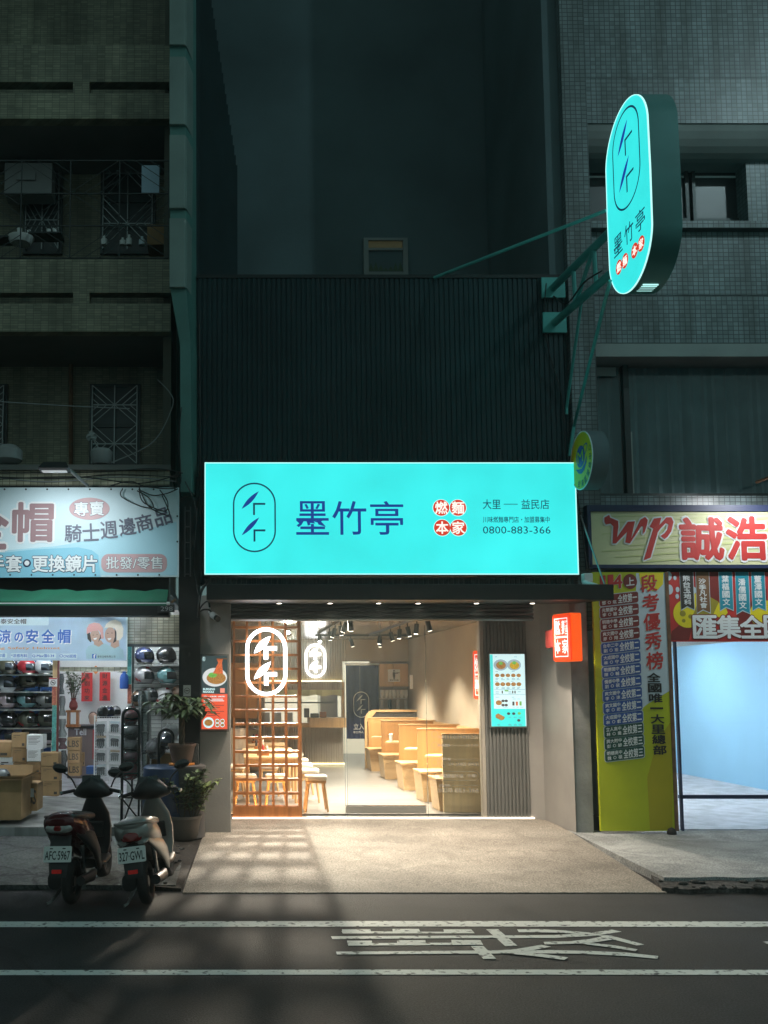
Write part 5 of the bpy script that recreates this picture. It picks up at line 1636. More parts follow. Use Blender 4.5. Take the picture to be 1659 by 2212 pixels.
for nm, mt_, x, ytop, yb, cols in (('熊台玉地科', 'print_char', 405, 50, 630, 0), ('沙季凡社會', 'print_brown', 650, 50, 680, 0), ('葉樞國文', 'print_teal', 1005, 50, 640, 0), ('潘儒國文', 'print_teal', 1260, 50, 690, 0), ('董澤國文', 'print_teal', 1505, 50, 640, 0)):
    w = 105
    q = MB(); q.poly([rx(x - w - 8, ytop), rx(x - w + 18, yb + 18), rx(x + 6, yb - 38), rx(x + w + 22, yb + 12), rx(x + w - 4, ytop)], fr_, .005)
    rbn = q.build('ribbon_outline', 'print_palegrey', rb)
    q = MB(); q.poly([rx(x - w, ytop), rx(x - w + 22, yb), rx(x + 6, yb - 55), rx(x + w + 12, yb - 4), rx(x + w - 12, ytop)], fr_, .007); q.build('ribbon', mt_, rbn)
    q = MB(); n = len(nm); y0 = 100 + (45 if yb in (680, 690) else 0)
    st_ = (yb - 70 - y0) / n
    for i, ch in enumerate(nm):
        cx, cy = x - 8 + i * 6, y0 + st_ * (i + .5)
        a, b_ = rx(cx - 52, cy + st_ * .44), rx(cx + 52, cy - st_ * .44)
        q.text(ch, fr_, (a[0], a[1], b_[0], b_[1]), .009, .035)
    q.build('lettering', 'print_white', rbn)
q, q2 = MB(), MB()
for ch, a in (('匯', (515, 725, 860, 1065)), ('集', (880, 725, 1225, 1065)), ('全', (1240, 725, 1590, 1065)), ('國', (1610, 725, 1950, 1065))):
    u, v = rx(a[0], a[3]), rx(a[2], a[1])
    q2.text(ch, fr_, (*u, *v), .006, .085); q.text(ch, fr_, (*u, *v), .010, .038)
q2.build('letter_outline', 'print_maroon', rb); q.build('big_lettering', 'print_white', rb)

# the empty bright shop behind the glass
rs = thing('vacant_shop', 'bright empty shop with a blue side wall behind its glass front', 'shop', at=(8, 13, .12))
MB().box(6.0, 22, 13.0, 24, .0, .125).build('shop_floor', 'cool_floor', rs)
MB().box(10.25, 10.45, 12.98, 21.5, .126, 2.98).build('blue_partition', 'blue_wall', rs)
MB().box(6.0, 22, 23.8, 24, .126, 3.42).build('rear_wall', 'white_paint', rs)
MB().box(5.9, 6.0, 13.2, 23.8, .126, 3.42).build('side_wall', 'white_paint', rs)
MB().box(15, 15.1, 13.2, 23.8, .126, 3.42).build('side_wall', 'white_paint', rs)
MB().box(6.0, 15, 13.1, 23.8, 3.40, 3.42).build('shop_ceiling', 'white_paint', rs)
for i, (x, y) in enumerate(((8.2, 15.5), (8.2, 19.5), (12.5, 16), (12.5, 20))):
    l = MB().box(x - .7, x + .7, y - .16, y + .16, 3.35, 3.399).build('ceiling_light', 'white_paint')
    tag(l, 'white ceiling light panel in the bright empty shop', 'ceiling light', 'ceiling panels in the empty shop')
    MB().box(x - .66, x + .66, y - .13, y + .13, 3.338, 3.349).build('diffuser', 'tube_cool', l)
gf = thing('storefront', 'large glass front with black rail over a white sheeted kick panel', 'glass front', at=(8, 12.96, .12))
zr0, zr1 = P(1560, 1725, 12.96).z, P(1560, 1717, 12.96).z
xg = P(1460, 1560, 12.96).x
MB().box(xg + .04, 15, 12.955, 12.965, zr1, 3.42).build('pane', 'glass', gf)
MB().box(xg, 15, 12.93, 12.99, zr0, zr1).build('rail', 'print_navy', gf)
MB().box(xg + .015, xg + .04, 12.93, 12.99, .11, 3.42).build('jamb', 'print_navy', gf)
MB().box(xg + .04, 15, 12.955, 12.975, .12, zr0).build('lower_pane', 'glass', gf)
q = MB(); a = P(1448, 1792, 12.7)
q.lathe((a.x, 12.66, .11), [(.06, 0), (.06, .03), (.045, .07), (.01, .09)], 14); tag(q.build('door_stop', 'rubber', smooth=True), 'small dark rubber door stop at the foot of the lime banner', 'door stop')
q = MB(); q.pbox(1262, 1238, 1281, 1257, 12.55, .12); jb = tag(q.build('junction_box', 'white_plastic', bev=.01), 'white junction box on the right end of the turquoise sign', 'box')
q = MB(); q.tube([P(1262, 1259, 12.5), P(1290, 1268, 12.3)], .04, 12); tag(q.build('floodlight_tube', 'white_plastic', smooth=True), 'small white tube camera under the junction box', 'camera')

# ---------------------------------------------------------------- left: signs of the helmet shop
YB1 = 12.62
f1 = FY(YB1)
b_r = lambda *r: RC(*r, YB1)
bx = lambda x, y: (lambda p: (p.x, p.z))(P(x * .2414, 1042.2 + y * .2414, YB1))       # from the crop of the signboard
sb = thing('helmet_signboard', 'pale blue helmet shop signboard stretched above the green awning', 'signboard', at=(-3, YB1, P(190, 1250, YB1).z))
x0, z0, x1, z1 = RC(-700, 1053, 386.5, 1246, YB1)
MB().box(x0, x1, YB1 + .002, YB1 + .06, z0, z1).build('cloth', 'banner_pale', sb)
q = MB(); q.poly([(x0, z0 + .02), (x0, bx(0, 620)[1]), bx(0, 612), bx(500, 570), bx(900, 500), bx(1300, 420), bx(1580, 350), (x1 - .02, z0 + .5), (x1 - .02, z0 + .02)][::-1], f1, .0); q.build('light_field', 'banner_sky', sb)
sb.children[-1].data.materials[0] = mat('banner_mid', (.40, .66, .75), .55, 0, .06, 1.5)
q = MB(); q.poly([(x0, z0 + .02), (x0, bx(0, 630)[1]), bx(0, 632), bx(300, 600), bx(700, 580), bx(820, 605), bx(880, 650), bx(900, 845), bx(0, 852)][::-1], f1, .002); q.build('blue_field', 'banner_blue', sb)
q = MB(); p = bx(800, 235); q.disc(p[0], p[1], .28, f1, .003, 40, .155); q.build('oval', 'banner_pink', sb)
def halo(q2, q, s, r, o1, o2, d=.006, ang=0, rot=None):
    q2.text(s, f1, r, d, o2, ang); q.text(s, f1, r, d + .003, o1, ang)
R2 = lambda a, b, c, d: (*bx(a, d), *bx(c, b))
qa, qb = MB(), MB()
halo(qa, qb, '帽', R2(115, 185, 475, 525), .035, .10); halo(qa, qb, '全', R2(-330, 185, 75, 590), .035, .10)
qa.build('letter_outline', 'print_white', sb); qb.build('big_lettering', 'banner_mauve', sb)
qa, qb = MB(), MB()
halo(qa, qb, '專賣', R2(665, 175, 930, 298), .03, .065, .005, R_(2))
for i, (ch, cx, cy, a) in enumerate((('騎', 655, 455, 1), ('士', 815, 445, 3), ('週', 975, 425, 5), ('邊', 1140, 395, 8), ('商', 1290, 362, 13), ('品', 1455, 308, 17))):
    p = bx(cx, cy); h = .155
    qa.text(ch, f1, (p[0] - h, p[1] - h * 1.05, p[0] + h, p[1] + h * 1.05), .004, .04, R_(a)) if 0 else None
    MBx = qb if 0 else None
q = MB()
for ch, cx, cy, a in (('騎', 655, 455, 1), ('士', 815, 445, 3), ('週', 975, 425, 5), ('邊', 1140, 395, 8), ('商', 1290, 362, 13), ('品', 1455, 308, 17)):
    p = bx(cx, cy); h = .114
    q.text(ch, f1, (p[0] - h, p[1] - h * 1.05, p[0] + h, p[1] + h * 1.05), .008, .018, R_(a))
q.build('slanted_lettering', 'banner_slate', sb)
q3 = MB(); a, b_ = bx(905, 805), bx(1495, 640); q3.rrect(a[0], a[1], b_[0], b_[1], .1, f1, .003); q3.build('pill', 'banner_pink', sb)
halo(qa, qb, '批發/零售', R2(950, 665, 1455, 775), .02, .05)
halo(qa, qb, '更換鏡片', R2(290, 655, 868, 800), .035, .085)
halo(qa, qb, '套', R2(52, 655, 195, 800), .035, .085); halo(qa, qb, '手', R2(-105, 655, 38, 800), .035, .085)
p = bx(242, 722); qa.disc(p[0], p[1], .055, f1, .006, 16); qb.disc(p[0], p[1], .035, f1, .009, 16)
qa.build('letter_outline', 'print_navy', sb); qb.build('lettering', 'print_white', sb)
q = MB()
for i in range(24):
    px = 386 - i * 46
    for py, dd in ((1057, 0), (1242, 1)):
        p = P(px - 8 + dd * 12, py, YB1); q.disc(p.x, p.z, .013, f1, .003, 8)
for py in (1115, 1170): p = P(383, py, YB1); q.disc(p.x, p.z, .013, f1, .003, 8)
q.build('eyelets', 'black_metal', sb)
# lamp and loose cables above it
ll = thing('sign_lamp', 'black flood lamp on a pale arm over the helmet shop signboard', 'lamp', at=tuple(P(128, 1010, 11.9)))
a, b_ = P(145, 1010, 11.25), P(190, 1050, 12.7)
MB().tube([a, b_], .022, 8).build('arm', 'cable_grey', ll)
hd = P(120, 1009, 11.2)
q = MB(); q.loft([[(hd.x - .2, hd.y - .1, hd.z - .03), (hd.x + .18, hd.y - .1, hd.z - .03), (hd.x + .18, hd.y + .08, hd.z - .05), (hd.x - .2, hd.y + .08, hd.z - .05)], [(hd.x - .14, hd.y - .06, hd.z + .05), (hd.x + .14, hd.y - .06, hd.z + .05), (hd.x + .14, hd.y + .06, hd.z + .04), (hd.x - .14, hd.y + .06, hd.z + .04)]])
q.build('head', 'black_metal', ll)
MB().box(hd.x - .16, hd.x + .14, hd.y - .06, hd.y + .04, hd.z - .062, hd.z - .052).build('lens', 'led_dim', ll)
lamp('SPOT', 'lamp', (hd.x, hd.y, hd.z - .08), 150, (.86, .95, 1), ll, .08, 120, 1, aim=(hd.x - .1, 12.6, 3.6))
cables = [[(-60, 1028), (120, 1034), (240, 1026), (386, 1030)], [(-60, 1038), (160, 1030), (300, 1044), (390, 1024)], [(-60, 1022), (200, 1020), (330, 1012), (395, 1022)],
          [(420, 1050 + 130), (424, 1120), (418, 1080), (400, 1040)], [(265, 1055), (262, 1072), (300, 1092), (330, 1096), (322, 1076), (296, 1060)], [(300, 1056), (310, 1085), (355, 1104), (362, 1084), (345, 1058)],
          [(305, 1060), (330, 1070), (360, 1066), (384, 1056)], [(300, 1052), (318, 1090), (345, 1108), (366, 1110), (350, 1070)], [(230, 1052), (280, 1040), (320, 1052), (384, 1052), (390, 1010), (386, 950), (392, 880)]]
q = MB()
for i, c in enumerate(cables):
    q.tube(spline([P(x, y, 12.55 - .01 * (i % 4)) for x, y in c], 8), .0085, 5)
tag(q.build('loose_cables', 'cable_black'), 'tangle of black cables hanging over the pale helmet signboard', 'cables')
q = MB()
for i, c in enumerate(([(0, 868), (150, 877), (280, 883)], [(240, 1000), (330, 955), (372, 880), (368, 850), (340, 820)], [(-40, 1026), (100, 1041), (260, 1030), (380, 1040)])):
    q.tube(spline([P(x, y, 12.85) for x, y in c], 8), .008, 5)
tag(q.build('wall_cables', 'cable_grey'), 'grey cables sagging across the dark balcony wall', 'cables')
q = MB()
lx0, lx1 = P(399, 1170, 12.7).x, P(411, 1170, 12.7).x
for x in (lx0, lx1): q.box(x - .008, x + .008, 12.66, 12.69, P(400, 1245, 12.7).z, P(400, 1095, 12.7).z)
for k in range(5):
    z = P(400, 1240 - k * 34, 12.7).z; q.box(lx0, lx1, 12.665, 12.685, z - .006, z + .006)
tag(q.build('steel_bracket', 'dark_alu'), 'narrow steel ladder bracket beside the pale helmet signboard', 'bracket')
# awning
aw = thing('awning', 'rolled green awning hanging under the helmet shop signboard', 'awning', at=(-3, 12.4, P(190, 1303, 12.4).z))
za, zb = P(190, 1279, 12.55).z, P(190, 1300, 12.2).z
xa_, xb_ = -7, P(362, 1288, 12.4).x
v, f = [], []
n = 40
for i in range(n + 1):
    x = xa_ + (xb_ - xa_) * i / n
    s_ = .012 * math.sin(i * 1.3) + .008 * math.sin(i * 3.1)
    v += [(x, 12.56, za + .03 + s_), (x, 12.38, (za + zb) / 2 + s_), (x, 12.2, zb + .01 + s_ * .4), (x, 12.2, zb - .05)]
for i in range(n):
    for k in range(3): f.append((4 * i + k, 4 * i + k + 1, 4 * i + 5 + k, 4 * i + 4 + k))
q = MB().add(v, f); q.build('fabric', 'awning_green', aw, smooth=True)
MB().cyl((xa_, 12.22, zb - .02), (xb_ + .04, 12.22, zb - .02), .022, n=10).build('front_bar', 'white_plastic', aw)
q = MB(); q.tube([P(372, 1300, 12.4), P(378, 1296, 12.9)], .02, 6); q.build('bracket', 'rust', aw)
hn = MB().pbox(340, 1306, 377, 1322, 12.86, .03).build('house_number', 'dark_alu'); tag(hn, 'dark house number plate reading 298 beneath the green awning', 'house number')
q = MB(); q.text('298', FY(12.857), RC(347, 1310, 373, 1320, 12.857), .002, .0); q.build('lettering', 'plaster_band', hn)
q = MB(); q.tube([P(196, 1330, 15.6), P(300, 1318, 13.3)], .03, 8); tag(q.build('steel_truss', 'dark_alu'), 'dark steel awning frame under the arcade ceiling', 'frame')

# hanging banner inside the arcade
YB2 = 15.9
f2 = FY(YB2)
cx_ = lambda x, y: (lambda p: (p.x, p.z))(P(x * .1719, 1316.5 + y * .1719, YB2))
hb = thing('helmet_banner', 'crumpled pale blue helmet banner with two smiling riders', 'banner', at=(-3, YB2, P(140, 1427, YB2).z))
x0, z0, x1, z1 = RC(-420, 1327.5, 274, 1427, YB2)
MB().box(x0, x1, YB2 + .001, YB2 + .015, z0, z1).build('cloth', 'banner_sky', hb)
q = MB(); a, b_ = cx_(-400, 200), cx_(615, 100); q.rrect(a[0], a[1], b_[0], b_[1], .03, f2, 0)
for a in ((-20, 548, 90, 608), (135, 548, 352, 612), (400, 550, 705, 615), (750, 553, 970, 620), (1215, 568, 1515, 612)): u, w = cx_(a[0], a[3]), cx_(a[2], a[1]); q.rrect(u[0], u[1], w[0], w[1], .02, f2, 0)
q.build('label_field', 'banner_pale', hb)
C2 = lambda a, b, c, d: (*cx_(a, d), *cx_(c, b))
q = MB(); q.text('泰安全帽', f2, C2(8, 118, 330, 180), .003, .02); q.text('泰安全帽有限公司', f2, C2(1225, 578, 1450, 606), .003, .02); q.build('lettering', 'print_char', hb)
qa, qb = MB(), MB()
for ch, a in (('涼', (-15, 258, 132, 415)), ('の', (183, 290, 290, 405)), ('安', (328, 255, 478, 418)), ('全', (525, 255, 680, 418)), ('帽', (730, 255, 885, 420))):
    qa.text(ch, f2, C2(a[0] + 10, a[1] + 9, a[2] + 10, a[3] + 9), .003, .07); qb.text(ch, f2, C2(*a), .006, .035)
qa.build('letter_shadow', 'print_white', hb); qb.build('big_lettering', 'print_skyblue', hb)
q = MB(); q.text('ng Safety Helmet', f2, C2(-40, 470, 755, 508), .003, .01); q.build('script_lettering', 'print_orange', hb)
q = MB(); q.text('*涼感布料', f2, C2(140, 560, 345, 602), .003, .02).text('Q-Max值0.34', f2, C2(405, 560, 680, 604), .003, .02).text('CNS認證', f2, C2(795, 566, 960, 606), .003, .02).text('抑菌', f2, C2(-15, 555, 65, 600), .003, .02)
p = cx_(770, 583); q.ring([(p[0] + .028 * math.cos(i * .3927), p[1] + .028 * math.sin(i * .3927)) for i in range(16)], [(p[0] + .02 * math.cos(i * .3927), p[1] + .02 * math.sin(i * .3927)) for i in range(16)], f2, .003)
u, w = cx_(1158, 615), cx_(1210, 560); q.poly([(u[0], u[1]), (w[0], u[1]), (w[0], w[1]), (u[0], w[1])], f2, .004)
q.build('small_lettering', 'print_skyblue', hb)
q = MB(); q.text('f', f2, C2(1175, 565, 1200, 613), .007, .05); q.build('letter_f', 'print_white', hb)
def shape(q, pts, d): q.poly([cx_(*p) for p in pts][::-1], f2, d)
q = MB(); shape(q, [(1085, 620), (1075, 520), (1110, 460), (1200, 430), (1290, 420), (1350, 440), (1400, 470), (1490, 460), (1550, 510), (1560, 630)], .002); q.build('shirts', 'shirt_blue', hb)
q = MB(); shape(q, [(1180, 390), (1270, 385), (1300, 430), (1240, 470), (1180, 440)], .0024); shape(q, [(1400, 400), (1490, 370), (1500, 460), (1440, 490), (1390, 460)], .0024)
for cx, cy, rx_, ry_ in ((1195, 330, 62, 78), (1385, 320, 68, 98)): p = cx_(cx, cy); q.disc(p[0], p[1], rx_ * .00137, f2, .003, 24, ry_ * .00137)
q.build('faces', 'skin', hb)
q = MB()
for cx, cy, s_ in ((1172, 322, 10), (1220, 318, 10), (1355, 300, 11), (1408, 296, 11)): p = cx_(cx, cy); q.disc(p[0], p[1], s_ * .00137, f2, .0045, 10, s_ * .0005)
shape(q, [(1095, 300), (1130, 290), (1150, 400), (1140, 415), (1100, 370)], .0042); shape(q, [(1265, 300), (1300, 290), (1302, 365), (1262, 370), (1235, 410)], .0028); shape(q, [(1440, 240), (1465, 260), (1460, 400), (1420, 425), (1445, 340)], .0042)
q.build('hair_and_straps', 'hair', hb)
q = MB(); shape(q, [(1172, 362), (1222, 355), (1208, 378), (1185, 382)], .0045); shape(q, [(1350, 362), (1402, 358), (1385, 385), (1362, 386)], .0045); q.build('smiles', 'print_white', hb)
q = MB(); shape(q, [(1088, 310), (1090, 240), (1120, 185), (1180, 165), (1250, 175), (1295, 230), (1305, 365), (1270, 370), (1262, 290), (1240, 265), (1170, 270), (1110, 300)], .005); q.build('rose_helmet', 'helmet_rose', hb)
q = MB(); shape(q, [(1312, 235), (1335, 180), (1390, 140), (1450, 128), (1520, 160), (1552, 240), (1545, 340), (1510, 385), (1468, 390), (1462, 280), (1440, 235), (1380, 225)], .005); q.build('cream_helmet', 'helmet_cream', hb)
q = MB()
for i in range(9):
    x = x0 + rnd.uniform(.5, 2.6); z = rnd.uniform(z0 + .1, z1 - .1)
q.box(x1 - .01, x1 + .01, YB2, YB2 + .02, z0, z1); q.build('hem', 'banner_pale', hb)
# ---------------------------------------------------------------- helmets
def make_helmet(name, label, shell_m, group, accent=None, openface=False):
    o = thing(name, label, 'helmet', group, at=(0, 0, 0))
    def fn(d):
        x, y, z = d.x, d.y, d.z
        if x > .1 and z < .0: x *= 1.0 + .16 * min(1, -z * 2)           # chin bar pushes forward
        if x < 0 and z > 0: x *= 1.06
        z = max(z, -.80)
        if z < -.55: x *= .94; y *= .92
        return Vector((x, y, z))
    MB().ball((0, 0, .135), (.155, .125, .15), 24, 16, fn).build('shell', shell_m, o, smooth=True)
    def patch(z0, z1, a1, k, nn=12):
        v, f = [], []
        for i in range(nn + 1):
            a = R_(-a1 + 2 * a1 * i / nn)
            for j in range(5):
                z = z0 + (z1 - z0) * j / 4
                th = math.asin(max(-1, min(1, z)))
                d = fn(Vector((math.cos(th) * math.cos(a), math.cos(th) * math.sin(a), z)))
                v.append((d.x * .155 * k, d.y * .125 * k, .135 + d.z * .15 * k))
        for i in range(nn):
            for j in range(4): f.append((5 * i + j, 5 * i + 5 + j, 5 * i + 6 + j, 5 * i + 1 + j))
        return MB().add(v, f)
    patch(-.30, .42, 74, 1.02).build('visor', 'visor', o, smooth=True)
    patch(.74, .93, 60, 1.015).build('top_vent', accent or 'h_black', o, smooth=True)
    if accent:
        q = MB()
        for sy in (-1, 1):
            v, f = [], []
            for i in range(7):
                t = i / 6
                for zz_ in (-.62 + .30 * t, -.40 + .40 * t):
                    th = math.asin(zz_); a = R_((100 + 60 * t) * sy) if sy > 0 else R_(-(100 + 60 * t))
                    d = fn(Vector((math.cos(th) * math.cos(a), math.cos(th) * math.sin(a), zz_)))
                    v.append((d.x * .157, d.y * .127, .135 + d.z * .152))
            for i in range(6): f.append((2 * i, 2 * i + 1, 2 * i + 3, 2 * i + 2) if sy > 0 else (2 * i, 2 * i + 2, 2 * i + 3, 2 * i + 1))
            q.add(v, f)
        q.build('side_stripe', accent, o, smooth=True)
    MB().lathe((0, 0, .005), [(.085, 0), (.098, .0), (.10, .02), (.09, .022)], 18).build('neck_roll', 'h_black', o, smooth=True)
    for ch in o.children:
        if ch.name.startswith('neck'): ch.scale = (1.25, 1, 1)
    return o
hz0 = make_helmet('helmet', 'x', 'h_grey', 'helmets on the left shop shelves', 'h_silver')
used = []
def place_helmet(px, pyc, Y, wpx, rz, label, shell, accent, group, z=None):
    s_ = wpx * Y / 2000 / .315
    p = P(px, pyc, Y)
    if not used:
        o = hz0; used.append(1)
        o.location = (p.x, Y, p.z - .13 * s_); o.rotation_euler = (0, 0, rz); o.scale = (s_,) * 3; o['label'] = label; o['group'] = group
        for ch in o.children:
            if ch.name.startswith('shell'): ch.data.materials[0] = MT[shell]
    else:
        o = dup(hz0, (p.x, Y, p.z - .13 * s_), rz, label, s_, {'shell': shell, 'side_stripe': accent, 'top_vent': accent})
        o['group'] = group
    return o
GL, GR = 'helmets on the left shop shelves', 'helmets on the white slatted wall'
LS = [(14, 1442, 'h_camo', 'h_white', 'camouflage helmet with white trim, top left shelf by the banner'), (58, 1443, 'h_red', 'h_white', 'red helmet partly under the hanging banner'), (94, 1443, 'h_white', 'h_magenta', 'white and pink helmet under the hanging banner'),
      (14, 1479, 'h_white', 'h_black', 'plain white helmet at the left edge of the shelf'), (37, 1479, 'h_grey', 'h_black', 'grey helmet pushed behind the white one'), (60, 1468, 'h_camo', 'h_olive', 'big camouflage helmet with chrome visor trim'), (98, 1467, 'h_olive', 'h_brown', 'olive helmet with tan trim beside the door post'),
      (14, 1513, 'h_pinkgrey', 'h_black', 'pinkish grey helmet at the left shelf edge'), (57, 1513, 'h_teal', 'h_black', 'greenish silver helmet with black swirls, middle shelf'), (98, 1513, 'h_grey', 'h_black', 'slate grey helmet at the door post, middle shelf'),
      (18, 1556, 'h_black', 'h_white', 'black helmet with white stripes, fourth shelf'), (60, 1556, 'h_olive', 'h_red', 'camouflage helmet with orange rear, fourth shelf'), (100, 1553, 'h_olive', 'h_olive', 'matt olive open helmet beside the green tape'),
      (37, 1515, 'h_silver', 'h_black', 'small silver helmet between the two grey ones, middle shelf'), (79, 1516, 'h_white', 'h_black', 'white half hidden helmet, middle shelf'), (38, 1558, 'h_white', 'h_grey', 'white helmet behind the black striped one'), (82, 1558, 'h_red', 'h_black', 'orange red helmet behind the camouflage one, fourth shelf'), (79, 1470, 'h_silver', 'h_black', 'silver helmet behind the big camouflage one'), (37, 1444, 'h_navy', 'h_white', 'navy helmet between two helmets under the banner'),
      (15, 1593, 'h_navy', 'h_black', 'navy helmet behind the cardboard boxes'), (68, 1584, 'h_black', 'h_silver', 'black helmet just above the white box'), (94, 1592, 'h_pinkgrey', 'h_silver', 'silver pink bagged helmet low beside the door post')]
for px, py, sh_, ac, lb in LS: place_helmet(px, py, 17.2 if px not in (37, 38, 79, 82) else 17.42, 44 if px not in (37, 38, 79, 82) else 34, R_(rnd.uniform(-28, -8)), lb, sh_, ac, GL)
RS = [(312, 1418, 'h_navy', 'h_black', 'black and navy helmet, upper left on the slatted wall'), (359, 1417, 'h_black', 'h_black', 'plain black helmet, upper right on the slatted wall'),
      (312, 1461, 'h_silver', 'h_red', 'silver helmet with a red crown on the slatted wall'), (360, 1461, 'h_teal', 'h_grey', 'teal grey helmet on the slatted wall'),
      (317, 1506, 'h_grey', 'h_black', 'dark grey helmet, lowest left on the slatted wall'), (355, 1506, 'h_white', 'h_red', 'white helmet with red and black bands on the slatted wall'), (391, 1500, 'h_brown', 'h_silver', 'brown helmet half hidden by the dark column')]
for px, py, sh_, ac, lb in RS: place_helmet(px, py, 17.0, 44, R_(rnd.uniform(-16, -6)), lb, sh_, ac, GR)
for y in (1431.5, 1477, 1521.5):
    q = MB(); q.pbox(288, y, 389, y + 1.6, 16.85, .5); tag(q.build('wall_shelf', 'steel'), {1431.5: 'upper', 1477: 'middle', 1521.5: 'lower'}[y] + ' steel shelf with helmets on the white slatted wall', 'shelf')
for y, nm in ((1457, 'top'), (1494, 'second'), (1533, 'third'), (1573, 'fourth'), (1612, 'lowest')):
    q = MB(); q.pbox(-120, y, 111, y + 2.4, 16.9, .6); tag(q.build('helmet_shelf', 'steel'), nm + ' metal shelf of helmets left of the door post', 'shelf')
q = MB()
for px in (3, 46, 80, -60):
    q.pbox(px, 1425, px + 6, 1716, 17.45, .06)
q.pbox(-120, 1425, 111, 1640, 17.8, .03)
tag(q.build('shelf_frame', 'blue_paint'), 'blue steel uprights behind the left helmet shelves', 'shelf frame')
for i, (px, sh_, lb) in enumerate(((222, 'h_black', 'black open helmet on top of the wire rack'), (237, 'h_navy', 'navy helmet in the middle of the wire rack top'), (250, 'h_silver', 'silver helmet at the right of the wire rack top'))):
    place_helmet(px, 1539, 15.6 + .2 * i, 30, R_(-100 if i == 0 else -95), lb, sh_, 'h_black', 'helmets on top of the wire rack')
place_helmet(300, 1510, 14.2, 42, R_(-70), 'brown helmet on top of the plastic covered rack', 'h_brown', 'h_black', 'helmets on top of the covered rack')
place_helmet(326, 1519 - 17, 15.0, 34, R_(-40), 'charcoal helmet behind the brown one on the covered rack', 'h_grey', 'h_black', 'helmets on top of the covered rack')
# ---------------------------------------------------------------- cartons
def carton(px0, py0, px1, py1, Y, label, mt='cardboard', dep=None, op=False, rot=0, marks=1):
    x0, z0, x1, z1 = RC(px0, py0, px1, py1, Y)
    w = x1 - x0; dep = dep or w
    cx = (x0 + x1) / 2
    o = thing('carton', label, 'carton', 'cartons stacked in the helmet shop', at=(cx, Y + dep / 2, z0))
    q = MB()
    if op:
        t = .012
        q.box(x0, x0 + t, Y, Y + dep, z0, z1).box(x1 - t, x1, Y, Y + dep, z0, z1).box(x0 + t, x1 - t, Y, Y + t, z0, z1).box(x0 + t, x1 - t, Y + dep - t, Y + dep, z0, z1).box(x0 + t, x1 - t, Y + t, Y + dep - t, z0, z0 + t)
    else: q.box(x0, x1, Y, Y + dep, z0, z1)
    q.build('body', mt, o, bev=.006)
    if op:
        q = MB(); q.add([(x0, Y, z1), (x1, Y, z1), (x1 + .05, Y - .10, z1 + .05), (x0 - .03, Y - .10, z1 + .06)], [(0, 1, 2, 3)])
        q.add([(x0, Y + dep, z1), (x1, Y + dep, z1), (x1, Y + dep + .05, z1 + .14), (x0, Y + dep + .05, z1 + .14)], [(0, 1, 2, 3)])
        q.add([(x1, Y, z1), (x1, Y + dep, z1), (x1 + .12, Y + dep, z1 + .09), (x1 + .10, Y, z1 + .07)], [(0, 1, 2, 3)])
        q.build('flaps', mt, o)
    elif marks:
        f_ = FY(Y - .002)
        q = MB(); h = z1 - z0
        if marks == 1:
            for k in range(2): q.poly([(x0 + w * .12, z1 - h * (.16 + .12 * k)), (x0 + w * .12, z1 - h * (.19 + .12 * k)), (x0 + w * (.6 - .3 * k), z1 - h * (.19 + .12 * k)), (x0 + w * (.6 - .3 * k), z1 - h * (.16 + .12 * k))], f_)
            q.poly([(x0 + w * .72, z0 + h * .12), (x0 + w * .9, z0 + h * .12), (x0 + w * .9, z0 + h * .3), (x0 + w * .72, z0 + h * .3)], f_)
        elif marks == 2:
            for k in range(6): q.poly([(x0 + w * .1, z1 - h * (.14 + .10 * k)), (x0 + w * .1, z1 - h * (.17 + .10 * k)), (x0 + w * (.8 - .1 * (k % 3)), z1 - h * (.17 + .10 * k)), (x0 + w * (.8 - .1 * (k % 3)), z1 - h * (.14 + .10 * k))], f_)
        else: q.text(marks, f_, (x0 + w * .1, z0 + h * .25, x1 - w * .1, z0 + h * .75), 0, .03)
        q.build('print', 'print_dark', o)
    return o
carton(-60, 1603, 24, 1636, 15.6, 'wide brown carton at the left edge, on the white box')
carton(-60, 1636.5, 27, 1650, 15.6, 'flat white box under the wide brown carton', 'box_white')
carton(25, 1583, 56, 1615, 15.2, 'topmost brown carton of the left stack', 'cardboard')
carton(27, 1616, 57, 1646, 15.2, 'brown carton second from the top of the left stack', 'cardboard_dark')
carton(28, 1647, 57, 1672, 15.2, 'brown carton third from the top of the left stack', 'cardboard_dark')
carton(29, 1673, 58, 1706, 15.2, 'lowest brown carton of the left stack', 'cardboard_dark')
carton(57.5, 1587, 94, 1618, 15.0, 'upper white printed box on the middle stack', 'box_white', marks=2)
carton(58, 1618.5, 88, 1645, 15.0, 'lower white printed box on the middle stack', 'box_white', marks=2)
carton(58.5, 1646, 87, 1671, 15.0, 'brown carton right under the two white boxes', 'cardboard_dark')
carton(59, 1672, 87, 1710, 15.0, 'lowest carton under the white boxes', 'cardboard_dark')
carton(88.5, 1626, 126, 1655, 14.6, 'top brown carton of the right front stack')
carton(88.8, 1656, 127, 1687, 14.6, 'middle brown carton of the right front stack')
carton(89, 1688, 127, 1719.5, 14.6, 'bottom brown carton of the right front stack')
carton(-40, 1684, 46, 1772, 12.98, 'large open brown carton at the left edge of the picture', 'cardboard', .7, True)
carton(47, 1692, 81, 1752, 13.6, 'tall worn carton with a white label beside the open one', 'cardboard', .4, marks='LBS')
o = MB().pbox(64, 1703, 73, 1722, 13.59, .004).build('address_label', 'print_white', SC.objects['carton.014'] if 'carton.014' in SC.objects else None)
carton(145, 1593, 173, 1620, 17.5, 'top yellow carton of the rear stack by the counter', marks='LBS')
carton(146, 1621, 172, 1648, 17.5, 'middle yellow carton of the rear stack by the counter', marks='LBS')
carton(147, 1649, 173, 1676, 17.5, 'bottom yellow carton of the rear stack by the counter', marks='LBS')
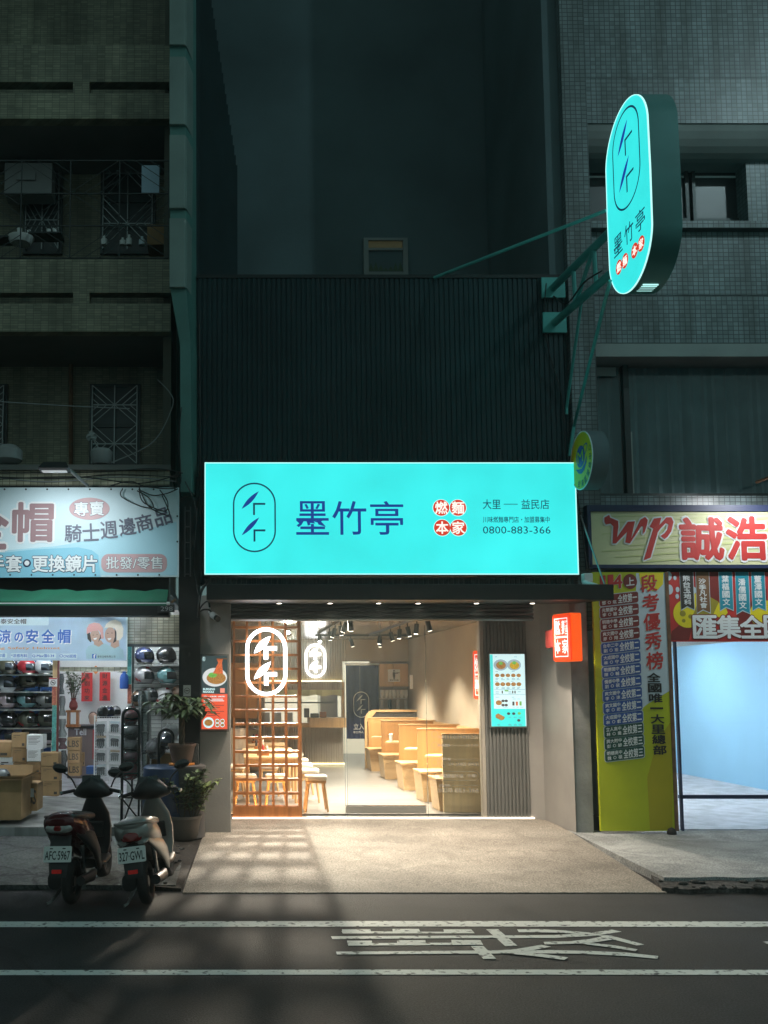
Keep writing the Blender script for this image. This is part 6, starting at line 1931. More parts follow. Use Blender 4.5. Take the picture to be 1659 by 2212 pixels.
carton(174, 1625, 182, 1655, 18.0, 'narrow carton behind the rear carton stack')
carton(327, 1628, 345, 1655, 13.9, 'small ochre carton behind the dark hoop rack')
carton(346, 1628, 374, 1655, 13.8, 'ochre carton inside the dark hoop rack', marks=0)
p = P(6, 1676, 13.3); place_helmet(4, 1680, 13.35, 40, R_(40), 'grey blue helmet lying in the open carton', 'h_grey', 'h_navy', 'helmets in the open carton')
# ---------------------------------------------------------------- back of the helmet shop
for px0, py0, px1, py1, tx, lb in ((176, 1453, 199.5, 1515, '馬到功來', 'red spring couplet with black characters, left of the pair'), (215, 1452, 238, 1514, '財源金進', 'red spring couplet with black characters, right of the pair')):
    Y = 21.2
    o = MB().pbox(px0, py0, px1, py1, Y, .02).build('spring_couplet', 'red_paper'); tag(o, lb, 'couplet')
    q = MB(); h = (py1 - py0) / 4
    for i, ch in enumerate(tx): q.text(ch, FY(Y - .002), RC(px0 + 6, py0 + h * i + 3, px1 - 6, py0 + h * (i + 1) - 2, Y), .002, .025)
    q.build('lettering', 'print_black', o)
q = MB(); q.poly([(lambda p: (p.x, p.z))(P(x, y, 21.2)) for x, y in ((199, 1446), (208, 1456), (216, 1446), (208, 1440))][::-1], FY(21.2), .0)
q = MB(); a = P(207, 1447, 21.2); q.prism([(a.x - .10, a.z), (a.x, a.z - .10), (a.x + .10, a.z), (a.x, a.z + .10)], FY(21.2), -.01, .01); tag(q.build('red_diamond_paper', 'print_orange'), 'small orange red diamond paper above the couplets', 'paper')
ct = thing('shop_counter', 'brown counter with dark top at the back of the helmet shop', 'counter', at=tuple(P(175, 1680, 19.5)))
MB().pbox(146, 1574, 204, 1690, 19.4, .6).build('body', 'wood_dark', ct); ct.children[0].data.materials[0] = mat('counter_taupe', (.20, .15, .14), .6)
MB().pbox(144, 1567, 207, 1573.5, 19.35, .7).build('top', 'black_plastic', ct, bev=.01)
MB().pbox(200, 1576, 205, 1640, 19.38, .01).build('red_strip', 'red_paper', ct)
q = MB(); p = P(175, 1585, 19.38); q.text('Tell', FY(19.38), RC(161, 1574, 186, 1588, 19.38), 0, .03); q.build('sticker', 'print_white', ct)
q = MB(); q.pbox(186, 1656, 205, 1672, 18.6, .3); tag(q.build('blue_tray', 'blue_paint'), 'blue plastic tray on the shop floor before the counter', 'tray')
pn = thing('seated_person', 'dark haired person behind the counter, only the head visible', 'person', at=tuple(P(201, 1560, 20.3)))
p = P(201, 1552, 20.3)
def hd_(d): return Vector((d.x * (1 - .12 * (d.z < 0) * -d.z), d.y, d.z))
q = MB(); q.loft([[Vector((p.x + r * math.cos(a * .5236), 20.3 + r * .8 * math.sin(a * .5236), z)) for a in range(12)] for r, z in ((.2, p.z - .62), (.22, p.z - .38), (.19, p.z - .24), (.07, p.z - .19), (.06, p.z - .12), (.085, p.z - .06), (.095, p.z + .02), (.09, p.z + .08), (.05, p.z + .125))])
q.build('body', 'skin', pn, smooth=True)
MB().ball((p.x, 20.32, p.z + .035), (.105, .10, .115), 14, 10, lambda d: Vector((d.x, max(d.y, -.55), max(d.z, -.5)))).build('hair', 'hair', pn, smooth=True)
q = MB(); q.loft([[Vector((p.x + r * 1.08 * math.cos(a * .5236), 20.3 + r * .9 * math.sin(a * .5236), z)) for a in range(12)] for r, z in ((.21, p.z - .64), (.225, p.z - .38), (.2, p.z - .235), (.1, p.z - .2))]); q.build('shirt', 'cloth_dark', pn, smooth=True)
# ---------------------------------------------------------------- plants
def leaf(q, base, d, L, w, droop=.3, fold=.15):
    d = Vector(d).normalized()
    s_ = d.cross(Vector((0, 0, 1)))
    if s_.length < .01: s_ = Vector((1, 0, 0))
    s_.normalize(); n = s_.cross(d)
    a = Vector(base)
    pts = []
    for t, k in ((0, .15), (.35, 1), (.7, .8), (1, .05)):
        c = a + d * (L * t) - Vector((0, 0, 1)) * (droop * L * t * t)
        pts += [c - s_ * w * k / 2 + n * fold * w * k, c, c + s_ * w * k / 2 + n * fold * w * k]
    f = []
    for i in range(3): f += [(3 * i, 3 * i + 1, 3 * i + 4, 3 * i + 3), (3 * i + 1, 3 * i + 2, 3 * i + 5, 3 * i + 4)]
    q.add(pts, f)
def bushy(o, cx, cy, z0, n, h, spread, L, w, leafm='leaf', per=16):
    fo_, st_ = MB(), MB()
    for i in range(n):
        a = rnd.uniform(0, 6.28); r = rnd.uniform(.02, spread * .4)
        top = Vector((cx + math.cos(a) * spread * rnd.uniform(.3, 1), cy + math.sin(a) * spread * rnd.uniform(.3, 1), z0 + h * rnd.uniform(.55, 1.05)))
        b_ = Vector((cx + math.cos(a) * r * .4, cy + math.sin(a) * r * .4, z0))
        mid = (b_ + top) / 2 + Vector((0, 0, h * .12))
        pp = spline([b_, mid, top], 5)
        st_.tube(pp, [.007] * (len(pp) - 1) + [.003], 5)
        for k in range(per):
            t = .25 + .75 * k / per
            j = min(int(t * (len(pp) - 1)), len(pp) - 2)
            c = pp[j].lerp(pp[j + 1], t * (len(pp) - 1) - j)
            an = k * 2.4 + rnd.uniform(-.4, .4)
            leaf(fo_, c, (math.cos(an), math.sin(an), rnd.uniform(.1, .9)), L * rnd.uniform(.7, 1.15), w * rnd.uniform(.8, 1.2), rnd.uniform(.1, .5))
    fo_.build('foliage', leafm, o); st_.build('stems', 'bark', o)
p1 = thing('potted_plant', 'low bushy green plant in a large clay pot by the left pillar', 'potted plant', at=tuple(G(395, 1812, .1)))
a = Vector(p1.location)
MB().lathe(a, [(.16, 0), (.19, .03), (.235, .27), (.25, .275), (.25, .31), (.225, .31), (.215, .26)], 24).build('pot', 'pot_clay', p1, smooth=True)
bushy(p1, a.x, a.y, a.z + .25, 26, .66, .42, .13, .052, 'leaf', 20)
bushy(p1, a.x + .12, a.y - .05, a.z + .25, 12, .55, .38, .13, .055, 'leaf_light', 18)
Yq = 12.5
br = thing('blue_barrel', 'dark blue plastic barrel behind the scooters', 'barrel', at=(P(355, 1700, Yq).x, Yq, .08))
MB().lathe(br.location, [(.26, 0), (.285, .03), (.285, .30), (.295, .31), (.295, .35), (.285, .36), (.285, .66), (.295, .67), (.295, .71), (.285, .72), (.28, .93), (.25, .96)], 28).build('drum', 'barrel_blue', br, smooth=True)
bg = thing('grey_barrel', 'grey brown barrel carrying the money tree, beside the blue one', 'barrel', at=(P(401, 1700, Yq + .05).x, Yq + .05, .085))
MB().lathe(bg.location, [(.24, 0), (.26, .02), (.26, .88), (.27, .9), (.27, .95), (.24, .96)], 26).build('drum', 'barrel_grey', bg, smooth=True)
mt_ = thing('money_tree', 'money tree with drooping leaves in a brown pot on the barrel', 'potted plant', at=(P(393, 1655, Yq).x, Yq, 1.05))
a = Vector(mt_.location)
MB().lathe(a, [(.15, .0), (.17, 0), (.17, .02), (.13, .022)], 20).build('saucer', 'pot_clay', mt_, smooth=True); mt_.children[-1].data.materials[0] = MT['print_orange']
MB().lathe(a, [(.11, .023), (.13, .03), (.175, .24), (.19, .245), (.19, .275), (.17, .275), (.165, .24)], 22).build('pot', 'pot_brown', mt_, smooth=True)
q = MB()
for k in range(3):
    pp = [(a.x + .022 * math.cos(k * 2.09 + t * 1.1), a.y + .022 * math.sin(k * 2.09 + t * 1.1), a.z + .24 + t * .075) for t in range(7)]
    q.tube(pp, .02, 7)
top = Vector((a.x, a.y, a.z + .68))
fo_ = MB()
for k in range(26):
    an = k * 2.4; r = rnd.uniform(.08, .38)
    tip = top + Vector((math.cos(an) * r * 1.0, math.sin(an) * r * .8, rnd.uniform(-.02, .26)))
    q.tube(spline([top - Vector((0, 0, .05)), (top + tip) / 2 + Vector((0, 0, .05)), tip], 4), .006, 5)
    for j in range(7):
        b2 = j * .9 + rnd.uniform(-.2, .2)
        leaf(fo_, tip, (math.cos(b2), math.sin(b2), rnd.uniform(-.2, .35)), rnd.uniform(.15, .24), .07, .45)
q.build('trunk', 'bark', mt_, smooth=True); fo_.build('crown', 'leaf', mt_)
lc = thing('lucky_plant', 'leafy green plant in a red and gold vase on a wooden stand', 'plant', at=tuple(P(158, 1568, 18.6)))
a = Vector(lc.location)
MB().box(a.x - .13, a.x + .13, a.y - .13, a.y + .13, a.z - .02, a.z + .03).box(a.x - .13, a.x + .13, a.y - .13, a.y + .13, a.z + .27, a.z + .31).box(a.x - .11, a.x - .07, a.y - .1, a.y + .1, a.z + .03, a.z + .27).box(a.x + .07, a.x + .11, a.y - .1, a.y + .1, a.z + .03, a.z + .27).build('stand', 'wood_dark', lc)
MB().lathe(a + Vector((0, 0, .311)), [(.05, 0), (.09, .06), (.08, .14), (.045, .2), (.06, .24)], 16).build('vase', 'print_maroon', lc, smooth=True)
bushy(lc, a.x, a.y, a.z + .5, 9, .62, .30, .15, .055, 'leaf', 16)
for px, py, Y, lb in ((273, 1428, 16.9, 'spiky pale plant over the ledge beam'), (268, 1455, 16.6, 'small spiky plant hanging above the water bottle')):
    o = thing('spiky_plant', lb + ' in the helmet shop', 'plant', at=tuple(P(px, py, Y)))
    q = MB()
    for k in range(16): leaf(q, o.location, (math.cos(k * 2.4), math.sin(k * 2.4), rnd.uniform(.2, 1.4)), .2, .03, .2)
    q.build('leaves', 'leaf_light', o)
# small things in the helmet shop
wb_ = thing('water_bottle', 'blue water bottle hanging beside the taped door post', 'bottle', at=tuple(P(268, 1488, 16.1)))
MB().lathe(wb_.location, [(.05, 0), (.075, .01), (.075, .17), (.07, .18), (.075, .19), (.06, .24), (.03, .27), (.03, .30)], 18).build('bottle', 'print_skyblue', wb_, smooth=True)
ns_ = MB().pbox(105.5, 1464, 123.5, 1483, 16.12, .006).build('no_smoking_sign', 'print_white'); tag(ns_, 'white no smoking sign on the brown door post', 'sign')
p = P(114.5, 1474.5, 16.11); f_ = FY(16.112)
q = MB(); q.ring([(p.x + .045 * math.cos(i * .3142), p.z + .045 * math.sin(i * .3142)) for i in range(20)], [(p.x + .037 * math.cos(i * .3142), p.z + .037 * math.sin(i * .3142)) for i in range(20)], f_, .002)
q.poly([(p.x - .025, p.z - .008), (p.x + .025, p.z - .008), (p.x + .025, p.z + .006), (p.x - .025, p.z + .006)], f_, .002); q.poly([(p.x - .032, p.z + .026), (p.x + .026, p.z - .032), (p.x + .032, p.z - .026), (p.x - .026, p.z + .032)], f_, .004)
q.build('symbol', 'print_black', ns_)
q = MB(); q.pbox(106, 1464.5, 123, 1467, 16.116, .003); q.build('red_band', 'print_red', ns_)
for y0, y1, tx, lb in ((1480, 1504, None, 'faded no smoking notice on the dark column'), (1507, 1525, 'P', 'faded no parking notice below it on the dark column')):
    o = MB().pbox(396, y0, 412, y1, 12.70, .008).build('notice', 'plaster_band'); tag(o, lb, 'notice')
    p = P(404, (y0 + y1) / 2, 12.70); f_ = FY(12.697); q = MB(); r = .04
    q.ring([(p.x + r * math.cos(i * .3142), p.z + r * math.sin(i * .3142)) for i in range(20)], [(p.x + r * .82 * math.cos(i * .3142), p.z + r * .82 * math.sin(i * .3142)) for i in range(20)], f_, .0)
    q.text(tx or '-', f_, (p.x - .018, p.z - .022, p.x + .018, p.z + .022) if tx else (p.x - .02, p.z - .006, p.x + .02, p.z + .006), .0, .02); q.build('symbol', 'print_char', o)
for px0, py0, px1, py1, mt2, lb in ((127, 1455, 139, 1500, 'cloth_dark', 'dark bagged gloves hanging behind the door post'), (127, 1503, 142, 1546, 'steel', 'silver bagged gear hanging below the gloves'), (126, 1553, 143, 1592, 'box_white', 'white boxed goods low behind the door post'), (126, 1594, 144, 1618, 'h_magenta', 'pink bagged goods behind the door post'), (128, 1621, 146, 1662, 'cloth_dark', 'dark bagged gear near the floor behind the door post')):
    Y = 17.4; x0, z0, x1, z1 = RC(px0, py0, px1, py1, Y)
    o = thing('bagged_goods', lb, 'bag', 'bagged goods hanging behind the door post', at=((x0 + x1) / 2, Y, z0))
    secs = []
    for k in range(7):
        t = k / 6; z = z0 + (z1 - z0) * t; wv = (x1 - x0) / 2 * (.75 + .25 * math.sin(t * 9 + px0))
        secs.append([Vector(((x0 + x1) / 2 + wv * math.cos(j * .6283) * (1 + .12 * math.sin(j * 2 + k)), Y + .05 * math.sin(j * .6283), z)) for j in range(10)])
    MB().loft(secs).build('goods', mt2, o, smooth=True)
    MB().loft([[v + (v - Vector(((x0 + x1) / 2, Y, v.z))) * .12 for v in s_] for s_ in secs]).build('bag', 'plastic_bag', o, smooth=True)
# wire rack of bagged gloves
wr = thing('wire_rack', 'white wire display rack of bagged goods in the helmet shop', 'rack', at=tuple(P(234, 1690, 15.5)))
x0, z0, x1, z1 = RC(204, 1548, 266, 1692, 15.5)
q = MB()
for i in range(13): X = x0 + (x1 - x0) * i / 12; q.box(X - .003, X + .003, 15.497, 15.503, z0, z1)
for i in range(24): Z = z0 + (z1 - z0) * i / 23; q.box(x0, x1, 15.490, 15.496, Z - .003, Z + .003)
q.build('grid', 'white_paint', wr)
q = MB()
for X in (x0, x1): q.tube([(X, 15.5, .19), (X, 15.5, z1 + .02)], .012, 6); q.tube([(X, 15.3, .2), (X, 15.8, .2)], .012, 6)
q.build('frame', 'white_paint', wr)
k = 0
for r in range(4):
    for c in range(2):
        cx, cy = 219 + 30 * c, 1571 + 31 * r
        Y = 15.40; a0_, b0_, a1_, b1_ = RC(cx - 13, cy - 13, cx + 12, cy + 13, Y)
        o = thing('bagged_gloves', ['left', 'right'][c] + ' bag of gloves, ' + ['top', 'second', 'third', 'bottom'][r] + ' row of the wire rack', 'bag', 'bags of gloves on the wire rack', at=((a0_ + a1_) / 2, Y, b0_))
        f_ = Fr(((a0_ + a1_) / 2, Y, (b0_ + b1_) / 2), (1, 0, rnd.uniform(-.15, .15)), (0, rnd.uniform(-.1, .1), 1), (0, -1, 0))
        w, h = (a1_ - a0_) / 2, (b1_ - b0_) / 2
        q = MB()
        for fx in range(4): q.prism(rr(-w * .7 + fx * w * .34, -h * .8, -w * .7 + fx * w * .34 + w * .28, h * rnd.uniform(.1, .3), .02), f_, 0, .035)
        q.prism(rr(-w * .75, -h * .05, w * .7, h * .55, .03), f_, 0, .045); q.build('gloves', ['cloth_dark', 'h_grey', 'cloth_dark', 'h_black'][(k * 3 + r) % 4], o, bev=.006)
        q = MB(); q.prism([(-w * .8, h * .62), (w * .8, h * .62), (w * .8, h), (-w * .8, h)], f_, .01, .02); q.build('card', ['box_white', 'print_palegrey', 'box_white', 'cardboard'][(k + r) % 4], o)
        q = MB(); v, f = [], []
        for i in range(7):
            for j in range(7):
                u_, v_2 = -w + 2 * w * i / 6, -h + 2 * h * j / 6
                v.append(f_(u_, v_2, .05 + .02 * math.sin(i * 2.1 + k) * math.cos(j * 1.7 + r)))
        for i in range(6):
            for j in range(6): f.append((7 * i + j, 7 * i + 7 + j, 7 * i + 8 + j, 7 * i + 1 + j))
        q.add(v, f); q.build('bag', 'plastic_bag', o, smooth=True)
        k += 1
# hoop racks with bagged helmets
def hoop(px0, px1, ytop, ybot, Y, label, name='hoop_rack'):
    x0, x1 = P(px0, (ytop + ybot) / 2, Y).x, P(px1, (ytop + ybot) / 2, Y).x
    zt2 = P((px0 + px1) / 2, ytop, Y).z; zb2 = P((px0 + px1) / 2, ybot, Y).z
    o = thing(name, label, 'rack', at=((x0 + x1) / 2, Y, zb2))
    r = (x1 - x0) / 2; cx = (x0 + x1) / 2
    pts = [(x0, Y, zb2), (x0, Y, zt2 - r)] + [(cx - r * math.cos(R_(t * 15)), Y, zt2 - r + r * math.sin(R_(t * 15))) for t in range(1, 12)] + [(x1, Y, zt2 - r), (x1, Y, zb2 + (.55 if ybot > 1700 else 0))]
    MB().tube(pts, .02, 8).build('hoop', 'black_metal', o, smooth=True)
    q = MB()
    for k in range(4): z = zt2 - r - .33 * k - .12; q.box(x0, x1, Y - .01, Y + .01, max(z, zb2) - .006, max(z, zb2) + .006)
    if ybot > 1700: q.tube([(x0, Y, .55), (x1, Y + .3, .2)], .012, 6); q.tube([(x1, Y, .8), (x0, Y + .3, .2)], .012, 6); q.tube([(x1, Y + .02, .19), (x1, Y + .02, zb2 + .55)], .015, 6)
    q.build('rungs', 'black_metal', o)
hoop(264, 300, 1530, 1776, 12.95, 'tall black hoop rack holding a column of bagged helmets')
hoop(343, 374, 1576, 1657, 13.3, 'short black hoop rack in front of the ochre carton')
bags = [(282, 1546, 'h_red', 'bagged red helmet at the top of the tall hoop rack'), (282, 1580, 'h_silver', 'bagged grey spotted helmet, second in the tall hoop rack'), (282, 1612, 'h_black', 'bagged black helmet, third in the tall hoop rack'), (282, 1634, 'h_magenta', 'bagged magenta helmet, fourth in the tall hoop rack'), (282, 1664, 'h_red', 'bagged red and white helmet, lowest in the tall hoop rack'),
        (358, 1599, 'h_navy', 'bagged navy patterned helmet in the short hoop rack'), (336, 1617, 'h_black', 'black half helmet beside the short hoop rack')]
proto = None
for px, py, mt2, lb in bags:
    Y = 13.15 if px < 300 else 13.5
    p = P(px, py, Y)
    if proto is None:
        proto = thing('bagged_helmet', lb, 'helmet', 'bagged helmets on the hoop racks', at=(0, 0, 0))
        MB().ball((0, 0, 0), (.115, .13, .11), 18, 12, lambda d: Vector((d.x, d.y, max(d.z, -.72)))).build('shell', mt2, proto, smooth=True)
        MB().tube([(-.1, -.09, -.03), (0, -.135, -.045), (.1, -.09, -.03)], .012, 6).build('rim', 'h_black', proto)
        MB().ball((0, 0, 0), (.125, .145, .135), 20, 14, lambda d: d * (1 + .06 * math.sin(9 * d.x + 7 * d.z) * math.cos(8 * d.y))).build('bag', 'plastic_bag', proto)
        proto.location = p; proto.rotation_euler = (0, 0, .3)
    else:
        dup(proto, p, rnd.uniform(-1, 1), lb, 1.0 if px != 336 else 1.15, {'shell': mt2})
cr = thing('covered_rack', 'tall display rack under a grey plastic sheet beside the hoop rack', 'rack', at=tuple(P(312, 1720, 13.8)))
x0, z0, x1, z1 = RC(300, 1530, 322, 1728, 13.7)
q = MB(); v, f = [], []
ring_ = [(x0, 13.7), (x0 + .05, 13.62), ((x0 + x1) / 2, 13.66), (x1 - .03, 13.62), (x1, 13.75), (x1 - .02, 14.2), (x0 + .02, 14.2)]
secs = []
for k in range(9):
    t = k / 8
    secs.append([Vector((x + .015 * math.sin(5 * t + i), y + .02 * math.sin(4 * t + 2 * i), z0 + (z1 + .25 - z0) * t)) for i, (x, y) in enumerate(ring_)])
q.loft(secs); q.build('plastic_sheet', 'plastic_sheet', cr, smooth=True)
q = MB()
for X in (x0 + .03, x1 - .03): q.tube([(X, 13.9, .19), (X, 13.9, z1)], .015, 6)
for k in range(5): q.box(x0 + .03, x1 - .03, 13.72, 14.1, .5 + k * .3, .52 + k * .3)
q.build('frame', 'dark_alu', cr)
q = MB(); a = P(368, 1583, 13.7)
q.ball((a.x, 13.7, a.z), (.13, .1, .13), 12, 9, lambda d: d * (1 + .15 * math.sin(7 * d.x + 5 * d.z))); tag(q.build('plastic_bag', 'box_white', smooth=False), 'crumpled white plastic bag tied behind the short hoop rack', 'bag')
q = MB(); a = P(421, 1606, 12.66); b_ = P(418, 1655, 12.6)
secs = []
for k in range(7):
    t = k / 6; c = a.lerp(b_, t)
    secs.append([Vector((c.x + .055 * (1 + .5 * t) * math.cos(j * .7854) * (1 + .25 * math.sin(j * 3)), c.y - .03 + .04 * math.sin(j * .7854), c.z)) for j in range(8)])
q.loft(secs); tag(q.build('hanging_cloth', 'cloth_dark', smooth=True), 'dark folded cloth hanging between the barrel and the left pillar', 'cloth')
# things on the old balconies
for px, w, h, mt2, lb in ((225, 15, 22, 'white_plastic', 'white plastic bottle standing alone on the upper balcony'), (265, 14, 17, 'white_plastic', 'short white bottle in the pair on the upper balcony'), (279, 14, 24, 'white_plastic', 'tall white bottle in the pair on the upper balcony'), (307, 15, 20, 'print_palegrey', 'pale blue bottle beside the brown box on the upper balcony')):
    p = P(px, 527, YL + .5); s_ = 13.5 / 2000
    o = MB().lathe((p.x, p.y, p.z - .02), [(w * .5 * s_, 0), (w * .5 * s_, h * .6 * s_), (w * .18 * s_, h * .8 * s_), (w * .2 * s_, h * s_)], 14).build('plastic_bottle', mt2, smooth=True); tag(o, lb, 'bottle')
for px, w, h, lb in ((45, 60, 14, 'wide white washbasin on the upper balcony'), (42, 12, 14, 'white jar above the washbasin'), (62, 9, 10, 'small white jar right of the white jar'), (105, 10, 12, 'white pot in the middle of the upper balcony'), (118, 10, 14, 'white can beside the white pot')):
    p = P(px, 527 if h == 14 and w == 60 else 507, YL + .6); s_ = 13.6 / 2000
    o = MB().lathe((p.x, p.y, p.z), [(w * .35 * s_, 0), (w * .5 * s_, h * s_ * .9), (w * .5 * s_, h * s_), (w * .44 * s_, h * s_)], 16).build('white_jar' if w < 50 else 'washbasin', 'white_plastic', smooth=True); tag(o, lb, 'jar' if w < 50 else 'basin')
q = MB(); q.pbox(60, 500, 132, 503, YL + .5, .3); q.pbox(-30, 508, 58, 511, YL + .5, .3); tag(q.build('balcony_shelf', 'dark_alu'), 'dim metal shelf of jars behind the balcony cage', 'shelf')
q = MB(); q.pbox(318, 485, 364, 528, YL + .3, .4); tag(q.build('brown_crate', 'cardboard_dark'), 'brown box at the right end of the upper balcony', 'box')
q = MB(); q.pbox(306, 357, 344, 416, YL + .25, .02); tag(q.build('hanging_towel', 'banner_sky'), 'pale towel hanging at the right of the upper balcony', 'towel')
q = MB(); q.pbox(10, 352, 112, 420, YB - .5, .3); q.pbox(36, 372, 76, 388, YB - .54, .03); tag(q.build('air_conditioner', 'grey_plastic'), 'old grey air conditioner on the upper balcony wall', 'air conditioner')
cp = thing('cactus_pot', 'white pot with a dry plant on the lower balcony ledge', 'potted plant', at=tuple(P(219, 1003, YL + .1)))
MB().lathe(cp.location, [(.11, 0), (.15, .05), (.16, .18), (.12, .22), (.11, .2)], 18).build('pot', 'grey_plastic', cp, smooth=True)
a = Vector(cp.location); q = MB(); q.tube([a + Vector((-.02, 0, .2)), a + Vector((-.12, 0, .36))], [.012, .008], 6); q.ball(a + Vector((-.15, 0, .42)), (.07, .05, .07), 9, 7, lambda d: d * (1 + .3 * math.sin(9 * d.x + 8 * d.z))); q.build('stem', 'bark', cp); cp.children[-1].data.materials[0] = MT['plaster_band']
o = MB().lathe(P(18, 1003, YL + .1), [(.12, 0), (.2, .06), (.2, .2), (.12, .27), (.03, .29)], 18).build('round_jar', 'grey_plastic', smooth=True); tag(o, 'round grey jar at the left end of the lower balcony', 'jar')

# ---------------------------------------------------------------- scooters
def sec(y, z, w, h, p=2.6, n=18, x=0):
    out = []
    for i in range(n):
        t = 2 * math.pi * i / n
        c, s_ = math.cos(t), math.sin(t)
        out.append(Vector((x + w * math.copysign(abs(c) ** (2 / p), c), y, z + h * math.copysign(abs(s_) ** (2 / p), s_))))
    return out
def wheel(o, name, cy, steer=0):
    tyre, rim = MB(), MB()
    r0 = .215
    secs = []
    n = 26
    for i in range(n + 1):
        a = 2 * math.pi * i / n
        c = Vector((0, cy, .215)); d = Vector((0, math.cos(a), math.sin(a)))
        secs.append([c + d * (r0 - .05 + .05 * math.cos(b * .628)) + Vector((1, 0, 0)) * .055 * math.sin(b * .628) for b in range(10)])
    tyre.loft(secs, False)
    rim.tube([(-.035, cy, .215), (.035, cy, .215)], .05, 14)
    for k in range(5):
        a = k * 1.2566
        rim.tube([(0, cy, .215), (0, cy + .125 * math.cos(a), .215 + .125 * math.sin(a))], .016, 6)
    rr_ = [Vector((0, cy + .125 * math.cos(i * .3142), .215 + .125 * math.sin(i * .3142))) for i in range(21)]
    rim.tube(rr_, .02, 6)
    w = tyre.build(name, 'rubber', o, smooth=True)
    rim.build('rim', 'scooter_dark', w, smooth=True)
    return w
def scooter(label, body, plate, style):
    o = thing('scooter', label, 'scooter', at=(0, 0, 0))
    wheel(o, 'rear_wheel', 0); fw_ = wheel(o, 'front_wheel', 1.2)
    if style == 1:
        S_ = [(-.42, .83, .08, .03), (-.37, .81, .15, .09), (-.22, .77, .185, .135), (-.02, .71, .185, .17), (.22, .62, .165, .17), (.42, .52, .14, .15), (.52, .46, .11, .12)]
    else:
        S_ = [(-.38, .72, .09, .05), (-.32, .73, .165, .10), (-.16, .71, .195, .145), (.04, .66, .19, .165), (.26, .58, .165, .17), (.44, .49, .14, .15), (.54, .44, .11, .11)]
    MB().loft([sec(*s_) for s_ in S_]).build('tail_cowl', body, o, smooth=True)
    tz = S_[2][1] + S_[2][3]
    MB().loft([sec(-.16, tz - .06, .08, .02), sec(-.08, tz - .06, .13, .045), sec(.04, tz - .075, .15, .05), sec(.28, tz - .11, .14, .05), sec(.50, tz - .14, .11, .045), sec(.56, tz - .16, .06, .02)]).build('seat', 'scooter_dark', o, smooth=True)
    q = MB(); q.tube(spline([(-.17, .02, tz - .09), (-.165, -.22, tz - .045), (-.11, -.36, tz - .035), (.11, -.36, tz - .035), (.165, -.22, tz - .045), (.17, .02, tz - .09)], 6), .016, 8)
    q.build('grab_rail', 'scooter_dark' if style == 1 else 'scooter_silver', o, smooth=True)
    y0, z0 = S_[1][0], S_[1][1]
    if style == 1:
        lp = MB().loft([sec(y0 - .055, z0 - .045, .07, .025), sec(y0 - .03, z0 - .04, .12, .045), sec(y0 + .04, z0 - .03, .15, .055)]).build('tail_light', 'lens_clear', o, smooth=True)
        MB().loft([sec(y0 - .066, z0 - .04, .03, .018), sec(y0 - .04, z0 - .035, .05, .03), sec(y0, z0 - .03, .055, .035)]).build('red_lens', 'lens_red', lp, smooth=True)
    else:
        lp = MB().loft([sec(y0 - .075, z0 - .04, .05, .03), sec(y0 - .045, z0 - .035, .10, .055), sec(y0 + .03, z0 - .02, .125, .065)]).build('tail_light', 'lens_red', o, smooth=True)
        for sx in (-1, 1): MB().loft([sec(y0 - .06, z0 - .095, .03, .015, x=sx * .085), sec(y0 - .03, z0 - .09, .05, .022, x=sx * .09), sec(y0 + .03, z0 - .08, .05, .025, x=sx * .10)]).build('indicator', 'lens_clear', lp, smooth=True)
    for sx in (-1, 1):                                                   # side panels sweeping forward and down
        MB().loft([sec(-.28, z0 - .08, .02, .03, x=sx * .13), sec(-.08, z0 - .16, .022, .07, x=sx * .165), sec(.18, z0 - .26, .025, .11, x=sx * .175), sec(.42, .36, .025, .12, x=sx * .16), sec(.56, .28, .02, .06, x=sx * .13)]).build('side_panel', body if style == 2 else 'scooter_dark', o, smooth=True)
    q = MB(); q.loft([sec(-.30, z0 - .10, .10, .03), sec(-.36, .56, .10, .035), sec(-.42, .44, .09, .02), sec(-.44, .34, .08, .012)]); q.build('rear_mudguard', 'scooter_dark', o, smooth=True)
    fpl = Fr((0, -.435, .545), (1, 0, 0), (0, .28, .96), (0, -.96, .28))
    pl = MB().rrect(-.132, -.072, .132, .072, .012, fpl, -.004, .002).build('number_plate', 'plate_white', o)
    q = MB(); q.text(plate, fpl, (-.118, -.05, .118, .028), .0035, .012); q.rrect(-.075, .045, -.045, .055, .004, fpl, .0035).rrect(.045, .045, .075, .055, .004, fpl, .0035); q.build('lettering', 'print_black', pl)
    q = MB(); q.rrect(-.045, -.018, .045, .018, .006, Fr((0, -.475, .395), (1, 0, 0), (0, .1, 1), (0, -1, .1)), -.01, .004); q.build('reflector', 'reflector_red', o)
    q = MB(); q.loft([sec(-.12, .24, .07, .08, x=-.13), sec(.1, .27, .08, .11, x=-.13), sec(.42, .28, .07, .10, x=-.11), sec(.56, .28, .04, .06, x=-.1)]); q.build('engine_cover', 'scooter_dark', o, smooth=True)
    q = MB(); q.tube([(.15, -.22, .26), (.16, .10, .24), (.13, .34, .24)], [.045, .052, .03], 14); q.build('exhaust', 'black_plastic', o, smooth=True)
    q = MB()
    for sx in (-1, 1): q.tube([(sx * .12, .02, .26), (sx * .14, -.1, .58)], .022, 8)
    q.build('shock_absorber', 'chrome', o)
    q = MB(); q.loft([sec(.44, .30, .15, .05), sec(.70, .27, .17, .035), (sec(.92, .29, .16, .05))]); q.build('floorboard', 'scooter_dark', o, smooth=True)
    q = MB()
    secs = []
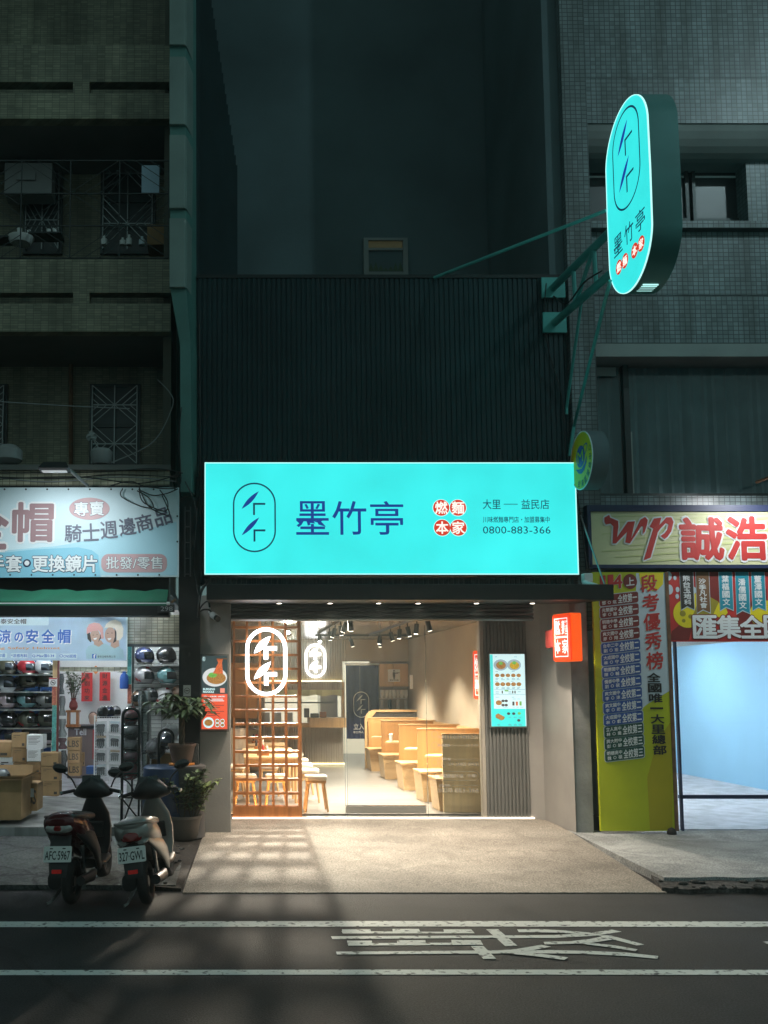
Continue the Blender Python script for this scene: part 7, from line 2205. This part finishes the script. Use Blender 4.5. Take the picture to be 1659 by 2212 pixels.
    for z, y, w, d in ((.26, .90, .12, .05), (.42, .93, .155, .05), (.60, .93, .17, .05), (.74, .90, .155, .055), (.86, .87, .10, .055), (.95, .86, .06, .05)):
        secs.append([Vector((w * math.copysign(abs(math.cos(t)) ** .7, math.cos(t)), y + d * math.copysign(abs(math.sin(t)) ** .7, math.sin(t)), z)) for t in [2 * math.pi * i / 18 for i in range(18)]])
    q.loft(secs); q.build('leg_shield', 'scooter_dark' if style == 1 else body, o, smooth=True)
    q = MB(); q.box(-.10, .10, .855, .875, .50, .66); q.build('glove_box', 'scooter_dark', o, bev=.01)
    q = MB(); q.loft([sec(1.0, .43, .06, .03), sec(1.1, .46, .075, .03), sec(1.22, .46, .075, .03), sec(1.38, .38, .06, .025)]); q.tube([(.06, 1.2, .215), (.05, 1.0, .7)], .022, 8); q.tube([(-.06, 1.2, .215), (-.05, 1.0, .7)], .022, 8); q.build('front_fork', body, o, smooth=True)
    Hb = .99
    hb_ = MB().loft([[Vector((x, .84 + d * math.cos(t), Hb - .02 + zz2 + d * .85 * math.sin(t))) for t in [2 * math.pi * i / 14 for i in range(14)]] for x, d, zz2 in ((-.21, .02, -.01), (-.17, .06, 0), (-.10, .115, .03), (0, .145, .05), (.10, .115, .03), (.17, .06, 0), (.21, .02, -.01))]).build('handlebar_cover', 'scooter_dark', o, smooth=True)
    MB().loft([[Vector((x, .78 + d * math.cos(t), Hb + .105 + .05 * math.cos(t) * 1 + d * .2 * math.sin(t))) for t in [2 * math.pi * i / 14 for i in range(14)]] for x, d in ((-.10, .008), (-.08, .03), (0, .042), (.08, .03), (.10, .008))]).build('meter', 'visor', hb_, smooth=True)
    q = MB()
    for sx in (-1, 1): q.tube([(sx * .19, .82, Hb), (sx * .315, .77, Hb - .02)], .018, 10)
    q.build('grip', 'rubber', o, smooth=True)
    q = MB()
    for sx in (-1, 1): q.tube([(sx * .18, .88, Hb - .005), (sx * .32, .86, Hb - .03)], .007, 6); q.tube([(sx * .315, .77, Hb - .02), (sx * .335, .76, Hb - .025)], .02, 10)
    q.build('brake_lever', 'chrome', o)
    for sx in (-1, 1):
        q = MB(); q.tube(spline([(sx * .19, .86, Hb + .02), (sx * .24, .86, Hb + .12), (sx * .33, .86, Hb + .19)], 5), .009, 6); m_ = q.build('mirror', 'scooter_dark', o)
        c = Vector((sx * .36, .86, Hb + .23))
        MB().ball(c, (.085, .02, .052), 16, 8, lambda d: Vector((d.x, d.y, d.z + .25 * d.x * sx))).build('mirror_head', 'scooter_dark', m_, smooth=True)
        MB().ball(c + Vector((0, -.012, 0)), (.074, .012, .043), 16, 8, lambda d: Vector((d.x, d.y, d.z + .25 * d.x * sx))).build('mirror_glass', 'visor', m_, smooth=True)
    q = MB(); q.tube([(-.10, .35, .25), (-.24, .30, .02), (-.27, .27, .012)], .013, 6); q.tube([(-.08, .1, .2), (-.17, -.12, .05), (-.2, -.16, .04)], .014, 6); q.build('stand', 'steel', o)
    return o
s1 = scooter('dark red scooter with plate AFC-5967, left of the two parked scooters', 'scooter_red', 'AFC·5967', 1)
s1.location = (-1.475, 9.10, .012); s1.rotation_euler = (0, R_(-2), R_(-7))
s2 = scooter('silver grey scooter with plate 327-GWL, leaning beside the dark red one', 'scooter_silver', '327·GWL', 2)
s2.location = (-.745, 9.10, .012); s2.rotation_euler = (0, R_(-8), R_(-6))

# ---------------------------------------------------------------- street lamp whose glow shows at the upper right
sl_ = thing('street_lamp', 'tall street lamp just outside the picture at the upper right', 'street lamp', at=(16.5, 4.6, 0))
MB().tube([(16.5, 4.6, 0), (16.5, 4.6, 15.6)], [.14, .08], 12).build('pole', 'steel', sl_, smooth=True)
MB().tube(spline([(16.5, 4.6, 15.5), (16.0, 4.5, 16.0), (13.6, 4.1, 16.15)], 6), .045, 10).build('arm', 'steel', sl_, smooth=True)
MB().ball((13.2, 4.05, 16.15), (.42, .18, .08), 16, 8).build('head', 'grey_plastic', sl_, smooth=True)
MB().box(12.95, 13.45, 3.95, 4.15, 16.055, 16.068).build('lens', 'tube_white', sl_)
lamp('SPOT', 'lamp', (13.2, 4.05, 16.03), 1050, (.66, .95, 1.0), sl_, .15, 170, .5, aim=(11, 9.6, 0))
# cables to the oval sign and down the facade joint
q = MB()
q.tube(spline([P(1196, 640, 12.94), P(1225, 655, 12.4), P(1262, 610, 11.7), P(1300, 585, 11.2)], 8), .011, 5)
q.tube(spline([P(1180, 612, 12.95), P(1176, 680, 12.96), P(1186, 760, 12.97), P(1214, 860, 12.97), P(1222, 985, 12.97)], 8), .009, 5)
tag(q.build('sign_cables', 'cable_black'), 'black power cables sagging under the arms of the oval sign', 'cables')
q = MB()
q.tube(spline([P(1226, 985, 12.96), P(1240, 1040, 12.9), P(1252, 1100, 12.88), P(1262, 1180, 12.88), P(1270, 1236, 12.7)], 8), .010, 5)
q.tube(spline([P(430, 1285, 12.6), P(420, 1230, 12.8), P(424, 1120, 12.9), P(432, 1000, 12.96), P(430, 700, 12.97)], 8), .012, 5)
tag(q.build('facade_cables', 'cable_black'), 'black cables running down both ends of the turquoise signboard', 'cables')
# ---------------------------------------------------------------- humid night air
m = bpy.data.materials.new('haze')
m.use_nodes = True
nt = m.node_tree
nt.nodes.clear()
o_ = nt.nodes.new('ShaderNodeOutputMaterial')
pv = nt.nodes.new('ShaderNodeVolumePrincipled')
pv.inputs['Color'].default_value = (.8, .92, .92, 1)
pv.inputs['Density'].default_value = .0018
pv.inputs['Anisotropy'].default_value = .55
nt.links.new(pv.outputs[0], o_.inputs['Volume'])
MT['haze'] = m
SC.cycles.volume_bounces = 0
SC.cycles.volume_max_steps = 32
MB().box(-16, 24, -3, 28, -1.3, 27).build('haze', 'haze', kind='stuff')
